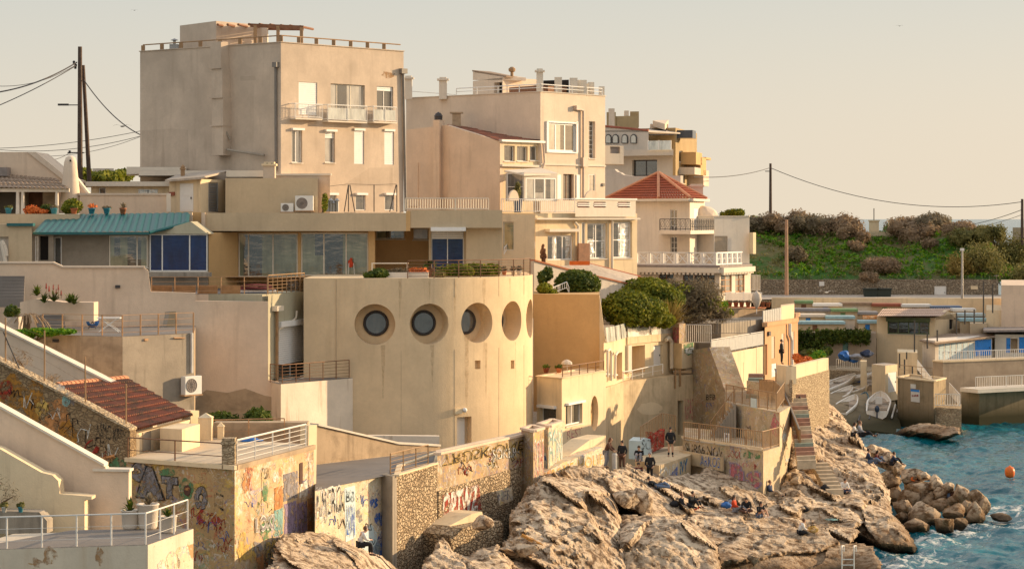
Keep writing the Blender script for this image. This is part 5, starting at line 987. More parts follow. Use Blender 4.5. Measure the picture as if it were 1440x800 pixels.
for x,y,w in ((860,153,.3),(881,156,.22),(927,175,.9)): c=XY(x,219.6); MB().box(c.x-w,c.y-.3,Z(182,219.6),c.x+w,c.y+.5,Z(y,219.6)).build('chimney_pot','pale_pink',t)
m=MB().prism([P(912,190,217),P(948,190,216),P(952,185,222),P(915,176,222)],(0,0,.15)); m.build('skylight_roof','solar',t); m=MB().prism([P(918,178,219),P(935,183,217),P(940,177,221)],(0,0,.6)); m.build('roof_edge','pale_pink',t)
g=Fac((950,218),(980,232))
for x0,x1,y0,y1,m_ in ((952,957,184,195,'solar'),(957,966,215,232,'orange_ochre'),(964,972,222,247,'orange_ochre'),(968,976,240,262,'pale_pink'),(955,964,236,246,'far_white'),(972,979,222,225,'orange_ochre')): 
    g.pbox(mm:=MB(),x0,y0,x1,y1,.0,1.6); mm.build('balcony',m_,t)
# ================================================================ red roofed villa
t=thing('red_roof_villa','white villa with a red hipped tile roof, iron balcony and white balustrade','building',XY(930,178)+Vector((0,0,12)))
zc=Z(281,174)
w_,fs,V=block(t,[(846,183),(926,176.2),(970,174),(991,181)],zc,11,'white_plaster',{1:[O(942.5,295,952,329,'win',cols=2,pane='glass_dark',rec=.15,rows=3),O(942.5,333,952,357,'win',cols=2,rows=3,pane='glass_dark',rec=.15)],2:[O(976,293,984,328,'shutter',rec=.2,boxh=0),O(980.5,331,984.5,357,'win',pane='glass_dark',rec=.2)]},back=[(978,192),(850,195)])
ap=P(926,244,183); ev=[(850,182.3),(926,175.6),(971,173.2),(994,180.8),(982,193.5),(848,197)]; E=[XY(*e)+Vector((0,0,zc+.12)) for e in ev]
for i in range(len(E)):
    a,b=E[i],E[(i+1)%len(E)]; n_=max(4,int((b-a).length/.3)); mb=MB(); rows=10
    nn=(b-a).cross(ap-a).normalized(); nn=nn if nn.z>0 else -nn
    for j in range(rows):
        t0,t1=j/rows,(j+1)/rows; k0=len(mb.v); sub=4; L_=(b-a).length; 
        for (tt,off) in ((t0,.05),(t1,0)):
            p,q=a.lerp(ap,tt),b.lerp(ap,tt)
            for s in range(n_*sub+1): u_=s/(n_*sub); mb.v.append(p.lerp(q,u_)+nn*(.05*abs(math.sin(math.pi*n_*u_))*(1-tt*.8)+off))
        for s in range(n_*sub): mb.f.append([k0+s,k0+s+1,k0+n_*sub+2+s,k0+n_*sub+1+s])
    mb.build('roof','red_tiles',t)
m=MB(); [m.tube(e+Vector((0,0,.05)),ap+Vector((0,0,.08)),.13,8) for e in E[:5]]; m.build('hip_tiles','ridge_tile',t)
m=MB(); [m.obox((a+b)/2+Vector((0,0,-.12)),(b-a)/2,(b-a).normalized().cross(Vector((0,0,1)))*-.25,Vector((0,0,.1))) for a,b in zip(E,E[1:4])]; m.build('eaves_cornice','ledge_white',t)
# ornate balcony
zb=Z(324,172.5); bp=[XY(926.5,175.8),XY(928,173.2),XY(971,171.2),XY(1004,176.5)]; m=MB(); m.prism([(p.x,p.y,zb-.3) for p in bp]+[(bp[3].x,bp[3].y+2,zb-.3)],(0,0,.3)); bo=m.build('balcony','white_plaster',t)
m=MB()
for a,b in zip(bp[1:],bp[2:]):
    a=a+Vector((0,0,zb)); b=b+Vector((0,0,zb)); up=Vector((0,0,1)); m.tube(a+up*.9,b+up*.9,.035); m.tube(a+up*.1,b+up*.1,.03); n_=int((b-a).length/.45)
    for i in range(n_+1): p=a.lerp(b,i/n_); m.tube(p,p+up*.9,.025 if i%3 else .04,4)
    for i in range(n_): p,q=a.lerp(b,i/n_),a.lerp(b,(i+1)/n_); c=(p+q)/2+up*.5; m.path([c+(q-p).normalized()*.17*math.cos(s)+up*.28*math.sin(s) for s in (2*math.pi*k/10 for k in range(11))],.015,4); m.tube(p+up*.1,c,.012,4); m.tube(q+up*.9,c,.012,4)
m.build('iron_railing','dark_metal',bo)
block(t,[(970,178),(1004,177),(1054,178.5)],Z(305,178),11,'white_plaster',{1:[O(1005,332,1023,355,'shutter',rec=.15,m='cloth_beige',boxh=0)]},depth=8,name='wing_wall',cop='ledge_white',coph=.08)
chimney(t,979,259,275,184,1.1,'pale_pink','pale_pink',flare=1.15)
m=MB(); m.blob(P(988,303,179),(1.3,1,.8),3,.05,2); m.build('dome','pale_pink',t); Fac((1053,178),(1058,178.5)).pbox(m:=MB(),1053,327,1057,357,0,.4); m.build('wall_niche','cream',t)
# veranda storey with balustrade
VB=[(892,171.5),(1012,168.5),(1056,174)]
w_,fs,V=block(t,VB,Z(376,169),9,'white_plaster',{0:[O(926,384,947,412,'win',cols=2,pane='glass_dark',frame='brown_wood',rec=.2),O(960,384,975,412,'win',cols=2,pane='glass_dark',frame='brown_wood',rec=.2),O(976,384,1005,412,'win',cols=3,pane='glass_dark',frame='brown_wood',rec=.2)],1:[O(1013.5,385,1029,411,'win',cols=2,rows=3,pane='glass_pale',frame='orange_wood',rec=.15,fw=.1),O(1034,384,1047,411,'win',cols=2,rows=3,pane='glass_pale',frame='orange_wood',rec=.15,fw=.1)]},name='veranda')
m=MB(); zz=Z(376,169); VV=[XY(*p) for p in [(890,171),(1012.5,167.9),(1058,173.8)]]; m.prism([(v.x,v.y,zz) for v in VV]+[(VV[2].x,VV[2].y+4,zz),(VV[0].x,VV[0].y+5,zz)],(0,0,.16)); m.build('roof_slab','roof_grey',t)
m=MB(); VV2=[XY(*p) for p in [(892,171.2),(1012.5,168.1),(1057,173.9)]]; 
for a,b in zip(VV2,VV2[1:]):
    u_=(b-a).normalized(); nn=Vector((u_.y,-u_.x,0)); m.obox((a+b)/2+nn*.15+Vector((0,0,zz-.22)),(b-a)/2,nn*.18,Vector((0,0,.2)))
    for i in range(int((b-a).length/.35)): p=a+u_*(.15+.35*i); m.obox(p+nn*.2+Vector((0,0,zz-.5)),u_*.09,nn*.1,Vector((0,0,.08)))
m.build('dentil_cornice','ledge_white',t)
bal=[XY(895,171.6),XY(1007,168.8),XY(1043,173)]
for a,b in zip(bal,bal[1:]):
    a=a+Vector((0,0,zz+.16)); b=b+Vector((0,0,zz+.16)); up=Vector((0,0,1)); n_=max(3,round((b-a).length/1.05)); u_=(b-a)/n_; nn=Vector((u_.y,-u_.x,0)).normalized()
    m=MB(); m.obox((a+b)/2+up*.98,(b-a)/2,nn*.07,up*.05); m.obox((a+b)/2+up*.08,(b-a)/2,nn*.05,up*.05); m.build('balustrade_rail','white_paint',t)
    for i in range(n_):
        p=a+u_*i; q=p+u_; m=MB(); k=u_*.16; m.obox(p+up*.5,u_.normalized()*.09,nn*.07,up*.48)
        m.obox(p+k+up*.5,u_.normalized()*.03,nn*.03,up*.45); m.obox(q-k+up*.5,u_.normalized()*.03,nn*.03,up*.45); m.tube(p+k+up*.1,q-k+up*.95,.035,4); m.tube(q-k+up*.1,p+k+up*.95,.035,4); m.tube(p+k+up*.52,q-k+up*.52,.03,4); m.build('balustrade_panel','white_paint',t)
# right little fence and pots
zz=0
rail('white slatted garden fence beside the veranda windows of the red roofed villa',[P(1056,409,172.5),P(1069,409,173)],1.25,'far_white',step=.35,vert=True,vstep=.12,br=.03)
t,fs,V=bld('garden_terrace','upper garden terrace of stone with white low wall below the villa','terrace',[(960,154),(1014,152.5),(1076,160),(1117,167)],Z(452,156),7,'concrete',back=[(1117,176),(950,174)])
zt=Z(434,160)
f=Fac((1010,161),(1073,164.5)); m=polybld('terrace_parapet','brown topped low stone parapet carrying a row of terracotta pots','wall',f,[(1006,433),(1076,434),(1076,470),(1006,470)],.6,'dirty_wall',cope=([(1006,432.5),(1076,433.5)],'terracotta'))
for i,px in enumerate((1026,1035,1043,1052,1066,1073,1080)): p=P(px,432,163); pot('terracotta_pot',f'terracotta pot number {i+1} from the left in the row on the stone parapet' if i else 'leftmost terracotta pot in the row on the stone parapet',p,.2,.4,'terracotta','grey_leaf',ph=.15,group='terracotta pots on the parapet',seed=i)
q=thing('patio_parasol','folded pale parasol standing upright behind the terracotta pots','parasol',P(1064,434,162.5)); b=P(1064,434,162.5); MB().lathe(b,[(.05,0),(.22,.25),(.38,.7),(.30,1.1),(.05,1.35)],10).build('canopy','far_white',q,True); MB().tube(b-Vector((0,0,.4)),b+Vector((0,0,.3)),.03).build('pole','white_paint',q)
rail('white panel fence standing behind the row of terracotta pots',[P(1020,427,165),P(1071,427,167)],.85,'white_paint',step=1.6,bars=2,fill='white_plaster')
# fence panels over the orange house
t=thing('grey_screen','grey corrugated privacy screen above the left of the orange house','screen',P(1085,450,160)); f=Fac((1073,158.5),(1099,162)); 
for i in range(8): x=1073+26*i/8; f.pbox(m:=MB(),x+.3,432+(8-i)*.6 if 1 else 0,x+3.1,457-i*.7,-.06,0); m.build('panel','roof_grey' if 0 else 'louvre',t)
bld('cream_parapet','cream parapet block at the seaward corner above the orange house','wall',[(1098,162),(1117,165.5)],Z(430,163),Z(456,163),'cream',depth=3)
# walkway railing
FH=Fac((1002,146.7),(1075,158)); zz=hsc(9.68)
t=rail('grey sheet panel railing on the walkway below the grey hedge',[XY(1000,146.6)+Vector((0,0,zz)),XY(1073,157.4)+Vector((0,0,zz))],1.05,'rail_white',step=1.4,fill='louvre')
rail('vertical bar railing behind the sheet panel railing by the grassy plant',[XY(965,149.5)+Vector((0,0,Z(482,150))),XY(1000,149)+Vector((0,0,Z(482,150)))],1.3,'rail_white',step=2.5,vert=True,br=.018)
rail('long dark bar railing in front of the tangled grey hedge',[XY(962,151.5)+Vector((0,0,Z(470,151.5))),XY(1055,151.4)+Vector((0,0,Z(470,151.5)))],1.05,'pipe_grey',step=3,vert=True,br=.015,vstep=.18)
t,_,_=bld('red_planter','square stone planter with faded red graffiti holding a spiky grass','planter',[(946,148.3),(955,147.6),(964,148.4)],Z(455,148),8,'graffiti_brown',depth=1)
blobpatch(t,Fac((946,148.28),(955,147.58)),[(946.5,460),(955,460),(955,485),(946.5,485)],'pink_spray'); q=thing('spiky_grass','yellow green spiky grass clump in the red painted planter','plant',P(944,455,148.9)); spiky(MB(),P(942,458,147.3),190,2.2,4,.06,1.1,.12).build('leaves','yellow_leaf',q)
# low building with porthole
t,fs,V=bld('lower_house','small cream house below the tower with a round opening and one window','house',[(755,131.2),(790,129.5),(852,136)],hsc(9.39),2,'cream',{0:[O(759,573,782,600,'win',pane='glass_dark',boxh=.15,rec=.3)],1:[O(795.5,567,819,597,'win',cols=2,pane='glass_pale',boxh=.12,rec=.25,fw=.09)]},cop='cream',coph=.05)
f=fs[1]; c=f.pt(836,581,0); wall=[o for o in t.children if o.name.startswith('wall')][0]
nr=f.n; cu=cutter(c+Vector((0,0,0)),nr,.5,.35) ; cu.data.transform(Matrix.Translation(Vector())); 
for v in cu.data.vertices:
    p=v.co+ROOT[t.name]; dz=p.z-c.z; uu=(p-c).dot(f.u); v.co=v.co+Vector((0,0,dz*1.2))+f.u*uu*.35
wall.select_set(False)
m_=wall.modifiers.new('b','BOOLEAN'); m_.operation='DIFFERENCE'; m_.object=cu; m_.solver='EXACT'
# the wall is an open-backed shell: give the opening its own back first
dg=bpy.context.evaluated_depsgraph_get(); dg.update(); me=bpy.data.meshes.new_from_object(wall.evaluated_get(dg)); wall.modifiers.clear()
if len(me.polygons)>len(wall.data.polygons)-2: wall.data=me
bpy.data.objects.remove(cu)
m=MB(); m.mesh([c-nr*.02+Vector((0,0,1.08*math.sin(a)))+f.u*.66*math.cos(a)-nr*.3 for a in (2*math.pi*i/24 for i in range(24))],[list(range(24))]); m.build('oval_recess','orange_ochre',t)
letters(t,Fac((800,130.6+.3),(852,136.3)),'CUO',830,578,841,603,'black_spray',.0,None,.0,-6) if 0 else None
vs,fc=font_mesh('CUO',.0); m=MB(); m.mesh([c+f.u*((v.x-.9)*.28+.05)+Vector((0,0,(v.y-.3)*.75+(v.x-.9)*.5-.2))-nr*.285 for v in vs],fc); m.build('graffiti','black_spray',t)
letters(t,f,'REST',797,606,818,618,'pink_spray',-.0,None,.02,-6)
z=hsc(9.39)+.06; rail('white railing with brown posts on the flat roof of the lower house',[XY(791,130)+Vector((0,0,z)),XY(849,135.8)+Vector((0,0,z))],.6,'rail_brown',step=1.3,bars=2,pr=.035); 
q=thing('umbrella','half open pale umbrella standing on the lower house roof','umbrella',XY(800,134)+Vector((0,0,z))); b=XY(798,134)+Vector((0,0,z)); MB().tube(b,b+Vector((-.05,0,.75)),.02).build('pole','rail_white',q); MB().lathe(b+Vector((-.05,0,.5)),[(.36,0),(.32,.14),(.18,.24),(.02,.3)],9).build('canopy','far_white',q)
for i,(px,m_) in enumerate(((786,'terracotta'),(768,'roof_red'))): pot('plant_pot',['terracotta pot beside the umbrella on the lower house roof','low red pot at the left of the lower house roof'][i],XY(px,133.5)+Vector((0,0,z)),.2,.3,m_,'dark_leaf',ph=.25,seed=i)
# ochre shaded wall (garden block)
t,fs,V=bld('ochre_garden_wall','tall plain ochre wall in shade right of the round tower','wall',[(750,139.2),(843,138.2)],Z(414,138.5),6,'orange_ochre',depth=14)
f=fs[0]; m=MB(); m.prism([f.pt(x,y,-.02) for x,y in [(842.5,414),(846,436),(851,482),(852,535),(842.5,535)]],f.pt(842,414)*0+Vector((f.pt(842,414).x/f.pt(842,414).y*3,3,0))); m.build('curved_end','cream',t)
# curved balcony house
t=thing('curved_balcony_house','cream curved house with white windscreen panels set in the cliff rampart','house',XY(900,143)+Vector((0,0,8)))
GP=[(849,137),(864,139.2),(880,143.2),(946,148.8)]
w_,fs,V=block(t,GP,hsc(11.0),hsc(8.2),'cream',{1:[O(867,496,875,534,'void',m='orange_ochre',rec=.5)],2:[O(884,486,907,524,'void',m='orange_ochre',rec=1.4),O(919,485,932,514,'door',rec=.25)]},name='wall')
for (x0,x1,y0,y1,fi) in ((851,856,463,479,0),(857,863,459,477,0),(865,870.5,456,475,1),(872.5,878,454,473,1),(881,911,452,474,2),(914,945,449,472,2)):
    f=fs[fi]; d=f.d((x0+x1)/2); u0=f.uz(x0,500)[0]; u1=f.uz(x1,500)[0]; m=MB(); m.obox(f.L3((u0+u1)/2,hsc(11.0)+.5,.06),f.u*(u1-u0)/2,f.n*.03,Vector((0,0,.47))+f.n*(-.05)); m.build('windscreen_panel','panel_glass',t)
m=MB(); fs[2].pbox(m,880.5,470,946,481,0,.12); m.build('parapet_band','cream',t); fs[2].pbox(m:=MB(),879,485,884,524,0,.25); m.build('white_jamb','ledge_white',t)
pipe(t,fs[0],[(850,530),(850,494),(853,491),(855,495),(855,535)],.09,'cream_frame',.2); pipe(t,fs[1],[(860,532),(861,500),(864,495)],.09,'cream_frame',.2); pipe(t,fs[2],[(939,518),(939,480),(935,474),(931,478)],.14,'cream_frame',.3)
block(t,[(944,148.2),(959,147.0),(976,148.4)],Z(482,148),Z(517,148),'rampart',name='side_box'); blobpatch(t,Fac((959,146.95),(976,148.35)),[(962,484),(975,481),(975,495),(968,500),(962,497)],'green_spray'); blobpatch(t,Fac((959,146.9),(976,148.3)),[(963,490),(975,488),(974,496),(964,498)],'white_spray',w=.02)
# rampart
t,fs,V=bld('rampart','tall weathered limestone rampart under the curved balcony house','wall',[(851,136.2),(877,141.5),(950,147),(978,148.3)],hsc(8.35),-3,'rampart',{2:[O(953,563,961,612,'void',rec=.6)]},depth=14)
for i,(cx,cy,rx,ry,fi,m_) in enumerate(((914,575,17,9,1,'cream'),(922,620,8,14,1,'graffiti_pale'),(908,632,5,10,1,'white_spray'),(896,640,5,9,1,'cyan_spray'))): blobpatch(t,fs[fi],ragged(cx,cy,rx,ry,16,300+i,.2),m_,w=.01)
letters(t,fs[2],'KRAS',963,560,974,590,'pink_spray',.0,None,.02); pipe(t,fs[2],[(955,518),(955,543)],.07,'rail_tan',.1); pipe(t,fs[1],[(948,520),(948,546)],.06,'rail_tan',.1)
z=hsc(8.35)+.03; rail('white curved railing at the door of the curved balcony house',[XY(876,141.6)+Vector((0,0,z)),XY(889,142.7)+Vector((0,0,z)),XY(918,145)+Vector((0,0,z+.15)),XY(932,146)+Vector((0,0,z+.2))],.62,'white_paint',step=1.3,bars=1,pr=.035)
f=Fac((845,135.7),(878,141)); m=polybld('bent_handrail','loose metal bars jutting from the corner of the curved house','handrail',f,[(846,524),(869,526),(869,528),(846,526)],.05,'rail_white')
# shade wall + lit wall H, sun and shade toned into their plaster colours
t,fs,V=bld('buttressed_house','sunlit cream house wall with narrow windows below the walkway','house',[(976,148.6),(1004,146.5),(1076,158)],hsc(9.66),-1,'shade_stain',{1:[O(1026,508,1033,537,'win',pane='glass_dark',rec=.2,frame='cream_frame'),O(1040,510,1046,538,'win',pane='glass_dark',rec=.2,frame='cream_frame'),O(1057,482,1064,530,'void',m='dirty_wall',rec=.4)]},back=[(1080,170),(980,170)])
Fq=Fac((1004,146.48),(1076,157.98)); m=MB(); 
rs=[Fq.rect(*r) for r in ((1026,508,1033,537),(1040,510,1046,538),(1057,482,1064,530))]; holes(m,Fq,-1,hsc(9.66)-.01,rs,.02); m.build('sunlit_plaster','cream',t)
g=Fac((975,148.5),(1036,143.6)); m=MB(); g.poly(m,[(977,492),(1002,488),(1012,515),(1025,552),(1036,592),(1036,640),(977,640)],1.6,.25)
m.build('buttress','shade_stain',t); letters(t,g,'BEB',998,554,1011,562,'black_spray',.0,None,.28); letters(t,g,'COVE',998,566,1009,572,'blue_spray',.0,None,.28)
Fq.pbox(m:=MB(),1004,486.5,1076,489,-.3,.15) if 0 else None
# orange house
t,fs,V=bld('orange_house','orange plastered house with closed pale shutters above the sea stairs','house',[(1075.5,157.5),(1122,165)],Z(459,158),5,'orange_house',{0:[O(1075.8,484,1079,527,'void',rec=.3),O(1085,473,1089.5,504,'shutter',m='pale_pink',rec=.08,boxh=0),O(1099,469,1103,496,'shutter',m='pale_pink',rec=.08,boxh=0),O(1113,466,1117,492,'shutter',m='pale_pink',rec=.08,boxh=0),O(1085,511,1092,530,'door',rec=.1)]},depth=10,cop='orange_house',coph=.3)
f=fs[0]; pipe(t,f,[(1107,455),(1107,470),(1110,478),(1110,520)],.13,'rail_white',.2); f.pbox(m:=MB(),1079,466,1081.5,472,0,.15); m.build('wall_lamp','dark_metal',t)

SC=1.0
# ================================================================ sea stairs and platforms
t,fs,V=bld('upper_landing','upper stair landing block with a tall bright sunlit painted corner','platform',[(1020,141.5),(1096,134),(1113,139)],7.07,-1,'stair_wall',back=[(1110,150),(1020,152)])
UL=fs; m=MB(); Fs=Fac((1096.02,133.98),(1113,138.98)); m.poly([Fs.L3(0,-1,.012),Fs.L3(Fs.L,-1,.012),Fs.L3(Fs.L,7.06,.012),Fs.L3(0,7.06,.012)]); m.build('sunlit_plaster','rampart_lit',t)  # paler skin over the sunny face, its brightness painted in
letters(t,UL[0],'VIVE',1013,612,1052,596,'black_spray',.0) if 0 else None
letters(t,UL[0],'AUM',1035,598,1056,606,'black_spray',.0,None,.03); letters(t,UL[0],'ZONE',1030,613,1052,620,'black_spray',.0,None,.03)
for i in range(5): scribble(t,Fs,1100+i*2,600+i*14,4,7,['black_spray','pale_blue'][i%2],400+i,7,.02)
blobpatch(t,UL[0],ragged(1090,600,6,16,12,410,.3),'pink_spray',w=.015)
rail('brown vertical bar railing round the upper stair landing',[XY(1021,142)+Vector((0,0,7.1)),XY(1055,138.2)+Vector((0,0,7.1)),XY(1092,134.6)+Vector((0,0,7.1)),XY(1103,136.6)+Vector((0,0,7.6))],1.05,'rail_tan',step=1.5,vert=True,br=.018,vstep=.17,pr=.035)
rail('curved brown railing of the uppermost stair by the orange house',[P(1068,558,143),P(1088,560,140),P(1101,572,138)],1.1,'rail_tan',step=1.3,vert=True,br=.018,vstep=.17,fill='rail_tan')
f=Fac((1066,141.5),(1096,139.5)); 
t,fs,V=bld('upper_stair_wall','brown shaded stair side wall above the upper landing','wall',[(1050,146),(1078,143.5),(1096,143)],8.1,3,'stair_wall',depth=3)
stairs('painted_steps','short flight of red and green painted steps beside the orange house',XY(1049,144.4)+Vector((0,0,7.1)),XY(1053,149)+Vector((0,0,8.35)),(.95,-.1,0),6,['step_b','step_a'])
t,fs,V=bld('lower_landing','lower stair landing with pink and purple lettering on its seaward walls','platform',[(960,138),(1073,131),(1096,133.8)],5.1,-1,'stair_wall',back=[(1096,141),(962,146)])
LL=fs; f=fs[0]; fr_=Fac((1073.02,130.98),(1096,133.78)); m=MB(); m.poly([fr_.L3(0,-1,.012),fr_.L3(fr_.L,-1,.012),fr_.L3(fr_.L,5.09,.012),fr_.L3(0,5.09,.012)]); m.build('sunlit_plaster','rampart_lit',t)  # seaward corner skin, lightened in colour to look sunlit
m=MB(); f.pbox(m,960,621,1073,624,0,.12); m.build('slab_edge','cream',t); m=MB(); f.poly(m,[(962,632),(1023,643),(1023,662),(962,650)],.1,.35); m.build('wall_panel','rampart',t)
letters(t,f,'SUR66 NOV',964,622,1017,636,'black_spray',.01,None,.02,8); letters(t,f,'ARKOS',992,640,1020,654,'blue_spray',.0,'white_spray',.4,3,outoff=.03)
letters(t,f,'SOOL',1024,632,1043,642,'red_spray',0,None,.02,3); blobpatch(t,f,ragged(1052,639,7,5,12,5,.3),'green_spray',w=.02); blobpatch(t,f,ragged(1065,641,4,4,12,5,.3),'green_spray',w=.02)
letters(t,f,'P',1028,652,1042,673,'pink_spray',.05,'purple_spray',.02,2,outoff=.09); letters(t,f,'L',1041,662,1053,678,'pink_spray',.05,'purple_spray',.05,2,outoff=.09); letters(t,f,'S',1052,664,1069,686,'pink_spray',.05,'purple_spray',.03,0,outoff=.09); letters(t,f,'LOVE',1040,649,1062,656,'pink_spray',.0,None,.02,3); blobpatch(t,f,ragged(1062,656,3,4,8,9,.4),'red_spray',w=.02)
zz=5.13; rail('brown vertical bar railing round the lower stair landing',[XY(962,137.6)+Vector((0,0,zz)),XY(1072,131.2)+Vector((0,0,zz)),XY(1095,133.9)+Vector((0,0,zz))],1.08,'rail_tan',step=1.6,vert=True,br=.02,vstep=.2,pr=.045)
q=thing('notice_board','small white notice fixed to the lower landing railing','sign',f.pt(1022,617,.1)); f.pbox(m:=MB(),1018,609,1026,620,-.05,-.0); m.build('plate','plate_white',q); f.pbox(m:=MB(),1020,611,1024,615,.0,.01); m.build('symbol','cloth_grey',q)
q=thing('notice_board','small pale blue notice on the upper landing railing','sign',UL[0].pt(1059,570,.1)); UL[0].pbox(m:=MB(),1055,560,1063,574,-.05,-.02); m.build('plate','pale_blue',q)
# flight between landings
a=XY(1000,139.6)+Vector((0,0,5.1)); b=XY(1032,140.2)+Vector((0,0,7.07)); n_=9; r=thing('landing_stairs','concrete stair flight rising from the lower to the upper landing','stairs',a)
for i in range(n_): p=a.lerp(b,i/n_); q=a.lerp(b,(i+1)/n_); MB().box(p.x,139,5.05-.0,q.x+.02,140.6,q.z).build('step','concrete',r)
rail('sloping brown railing on the flight between the two landings',[a+Vector((-.1,-.8,0)),b+Vector((0,-.8,0))],1.0,'rail_tan',step=1.4,vert=True,br=.018,vstep=.17)
# coloured long stairs
A=XY(1121,133.4)+Vector((0,0,4.1)); B=XY(1108,141)+Vector((0,0,7.6)); stairs('sea_stairs','long flight of red, green and cream painted steps down to the rocks','stairs' and A,B,(1.15,.35,0),17,['step_c','step_c','step_a','step_a','step_b','step_c','step_a'])
q=thing('stair_parapet','slanted solid metal side panel along the painted sea stairs','parapet',XY(1124,136)+Vector((0,0,5))); m=MB(); p=[XY(1124.5,134.6)+Vector((0,0,6.0)),XY(1124.5,134.6)+Vector((0,0,4.5)),XY(1094,144)+Vector((0,0,8.4)),XY(1094,144)+Vector((0,0,9.4))]
p=[P(1124,604,135.5),P(1124,630,135.5),P(1090,545,144),P(1090,519,144)]; m.prism(p,(.1,0,0)); m.build('panel','rail_tan',q); MB().tube(p[0],p[3],.06,8).build('handrail','pipe_grey',q)
stairs('rock_steps','worn pinkish steps cut into the rock below the painted stairs',P(1163,692,132.8),P(1140,650,138),(1.0,.2,0),8,['step_c'])
# terrace rampart
t,fs,V=bld('terrace_rampart','stone rampart with a smooth cream parapet carrying the orange flowered terrace','wall',[(1092,141.5),(1113,140),(1165,148.6)],8.3,-1,'cream',back=[(1163,153.5),(1096,150.5)])
TF=Fac((1113,139.98),(1165,148.58)); m=MB(); TF.poly(m,[(1113,534),(1165,520),(1165,680),(1113,680)],.2,.06); m.build('stone_face','rubble_fine',t)
for ff_ in fs: m=MB(); ff_.box(m,.0,8.3,ff_.L,9.4,-.35,0); m.build('parapet','cream',t)
bush('flowering_hedge','orange flowering hedge on the rampart terrace','shrub',[pxell(1132,508,150.5,13,7,1),pxell(1121,503,150.5,6,5,.6)],1000,'orange_flower',.12,41,core=True); bush('flower_bush','yellow green bush at the right end of the rampart terrace','shrub',[pxell(1152,499,151,9,6,.7),pxell(1144,503,150.8,7,4,.6)],700,'bright_leaf',.11,42); bush('dark_shrub','small dark shrub behind the yellow green terrace bush','shrub',[pxell(1140,494,153,5,4,.5),pxell(1160,497,152.5,5,5,.5)],350,'dark_leaf',.11,43)
# path ledges
t,fs,V=bld('rock_platform','low concrete platform with blue and white lettering where the woman stands','platform',[(893,133.5),(927,130.2),(971,136)],4.36,-1,'rampart',back=[(975,142),(895,140)])
f=fs[1]; letters(t,f,'BOAST',928,658,953,680,'white_spray',.05,None,.015,-8); blobpatch(t,f,[(937,673),(952,655),(953,668),(939,677)],'blue_spray',w=.03); letters(t,f,'IVY',956,650,966,666,'blue_spray',.0,'cyan_spray',.02,-5)
t=thing('red_stair','stair side wall with a bright red painted wedge beside the rampart','stairs',P(925,635,137)); f=Fac((915,136.6),(937,138.2)); m=MB(); f.poly(m,[(916,607),(918,636),(934,628),(935,603),(925,612)],.4); m.build('painted_side','red_spray',t); f2=Fac((900,135.6),(921,137.3)); m=MB(); f2.poly(m,[(901,620),(907,615),(915,617),(917,640),(901,646)],.8); m.build('painted_block','pale_blue',t); f2.pbox(m:=MB(),917,632,938,640,-.5,.1); m.build('step','concrete',t); letters(t,f2,'SC',902,618,914,632,'black_spray',0,None,.02)
rail('white and orange railing of the small stair with the red painted side',[P(901,622,135.9),P(930,603,138.4),P(950,606,139.4)],.95,'rail_tan',step=1.2,vert=True,br=.02,vstep=.2,pr=.03)
q=thing('metal_bollard','grey metal post standing between the two people by the house wall','bollard',P(864,662,127.6)); MB().lathe(P(864,664,127.6),[(.15,0),(.15,.95),(.17,.97),(.12,1.08),(.02,1.1)],10).build('post','louvre',q)
# ================================================================ hill and harbour
def hz(x,y):
    pass
TX=np.linspace(12,150,240); 
def sm(a,b,x): t_=min(1,max(0,(x-a)/(b-a))); return t_*t_*(3-2*t_)
SIL=[(1000,303),(1055,303),(1090,301),(1130,304),(1170,304),(1195,309),(1212,325),(1250,325),(1262,311),(1290,308),(1335,304),(1352,318),(1372,335),(1400,340),(1500,345),(1600,345)]
def sil(px):
    for (a,b),(c,d) in zip(SIL,SIL[1:]):
        if a<=px<=c: return b+(d-b)*(px-a)/(c-a)
    return 303 if px<1000 else 345
mb=MB(); nx,ny=150,44; HB=262
def hillp(x,s):
    px=720+x*FL/285; top=Z(sil(px)+9.0,290); y=HB+s*50
    if s<.56: z=11.2+(top-11.2)*math.sin(s/.56*math.pi/2)**1.15
    else: z=top-(s-.56)*6
    nz=noise.noise(Vector((x*.15,y*.15,3)))*1.1+noise.noise(Vector((x*.5,y*.5,7)))*.35
    return Vector((x,y,z+nz*min(1,s*4)*(1 if s<.56 else .4)))
for j in range(ny+1):
    for i in range(nx+1): mb.v.append(hillp(22+i*120/nx,j/ny))
for j in range(ny):
    for i in range(nx): a=j*(nx+1)+i; mb.f.append([a,a+1,a+nx+2,a+nx+1])
n_=N('hill_ground'); a_=n_.noise(n_.pos(),.18,5,.6).outputs[0]; b_=n_.noise(n_.pos(),1.6,4).outputs[0]
n_.fin(n_.mix(n_.ramp(b_,[(.6,0),(.72,.6)]),n_.mix(n_.ramp(a_,[(.44,0),(.56,1)]),(.045,.12,.015),(.15,.13,.05)),(.30,.25,.18)),.95,n_.bump(b_,.8,.2))
single(mb,'hillside','hill_ground',None,None,kind='structure',smooth=True)
HBVH=BVHTree.FromPolygons([tuple(v) for v in mb.v],mb.f)
rr=np.random.RandomState(5); mb=MB()
for i in range(8000):
    x=22+rr.rand()*120; s=.02+rr.rand()*.6; p=hillp(x,s)
    if noise.noise(Vector((x*.12,p.y*.12,9)))<-.22: continue
    k=1 if noise.noise(Vector((x*.3,p.y*.3,1)))>.1 else .55
    leaves(mb,[(p.x,p.y,p.z+.15,.45,.45,.45*k)],6,.24,i,.2)
single(mb,'ground_cover','bright_leaf','low bright green plants covering the slope of the hill','ground cover',kind='stuff')
mb=MB()
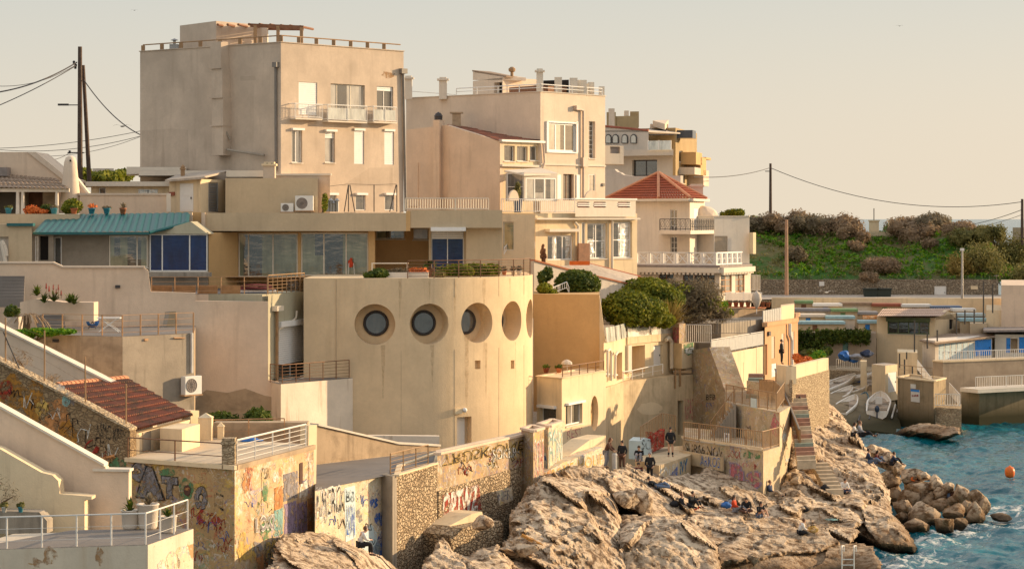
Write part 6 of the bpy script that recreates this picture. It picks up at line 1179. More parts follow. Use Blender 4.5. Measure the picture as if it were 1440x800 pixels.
for i in range(4200):
    x=22+rr.rand()*120; s=.01+rr.rand()*.62; p=hillp(x,s)
    if noise.noise(Vector((x*.10,p.y*.14,21)))<-.12: continue
    leaves(mb,[(p.x,p.y,p.z+.2,.6,.6,.5)],9,.22,i+9000,.1,.3)
single(mb,'ground_scrub','olive_leaf','patchy dull olive scrub mixed through the green of the hill slope','ground cover',kind='stuff')
def hb(label,px,py,rx,rz,m='dry_leaf',n=1500,d=None,seed=0,size=.18,grp='shrubs on the hill',nm='hill_shrub',cat='shrub',shell=.5,sub=5,core=True):
    d=d or 282; rs=random.Random(seed); hp=HBVH.ray_cast(Vector((0,0,H)),(P(px,py+rz*.6,100)-Vector((0,0,H))).normalized()); d=(hp[0].y-.3) if hp[0] is not None and hp[0].y<d+8 else d; es=[pxell(px+rs.uniform(-.6,.6)*rx,py+rs.uniform(-.25,.45)*rz,d+rs.uniform(-1.5,1.5),rx*rs.uniform(.4,.6),rz*rs.uniform(.55,.85)) for _ in range(sub)]
    return bush(nm,label,cat,es,n,m,size,seed,grp,core,None,None,shell,base=P(px,py+rz,d),ar=.4)
for i,(px,py,rx,rz,m,d,lb) in enumerate((
 (1027,300,18,8,'hedge_leaf',240,'green bush showing above the white wing wall of the villa'),
 (1070,313,24,13,'grey_leaf',284,'grey brown shrub at the left end of the hill top beside the villa'),(1105,313,26,14,'dry_leaf',284,'dry brown shrub on the hill top just right of the utility pole foot'),(1140,315,26,14,'grey_leaf',284,'grey brown shrub in the middle of the left hill crest'),(1172,317,24,14,'dry_leaf',284,'dry brown shrub on the crest, second before the gap in the hill top'),(1197,322,18,14,'dry_leaf',282,'rounded dry shrub at the left edge of the gap in the hill top'),(1208,333,12,8,'dry_leaf',280,'small dry shrub hanging below the left edge of the gap'),
 (1278,318,26,13,'dry_leaf',284,'dry brown shrub right of the two little gate posts on the crest'),(1315,315,26,14,'grey_leaf',284,'grey brown shrub in the middle of the right hill crest'),(1345,320,24,14,'dry_leaf',283,'dry shrub at the right end of the crest by the low wall'),(1293,328,26,13,'dry_leaf',280,'dry shrub sloping down from the right crest, upper one'),(1309,341,16,11,'dry_leaf',278,'dry shrub sloping down from the right crest, lower one'),(1365,333,24,14,'olive_leaf',282,'olive green shrub sloping right from the hill crest'),
 (1117,358,19,13,'grey_leaf',272,'isolated dry shrub low on the slope beside the pale pole'),(1203,345,13,9,'dry_leaf',276,'small pale shrub alone in the middle of the green slope'),(1245,375,36,19,'dry_leaf',268,'largest dry shrub in the middle of the slope above the stone wall'),(1222,388,14,9,'dry_leaf',266,'little dry shrub at the lower left of the largest shrub'))):
    k_=1.3 if d>=280 else 1.0; hb(lb,px,py-(1 if d>=280 else 0),rx*k_,rz*k_,m,int(400+rx*rz*k_*k_*4.5),d,50+i,sub=8 if d>=280 else 5)
for i,(px,py,rx,rz,m,lb) in enumerate(((1385,365,34,30,'olive_leaf','olive green tamarisk tree left of the others at the right of the hill'),(1425,355,34,34,'olive_leaf','olive green tamarisk tree at the right edge above the wall'),(1400,328,16,16,'olive_leaf','thin topped tamarisk tree reaching highest at the right'),(1350,372,22,22,'yellow_leaf','yellowish tamarisk bush at the left of the tamarisk trees'),(1445,385,26,18,'olive_leaf','low tamarisk bush at the right picture edge'),(1372,393,26,9,'yellow_leaf','low yellow green bush behind the street lamp'))):
    hb(lb,px,py,rx,rz,m,int(1500+rx*rz*4),268+i,80+i,.15,'tamarisk trees right of the hill','tamarisk_tree','tree',.0,13,False)
for i,px in enumerate((1229,1256)): single(MB().obox(P(px,321,286),(.55,0,0),(0,.5,0),(0,0,1.0)).obox(P(px,311,286)+Vector((0,0,.05)),(.65,0,0),(0,.6,0),(0,0,.08)),'gate_post','cream',['left small stone gate post in the gap of the hill top','right small stone gate post in the gap of the hill top'][i],'pillar','gate posts on the hill')
single(MB().obox(P(1243,329,285),(2.2,0,0),(0,.3,0),(0,0,.25)),'kerb_wall','cream','low pale wall between the two gate posts','wall')
single(MB().tube(P(1229,322,292),P(1229,293,292),.07),'mast','pipe_grey','thin mast standing in the gap of the hill','mast')
for px0,px1,d,lb in ((1357,1382,300,'low stone wall at the hill end, left block'),(1385,1398,302,'low stone wall at the hill end, right block')): bld('low_wall',lb,'wall',[(px0,d),(px1,d)],Z(319,d),8,'harbour_wall',depth=2)
bld('low_wall','low pale wall at the right edge near the distant sea','wall',[(1424,302),(1470,302)],Z(320,302),8,'harbour_wall',depth=2)
pole('tall dark utility pole on the hill crest right of the villa',1083.5,230,304,280,.2); MB().tube(P(1076,241,280),P(1083,241,280),.06).build('lamp_head','dark_metal',[o for o in col.objects if o.name.startswith('utility_pole')][-1]) 
pole('pale wooden pole standing in front of the harbour stone wall',1106,309,415,255,.22,'light_pole'); q=pole('slim grey street lamp in front of the harbour stone wall',1353,352,420,250,.14,'grey_metal','street_lamp'); MB().obox(P(1353,351,250),(.16,0,0),(0,.4,0),(0,0,.14)).build('lamp_head','plate_white',q)
pole('dark utility pole at the right picture edge',1437.5,280,345,270,.2); q=pole('thin pole with a round sign behind the street lamp',1401,386,415,255,.05,'dark_metal','sign_post'); MB().lathe(P(1401,388,254.9),[(.3,0),(.3,.04),(.02,.05)],12).build('sign','roof_grey',q)
cable('cable from the far houses to the pole on the hill',[(975,249,222),(1083,236,280)],.04,.4); cable('long cable sagging from the hill pole to the right edge pole',[(1083,236,280),(1437,284,270)],.04,2.2); cable('upper cable dropping left from the right edge pole',[(1437,295,270),(1355,318,290)],.04,.2); cable('lower cable dropping left from the right edge pole',[(1437,302,270),(1360,322,290)],.03,.2)
# stone wall with fence
t,fs,V=bld('harbour_stone_wall','long grey stone retaining wall at the foot of the green hill','wall',[(1050,262),(1404,262)],11.45,5,'grey_rubble',{0:[O(1314,402,1331,420,'door',m='plate_white',panels=1,rec=.15)]},depth=1)
Fz=fs[0]; Fz.pbox(m:=MB(),1152,396,1159,402,0,.05); m.build('sign_plate','plate_white',t); Fz.pbox(m:=MB(),1365,402,1375,407,0,.05); m.build('sign_plate','cream',t)
t=thing('mesh_fence','thin wire mesh fence on top of the harbour stone wall','fence',Fz.pt(1200,393))
for i in range(36): x=1052+i*10; MB().tube(Fz.pt(x,393,-.3),Fz.pt(x,388,-.3),.03,4).build('post','dark_green_paint',t)
for y in (388.5,391): MB().tube(Fz.pt(1052,y,-.3),Fz.pt(1402,y,-.3),.015,4).build('wire','dark_green_paint',t)
for px,lb in ((1225,'dark waste container left of its twin at the harbour wall'),(1244,'dark waste container right of its twin at the harbour wall')):
    q=thing('waste_container',lb,'bin',P(px,417,258),'waste containers by the harbour wall'); c=P(px,412,258); k=MB().prism([c+Vector((-.7,0,-.45)),c+Vector((.7,0,-.45)),c+Vector((.8,0,.4)),c+Vector((-.8,0,.4))],(0,.9,0)); k.build('body','bin_green',q); m=MB(); m.obox(c+Vector((0,.4,.47)),(.85,0,0),(0,.55,0),(0,0,.06)); m.build('lid','bin_green',q)
t,fs,V=bld('harbour_road_wall','long low cream parapet wall above the harbour huts','wall',[(1085,252),(1420,250)],Z(419,251),5,'cream',depth=.6)
single(MB().poly([Vector((25,252.7,9.5)),Vector((80,251.5,9.5)),Vector((80,262,9.7)),Vector((25,262,9.7))]),'harbour_road','gravel_roof',None,None,kind='structure')
# huts terrace
huts=[(1118,1143,423,436,'green_paint',248),(1143,1184,427,437,'white_paint',247.5),(1184,1226,425.5,440,'roof_brown',248.5),(1226,1268,427,438,'roof_red',248),(1268,1309,428,438,'plate_white',247),(1309,1352,430.5,440,'cloth_denim',246),
 (1118,1168,434,444,'cloth_grey',242),(1169,1206,434.5,452,'green_paint',241),(1206,1234,438.5,450,'cloth_grey',241),
 (1118,1161,442,455,'white_plaster',236),(1161,1202,444.5,462,'sky_blue',235),(1214,1234,445,455,'orange_spray',236),
 (1118,1188,452,470,'sky_blue',230),(1207,1234,451,466,'sky_blue',231),(1340,1372,434,444,'white_paint',243),(1345,1385,441,452,'pale_blue',238),(1350,1392,448,460,'sky_blue',232)]
for i,(x0,x1,y0,y1,m_,d) in enumerate(huts):
    nmap={'green_paint':'green','white_paint':'white','roof_brown':'brown','roof_red':'red','plate_white':'off white','cloth_denim':'blue','cloth_grey':'grey','white_plaster':'whitewashed','sky_blue':'pale blue','orange_spray':'orange','pale_blue':'icy blue'}; nm=nmap[m_]
    row='top row' if y0<432 else 'second row' if y0<440 else 'third row' if y0<450 else 'lowest row above the ivy'; prev=nmap[huts[i-1][4]].split()[-1]
    t,fs,V=bld('harbour_hut',f'{nm} topped boat hut in the {row}, {"first from left" if x0<1125 else "far right" if x0>1330 else "right of %s one"%prev}','hut',[(x0,d),(x1,d-.2)],Z(y0+2.5,d),Z(y1+10,d),['fascia_beige','cream','white_plaster','fascia_beige'][i%4],{0:[O(x0+(x1-x0)*.35,y0+5,x0+(x1-x0)*.35+7,min(y1+8,y0+15),'door',m=['brown_wood','blue_paint','plate_white','green_paint'][i%4],rec=.15)]} ,group='harbour boat huts',depth=5)
    Fac((x0,d),(x1,d-.2)).pbox(m:=MB(),x0-.5,y0,x1+.5,y0+3.6,-2.5,.25); m.build('roof',m_,t)
t,fs,V=bld('ivy_wall','pale harbour wall draped with dark green ivy below the huts','wall',[(1105,226),(1232,225.5)],Z(468,226),2,'harbour_wall',{0:[O(1185,474,1193,502,'door',m='boat_trim',rec=.2)]},depth=4)
mb=MB(); rs=np.random.RandomState(4)
for i in range(420):
    x=1117+rs.rand()*104; L_=(26 if x<1158 else 14*abs(math.sin(x*.35))+3); y=466+rs.rand()*L_; p=P(x,y,225.2); leaves(mb,[(p.x,p.y,p.z,.45,.35,.4)],9,.16,i,.1)
single(mb,'ivy','dark_leaf','dark green ivy hanging over the harbour wall below the huts','ivy')
for i,(px,py,m_) in enumerate(((1133,498,'olive_leaf'),(1143,497,'dark_leaf'),(1163,493,'dark_leaf'))): bush('quay_bush',['olive bush on the quay at the left under the ivy','dark bush second from the left under the ivy','dark bush right of the others under the ivy'][i],'shrub',[pxell(px,py,221,7,6,.8)],350,m_,.15,100+i)
# restaurant hut
SC=1.07
t=thing('tiled_cafe','cream harbour cafe hut with ribbed tile roof and wide green framed window','building',XY(1290,212)+Vector((0,0,4)))
CF=[(1233,213),(1315,211),(1345,222)]
w_,fs,V=block(t,CF,Z(446,212),3,'cream',{0:[O(1248,452,1307,470,'win',cols=4,pane='glass_dark',frame='dark_green_paint',rec=.2,fw=.12)],1:[O(1335,448,1341,463,'void',rec=.2)]})
fs[0].pbox(m:=MB(),1247,446.5,1308,452,0,.4); m.build('awning_box','dark_green_paint',t)
corr(MB(),P(1241,434.5,220),P(1338,434,222),P(1322,445.5,209.5),P(1232,445.5,211),30,.07,3,.05).build('roof','pink_roof',t)
f=Fac((1315,211),(1345,222)); m=MB(); m.prism([f.pt(1315,449),f.pt(1345,449),f.pt(1332,436)],-f.n*.3); m.build('gable','cream',t)
# quay blocks right
def B2_(lb,pts,y1,d1,z0,m,ops=None,nm='quay_wall',cat='wall',**k): return bld(nm,lb,cat,pts,Z(y1,d1),z0,m,ops,**k)
B2_('large pinkish retaining building at the right picture edge',[(1408,214),(1500,212)],401,214,0,'pink_plaster',depth=20,nm='harbour_building',cat='building'); m=MB(); m.poly([P(1406,402,213.5),P(1500,396,211),P(1500,390,225),P(1418,396,225)]); 
B2_('mid height beige block left of the large retaining building',[(1387,215),(1409,214.5)],436,215,2,'cream',depth=14,nm='harbour_building',cat='building')
B2_('low beige block with a small blue sign beside the railings',[(1364,213),(1388,214)],455,213,2,'fascia_beige',depth=8,nm='harbour_building',cat='building')
t,fs,V=bld('beach_cabins','row of pale blue beach cabin doors with a blue end under a flat roof','building',[(1297,204),(1315,200.5),(1395,206)],Z(478,202),3,'white_plaster',{1:[O(1320+8.4*i,482,1327.5+8.4*i,508,'door',m='pale_blue',rec=.08,panels=3) for i in range(6)]+[O(1371,477.5,1394,500,'door',m='blue_paint',rec=.05)]})
m=MB().prism([P(1293,480,203.8),P(1315,484.5,199.5),P(1399,474.5,205.8),P(1397,470,215),P(1330,471,214)],(0,0,.15)); m.build('roof','roof_brown',t)
t,fs,V=bld('blue_door_hut','flat roofed harbour hut with bright blue doors at the right edge','building',[(1399,207),(1500,206)],Z(470,207),3,'white_plaster',{0:[O(1415,475,1421,496,'door',m='blue_paint',rec=.1),O(1421.5,476,1431,496,'void',rec=.5,m='dirty_wall'),O(1433,474,1470,496,'door',m='blue_paint',rec=.15)]},depth=7); m=MB().prism([P(1383,467,206.3),P(1500,466,205.3),P(1500,461,215),P(1383,462,216)],(0,0,.2)); m.build('roof','roof_grey',t)
B2_('long pale promenade wall below the beach cabins',[(1312,196),(1326,194.5),(1500,201)],507,197,-1,'harbour_wall',cop='cream')
rail('white promenade railing in front of the beach cabins',[XY(1326,194.8)+Vector((0,0,Z(507,197)+.1)),XY(1500,201)+Vector((0,0,Z(507,197)+.1))],.85,'rail_white',step=2,vert=True,br=.02,vstep=.25)
t,_,_=bld('jetty','dark undercut concrete jetty reaching to the right edge over the water','jetty',[(1350,192),(1375,190),(1500,195)],Z(546,191),Z(551.5,191),'ledge_white'); 
for i,x in enumerate((1352,1376,1440,1490)): pass
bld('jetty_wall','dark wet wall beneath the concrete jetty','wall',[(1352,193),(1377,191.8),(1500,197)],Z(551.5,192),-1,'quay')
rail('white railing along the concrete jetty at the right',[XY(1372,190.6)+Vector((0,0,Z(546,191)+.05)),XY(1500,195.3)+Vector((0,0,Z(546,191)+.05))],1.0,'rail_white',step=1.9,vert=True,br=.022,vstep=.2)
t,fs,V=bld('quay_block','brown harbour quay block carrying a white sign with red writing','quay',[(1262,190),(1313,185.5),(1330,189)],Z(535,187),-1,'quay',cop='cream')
f=fs[0]; q=thing('safety_sign','white notice with a blue header and red markings on the brown quay wall','sign',f.pt(1287,565,.1)); f.pbox(m:=MB(),1281.5,548,1293.5,565,0,.05); m.build('panel','plate_white',q); f.pbox(m:=MB(),1281.5,547.5,1293.5,550.5,.05,.07); m.build('header','blue_paint',q)
for k in range(4): f.pbox(m:=MB(),1283+k*2.5,554.5,1284.6+k*2.5,557.5,.05,.07); m.build('symbol','red_spray',q)
f.pbox(m:=MB(),1281,540,1288,546,0,.05); q=thing('small_notice','small blank white notice above the larger sign on the quay','sign',f.pt(1284,546,.1)); m.build('panel','plate_white',q)
rail('quay railing above the sign on the brown quay block',[XY(1264,190)+Vector((0,0,Z(534,187)+.1)),XY(1312,186)+Vector((0,0,Z(534,187)+.1))],1.0,'rail_tan',step=1.5,bars=2)
rail('white stair railing between the quay block and the beach cabins',[P(1290,520,193),P(1314,551,187)],.9,'rail_white',step=1.2,vert=True,br=.02,vstep=.2)
t,fs,V=bld('quay_step_block','low stone block with a white railing at the harbour mouth','quay',[(1313,186),(1352,184.5)],Z(574,185),-1,'rubble_fine',depth=5)
rail('white curved railing on the low harbour mouth block',[XY(1315,185.3)+Vector((0,0,Z(571,185))),XY(1350,184.7)+Vector((0,0,Z(571,185))),XY(1335,191)+Vector((0,0,Z(556,190)))],1.05,'rail_white',step=1.6,vert=True,br=.025,vstep=.2)
t,fs,V=bld('boat_store','pink beige boat store with a white gabled door front','building',[(1226,196),(1245,194),(1262,196)],Z(513,195),1.8,'cream',{1:[O(1249,523,1261,551,'door',m='plate_white',rec=.1,panels=1)]},roof='gravel_roof'); 
B2_('cream stepped block behind the boat store',[(1262,199),(1290,198)],495,199,2,'cream',nm='quay_step',cat='wall',depth=5); SC=1.0; B2_('low brown retaining wall behind the beached boats',[(1165,218),(1232,216)],520,218,1,'rubble_fine',depth=7); B2_('pale boat ramp wall beside the blue tarpaulins',[(1210,211),(1219,211)],508,211,2,'cream',depth=3,nm='pier_block',cat='wall')
rail('short pale slatted railing on the quay behind the boats',[P(1176,519,216),P(1209,519,216)],.95,'cream_frame',step=.8,vert=True,br=.03,vstep=.2)
for i,(x,y0,y1) in enumerate(((1265,497,517),(1275,495,505),(1286,450,495),(1304,468,490),(1318,464,480),(1345,440,470),(1357,436,456),(1370,435,455),(1383,395,455),(1396,400,440),(1272,505,530),(1283,515,530))): single(MB().tube(P(x,y1,205+i%3),P(x,y0,205+i%3),.07,6),'fence_post','dark_metal','slim dark fence post standing among the harbour walls','post','dark harbour fence posts')
for i,(px,py,rx,rz) in enumerate(((1188,500,8,7),(1219,497,8,5),(1203,502,12,4),(1200,546 if 0 else 507,6,3))):
    q=thing('blue_tarpaulin',['bunched blue tarpaulin left of the boat racks','blue tarpaulin over a dinghy near the cafe','low blue grey cover between the two tarpaulins','flat blue cover in front of the boat racks'][i],'tarpaulin',P(px,py+rz,213)); e=pxell(px,py,213,rx,rz); MB().blob(e[:3],e[3:],i,.45,3).build('cloth',['tarp_blue','cloth_navy','cloth_grey','tarp_blue'][i],q)
q=thing('blue_tarpaulin','small bright blue cover on the quay above the beached boats','tarpaulin',P(1209,545,214)); e=pxell(1209,538,216.5,7,6); MB().blob(e[:3],e[3:],9,.3,3).build('cloth','tarp_blue',q)
# slipway ground
single(MB().prism([Vector((24,193,1.4)),Vector((34,198,-.3)),Vector((36,216,2.8)),Vector((24,219,3.6))],(0,0,-3)),'slipway','quay',None,None,kind='structure')
def boat(label,c,ang,L,W,hh,m='boat_white',motor=False,tilt=.15,inside='boat_inside'):
    q=thing('beached_boat',label,'boat',c,'small boats drawn up on the slipway'); ca,sa=math.cos(ang),math.sin(ang); c=Vector(c)
    def T(x,y,z): z2=z+x*tilt; return c+Vector((x*ca-y*sa,x*sa+y*ca,z2))
    n=14; rows=[]
    for k,(f_,g_) in enumerate(((0.0,0),(.45,.05),(.8,.35),(.97,.75),(1,1),(.9,1.02),(.86,.95))):
        rows.append((f_,g_))
    mb=MB(); prof=[]
    for i in range(n+1):
        s=i/n; x=L*(s-.5); w=W/2*(min(1,(1-s)*2.2)**.55 if s>.4 else .9+.1*s/.4); keel=hh*.18*max(0,(s-.6)/.4)**2; sheer=hh*(1+.25*s*s)
        prof.append([T(x,w*f_,keel+(sheer-keel)*g_) for f_,g_ in rows][::1])
    for sgn in (1,-1):
        k0=len(mb.v)
        for i in range(n+1):
            s=i/n; x=L*(s-.5); w=max(.02,W/2*(min(1,(1-s)*2.2)**.55 if s>.4 else .9+.1*s/.4)); keel=hh*.18*max(0,(s-.6)/.4)**2; sheer=hh*(1+.25*s*s)
            for f_,g_ in rows: mb.v.append(T(x,sgn*w*f_,keel+(sheer-keel)*g_))
        m_=len(rows)
        for i in range(n):
            for j in range(m_-1): a=k0+i*m_+j; mb.f.append([a,a+1,a+m_+1,a+m_] if sgn>0 else [a,a+m_,a+m_+1,a+1])
    st=[T(-L/2,W/2*.9*f_,hh*g_) for f_,g_ in rows[:5]]; st+=[T(-L/2,-W/2*.9*f_,hh*g_) for f_,g_ in rows[:5][::-1]]; mb.poly(st); h=mb.build('hull',m,q,True)
    fl=[]; 
    for sgn in (1,-1):
        rng=range(n+1) if sgn>0 else range(n,-1,-1)
        for i in rng: s=i/n; fl.append(T(L*(s-.5)*.97,sgn*.86*max(.02,W/2*(min(1,(1-s)*2.2)**.55 if s>.4 else .9+.1*s/.4)),hh*.55))
    MB().poly(fl).build('deck',inside,q)
    for s in (-.22,.12): MB().obox(T(L*s,0,hh*.75),Vector((ca,sa,0))*.14,Vector((-sa,ca,0))*W*.4,Vector((0,0,.03))).build('bench',inside,q)
    if motor: mt=MB(); mt.blob(T(-L/2-.15,0,hh*1.25),(.22,.2,.32),1,.1,2); mt.tube(T(-L/2-.2,0,hh),T(-L/2-.25,0,-.1),.07); mt.build('outboard_motor','motor',q); MB().obox(T(0,0,hh*1.15),Vector((ca,sa,0))*.2,Vector((-sa,ca,0))*.3,Vector((0,0,.3))).build('console','plate_white',q)
    return q
def bb(px,py,z=None,d=None): return P(px,py,d)
_ts=[tuple(v) for v in ((24,193,1.4),(34,198,-.3),(36,216,2.8),(24,219,3.6))]; SBVH=BVHTree.FromPolygons(_ts+[(24,221,2.61),(150,221,3.21),(150,262,9.3),(24,262,9.3)],[(0,1,2,3),(4,5,6,7)])
def sp(px,py):
    o=Vector((0,0,H)); h=SBVH.ray_cast(o,(P(px,py,100)-o).normalized()); return (h[0] if h[0] is not None else P(px,py,205))+Vector((0,0,.3))
boat('largest white motor boat with a dark outboard on the slipway',sp(1236,582),math.radians(78),6.4,2.2,.8,motor=True,tilt=.17); boat('open white boat with wooden inside left of the motor boat',sp(1190,584),math.radians(66),6.0,1.9,.7,tilt=.17); boat('white dinghy drawn up behind the open boat',sp(1181,567),math.radians(58),5.5,1.7,.6,tilt=.17); boat('upper white boat beside the rampart, farthest up the slipway',sp(1177,552),math.radians(48),6,2,.7,tilt=.17)
boat('narrow blue boat lying between the two white boats',sp(1213,572),math.radians(75),5,1.1,.4,'boat_blue',inside='boat_blue',tilt=.17); boat('slim pale dinghy behind the blue boat',sp(1202,558),math.radians(40),4,1.3,.45); boat('small white dinghy lying crosswise under the pale slatted quay railing',sp(1203,541),math.radians(15),3.6,1.3,.5); boat('old beige rowing boat beside the boat store door',sp(1222,548),math.radians(80),4,1.3,.5,'cloth_beige')
for i,(px,py) in enumerate(((1262,577),(1254,585),(1207,590),(1222,588))): single(MB().tube(sp(px,py+8)+Vector((0,0,.08)),sp(px+5,py-10)+Vector((0,0,.08)),.09,6),'slip_rail','rail_white' if i<2 else 'dark_metal','long rail lying on the slipway beside the boats','rail','slipway rails')
SC=1.0
# gull
def bird(label,p,s,m='gull_white'):
    q=thing('seagull' if m=='gull_white' else 'bird',label,'bird',p); mb=MB(); p=Vector(p)
    mb.blob(p,(s*.22,s*.1,s*.08),1,.05,2); mb.tube(p+Vector((s*.18,0,.01)),p+Vector((s*.34,0,.01)),s*.05,6,.005)
    for g in (-1,1):
        a=p+Vector((g*s*.08,0,s*.03)); b=a+Vector((g*s*.45,0,s*.17)); c=b+Vector((g*s*.5,0,-s*.12)); w=s*.12
        for u,v,w1,w2 in ((a,b,w,w*.8),(b,c,w*.8,w*.1)): mb.prism([u+Vector((0,-w1,0)),u+Vector((0,w1,0)),v+Vector((0,w2,0)),v+Vector((0,-w2,0))],(0,0,.012*s))
    mb.build('body',m,q); return q
bird('white seagull gliding in front of the harbour stone wall',P(1162,411,240),.9); bird('tiny dark bird high in the sky at the right',P(1265,37,260),.4,'dark_metal'); bird('tiny dark bird in the sky above the apartment block',P(189,15,260),.4,'dark_metal'); bird('small bird gliding beside the left edge of the apartment block',P(172,178,200),.8,'dark_metal')
# buoy
q=thing('buoy','round orange buoy floating on the blue water','buoy',P(1420,670,163)); MB().lathe(P(1420,670,163)+Vector((0,0,-.1)),[(.05,0),(.28,.08),(.36,.3),(.36,.55),(.28,.75),(.1,.83),(.06,.9)],16).build('float','buoy_orange',q,True)
# ================================================================ hedges right of the tower
SC=1.06
def hedge(lb,pts,n,m,seed,size=.13,nm='hedge',cat='hedge',**k):
    return bush(nm,lb,cat,[pxell(*p) for p in pts],n,m,size,seed,**k)
hedge('big rounded green hedge above the curved balcony house',[(882,434,144,38,27,1.8),(912,438,145,28,21,1.6),(934,450,146,16,11,1)],9000,'hedge_leaf',60,.13)
hedge('dark green hedge mound behind the big rounded hedge',[(908,411,150,42,21,1.8),(940,420,149.5,24,17,1.4)],6500,'hedge_leaf',61,.13)
hedge('round topped green bush just right of the tower terrace railing',[(812,400,143.6,33,21,1.6)],4600,'dark_leaf',62,.13,)
hedge('small dark bush between the white garden wall and the tower',[(763,390,142.8,8,10,.8),(770,385,143,8,10,.7)],900,'dark_leaf',63,.12)
hedge('light green bush right at the edge of the tower roof',[(766,406,140.5,11,8,.7),(776,411,140.6,8,5,.6)],900,'hedge_leaf',64,.12)
rail('little white stair railing beside the round topped bush',[P(775,415,141),P(797,406,142),P(800,413,142)],.45,'white_paint',step=1,vert=True,br=.02,vstep=.2)
hedge('tangled bare grey brown shrub spreading below the villa veranda',[(965,420,152,24,22,1.6),(990,432,152.5,26,18,1.6),(1012,442,153,20,12,1.2),(945,404,152,14,12,1),(976,445,152,30,10,1.2),(985,412,152.4,34,22,1.6)],9000,'grey_leaf',65,.19,'shrub','shrub',core=False,shell=.1,ar=.16)
hedge('sparse green sprigs growing through the tangled shrub',[(1000,425,152.2,22,14,1.2),(960,405,151.5,18,10,1.2),(1022,438,153,12,8,1)],500,'hedge_leaf',66,.13,'shrub','shrub',core=False,shell=.1)
hedge('yellow flowering bush at the end of the terracotta pot row',[(1010,430,158,9,8,.7),(1018,428,158,6,6,.6)],500,'bright_leaf',67,.12,'shrub','shrub')
# ================================================================ rock
SC=1.0
n=N('rock'); p=n.pos(); a=n.noise(p,.35,6,.6).outputs[0]; b=n.noise(p,2.2,6,.68).outputs[0]; c=n.noise(n.pos((1,1,2.2)),7,5,.7).outputs[0]
base=n.mix(n.ramp(a,[(.35,0),(.65,1)]),(.57,.43,.295),(.80,.64,.46))
base=n.mix(n.ramp(b,[(.40,.97),(.54,0)]),base,(.15,.09,.05)); base=n.mix(n.ramp(c,[(.62,0),(.8,.6)]),base,(.68,.58,.45))
v=n.new('ShaderNodeTexVoronoi',feature='DISTANCE_TO_EDGE'); v.inputs['Scale'].default_value=.42; ds=n.noise(p,.9,4).outputs['Color']; ad=n.new('ShaderNodeVectorMath',operation='MULTIPLY_ADD'); n.link(ds,ad.inputs[0]); ad.inputs[1].default_value=(3.2,3.2,3.2); n.link(n.pos((1,.7,.55)),ad.inputs[2]); n.link(ad.outputs[0],v.inputs['Vector'])
crack=n.ramp(v.outputs['Distance'],[(.0,0),(.045,1)]); base=n.mix(n.math('MAXIMUM',crack,n.ramp(a,[(.42,.35),(.6,.95)])),(.17,.11,.065),base)
g=n.new('ShaderNodeNewGeometry'); sx=n.new('ShaderNodeSeparateXYZ'); n.link(g.outputs['Position'],sx.inputs[0]); zz_=n.math('ADD',sx.outputs['Z'],n.math('MULTIPLY',a,1.4)); wet=n.ramp(n.math('MULTIPLY',zz_,.25),[(.25,1),(.62,0)]); base=n.mix(n.math('MULTIPLY',wet,.8),base,(.15,.075,.025))
wl=n.ramp(n.math('MULTIPLY',sx.outputs['Z'],.5),[(.05,1),(.22,0)]); base=n.mix(n.math('MULTIPLY',wl,.85),base,(.035,.028,.02))
h=n.math('ADD',n.math('MULTIPLY',b,1.6),n.math('ADD',n.math('MULTIPLY',c,.8),n.math('MULTIPLY',crack,.25)))
n.fin(base,.9,n.bump(h,.9,.14),.2)
def tps(ctrl):
    A=np.array(ctrl,float); X=A[:,:2]/100; y=A[:,2]; n_=len(y)
    def U(r): return np.where(r>0,r*r*np.log(r+1e-12),0)
    K=U(np.linalg.norm(X[:,None]-X[None],axis=2))+np.eye(n_)*.02; Pm=np.hstack([np.ones((n_,1)),X]); M_=np.block([[K,Pm],[Pm.T,np.zeros((3,3))]])
    w=np.linalg.solve(M_,np.concatenate([y,np.zeros(3)]))
    return lambda q: U(np.linalg.norm(q[:,None]/100-X[None],axis=2))@w[:n_]+np.hstack([np.ones((len(q),1)),q/100])@w[n_:]
def polydist(Q,poly):
    Pn=np.array(poly,float); ins=np.zeros(len(Q),bool); dm=np.full(len(Q),1e9)
    for i in range(len(Pn)):
        a,b=Pn[i],Pn[(i+1)%len(Pn)]; ab=b-a; t_=np.clip(((Q-a)@ab)/(ab@ab),0,1); dm=np.minimum(dm,np.linalg.norm(Q-(a+t_[:,None]*ab),axis=1))
        c=((a[1]>Q[:,1])!=(b[1]>Q[:,1]))&(Q[:,0]<(b[0]-a[0])*(Q[:,1]-a[1])/(b[1]-a[1]+1e-12)+a[0]); ins^=c
    return ins,dm
TREES=[]
def facet(q,s,o):
    w=q*s+Vector((noise.noise(q*s*1.3),noise.noise(q*s*1.3+Vector((5,5,5))),noise.noise(q*s*1.3+Vector((9,1,2)))))*.35; p0=noise.voronoi(w)[1][0]; nv=noise.noise_vector(p0*3.7+Vector((o,o,o))); return ((w-p0).dot(nv)*1.5+noise.noise(p0*2.1+Vector((o,0,0)))*.55)/s*.8
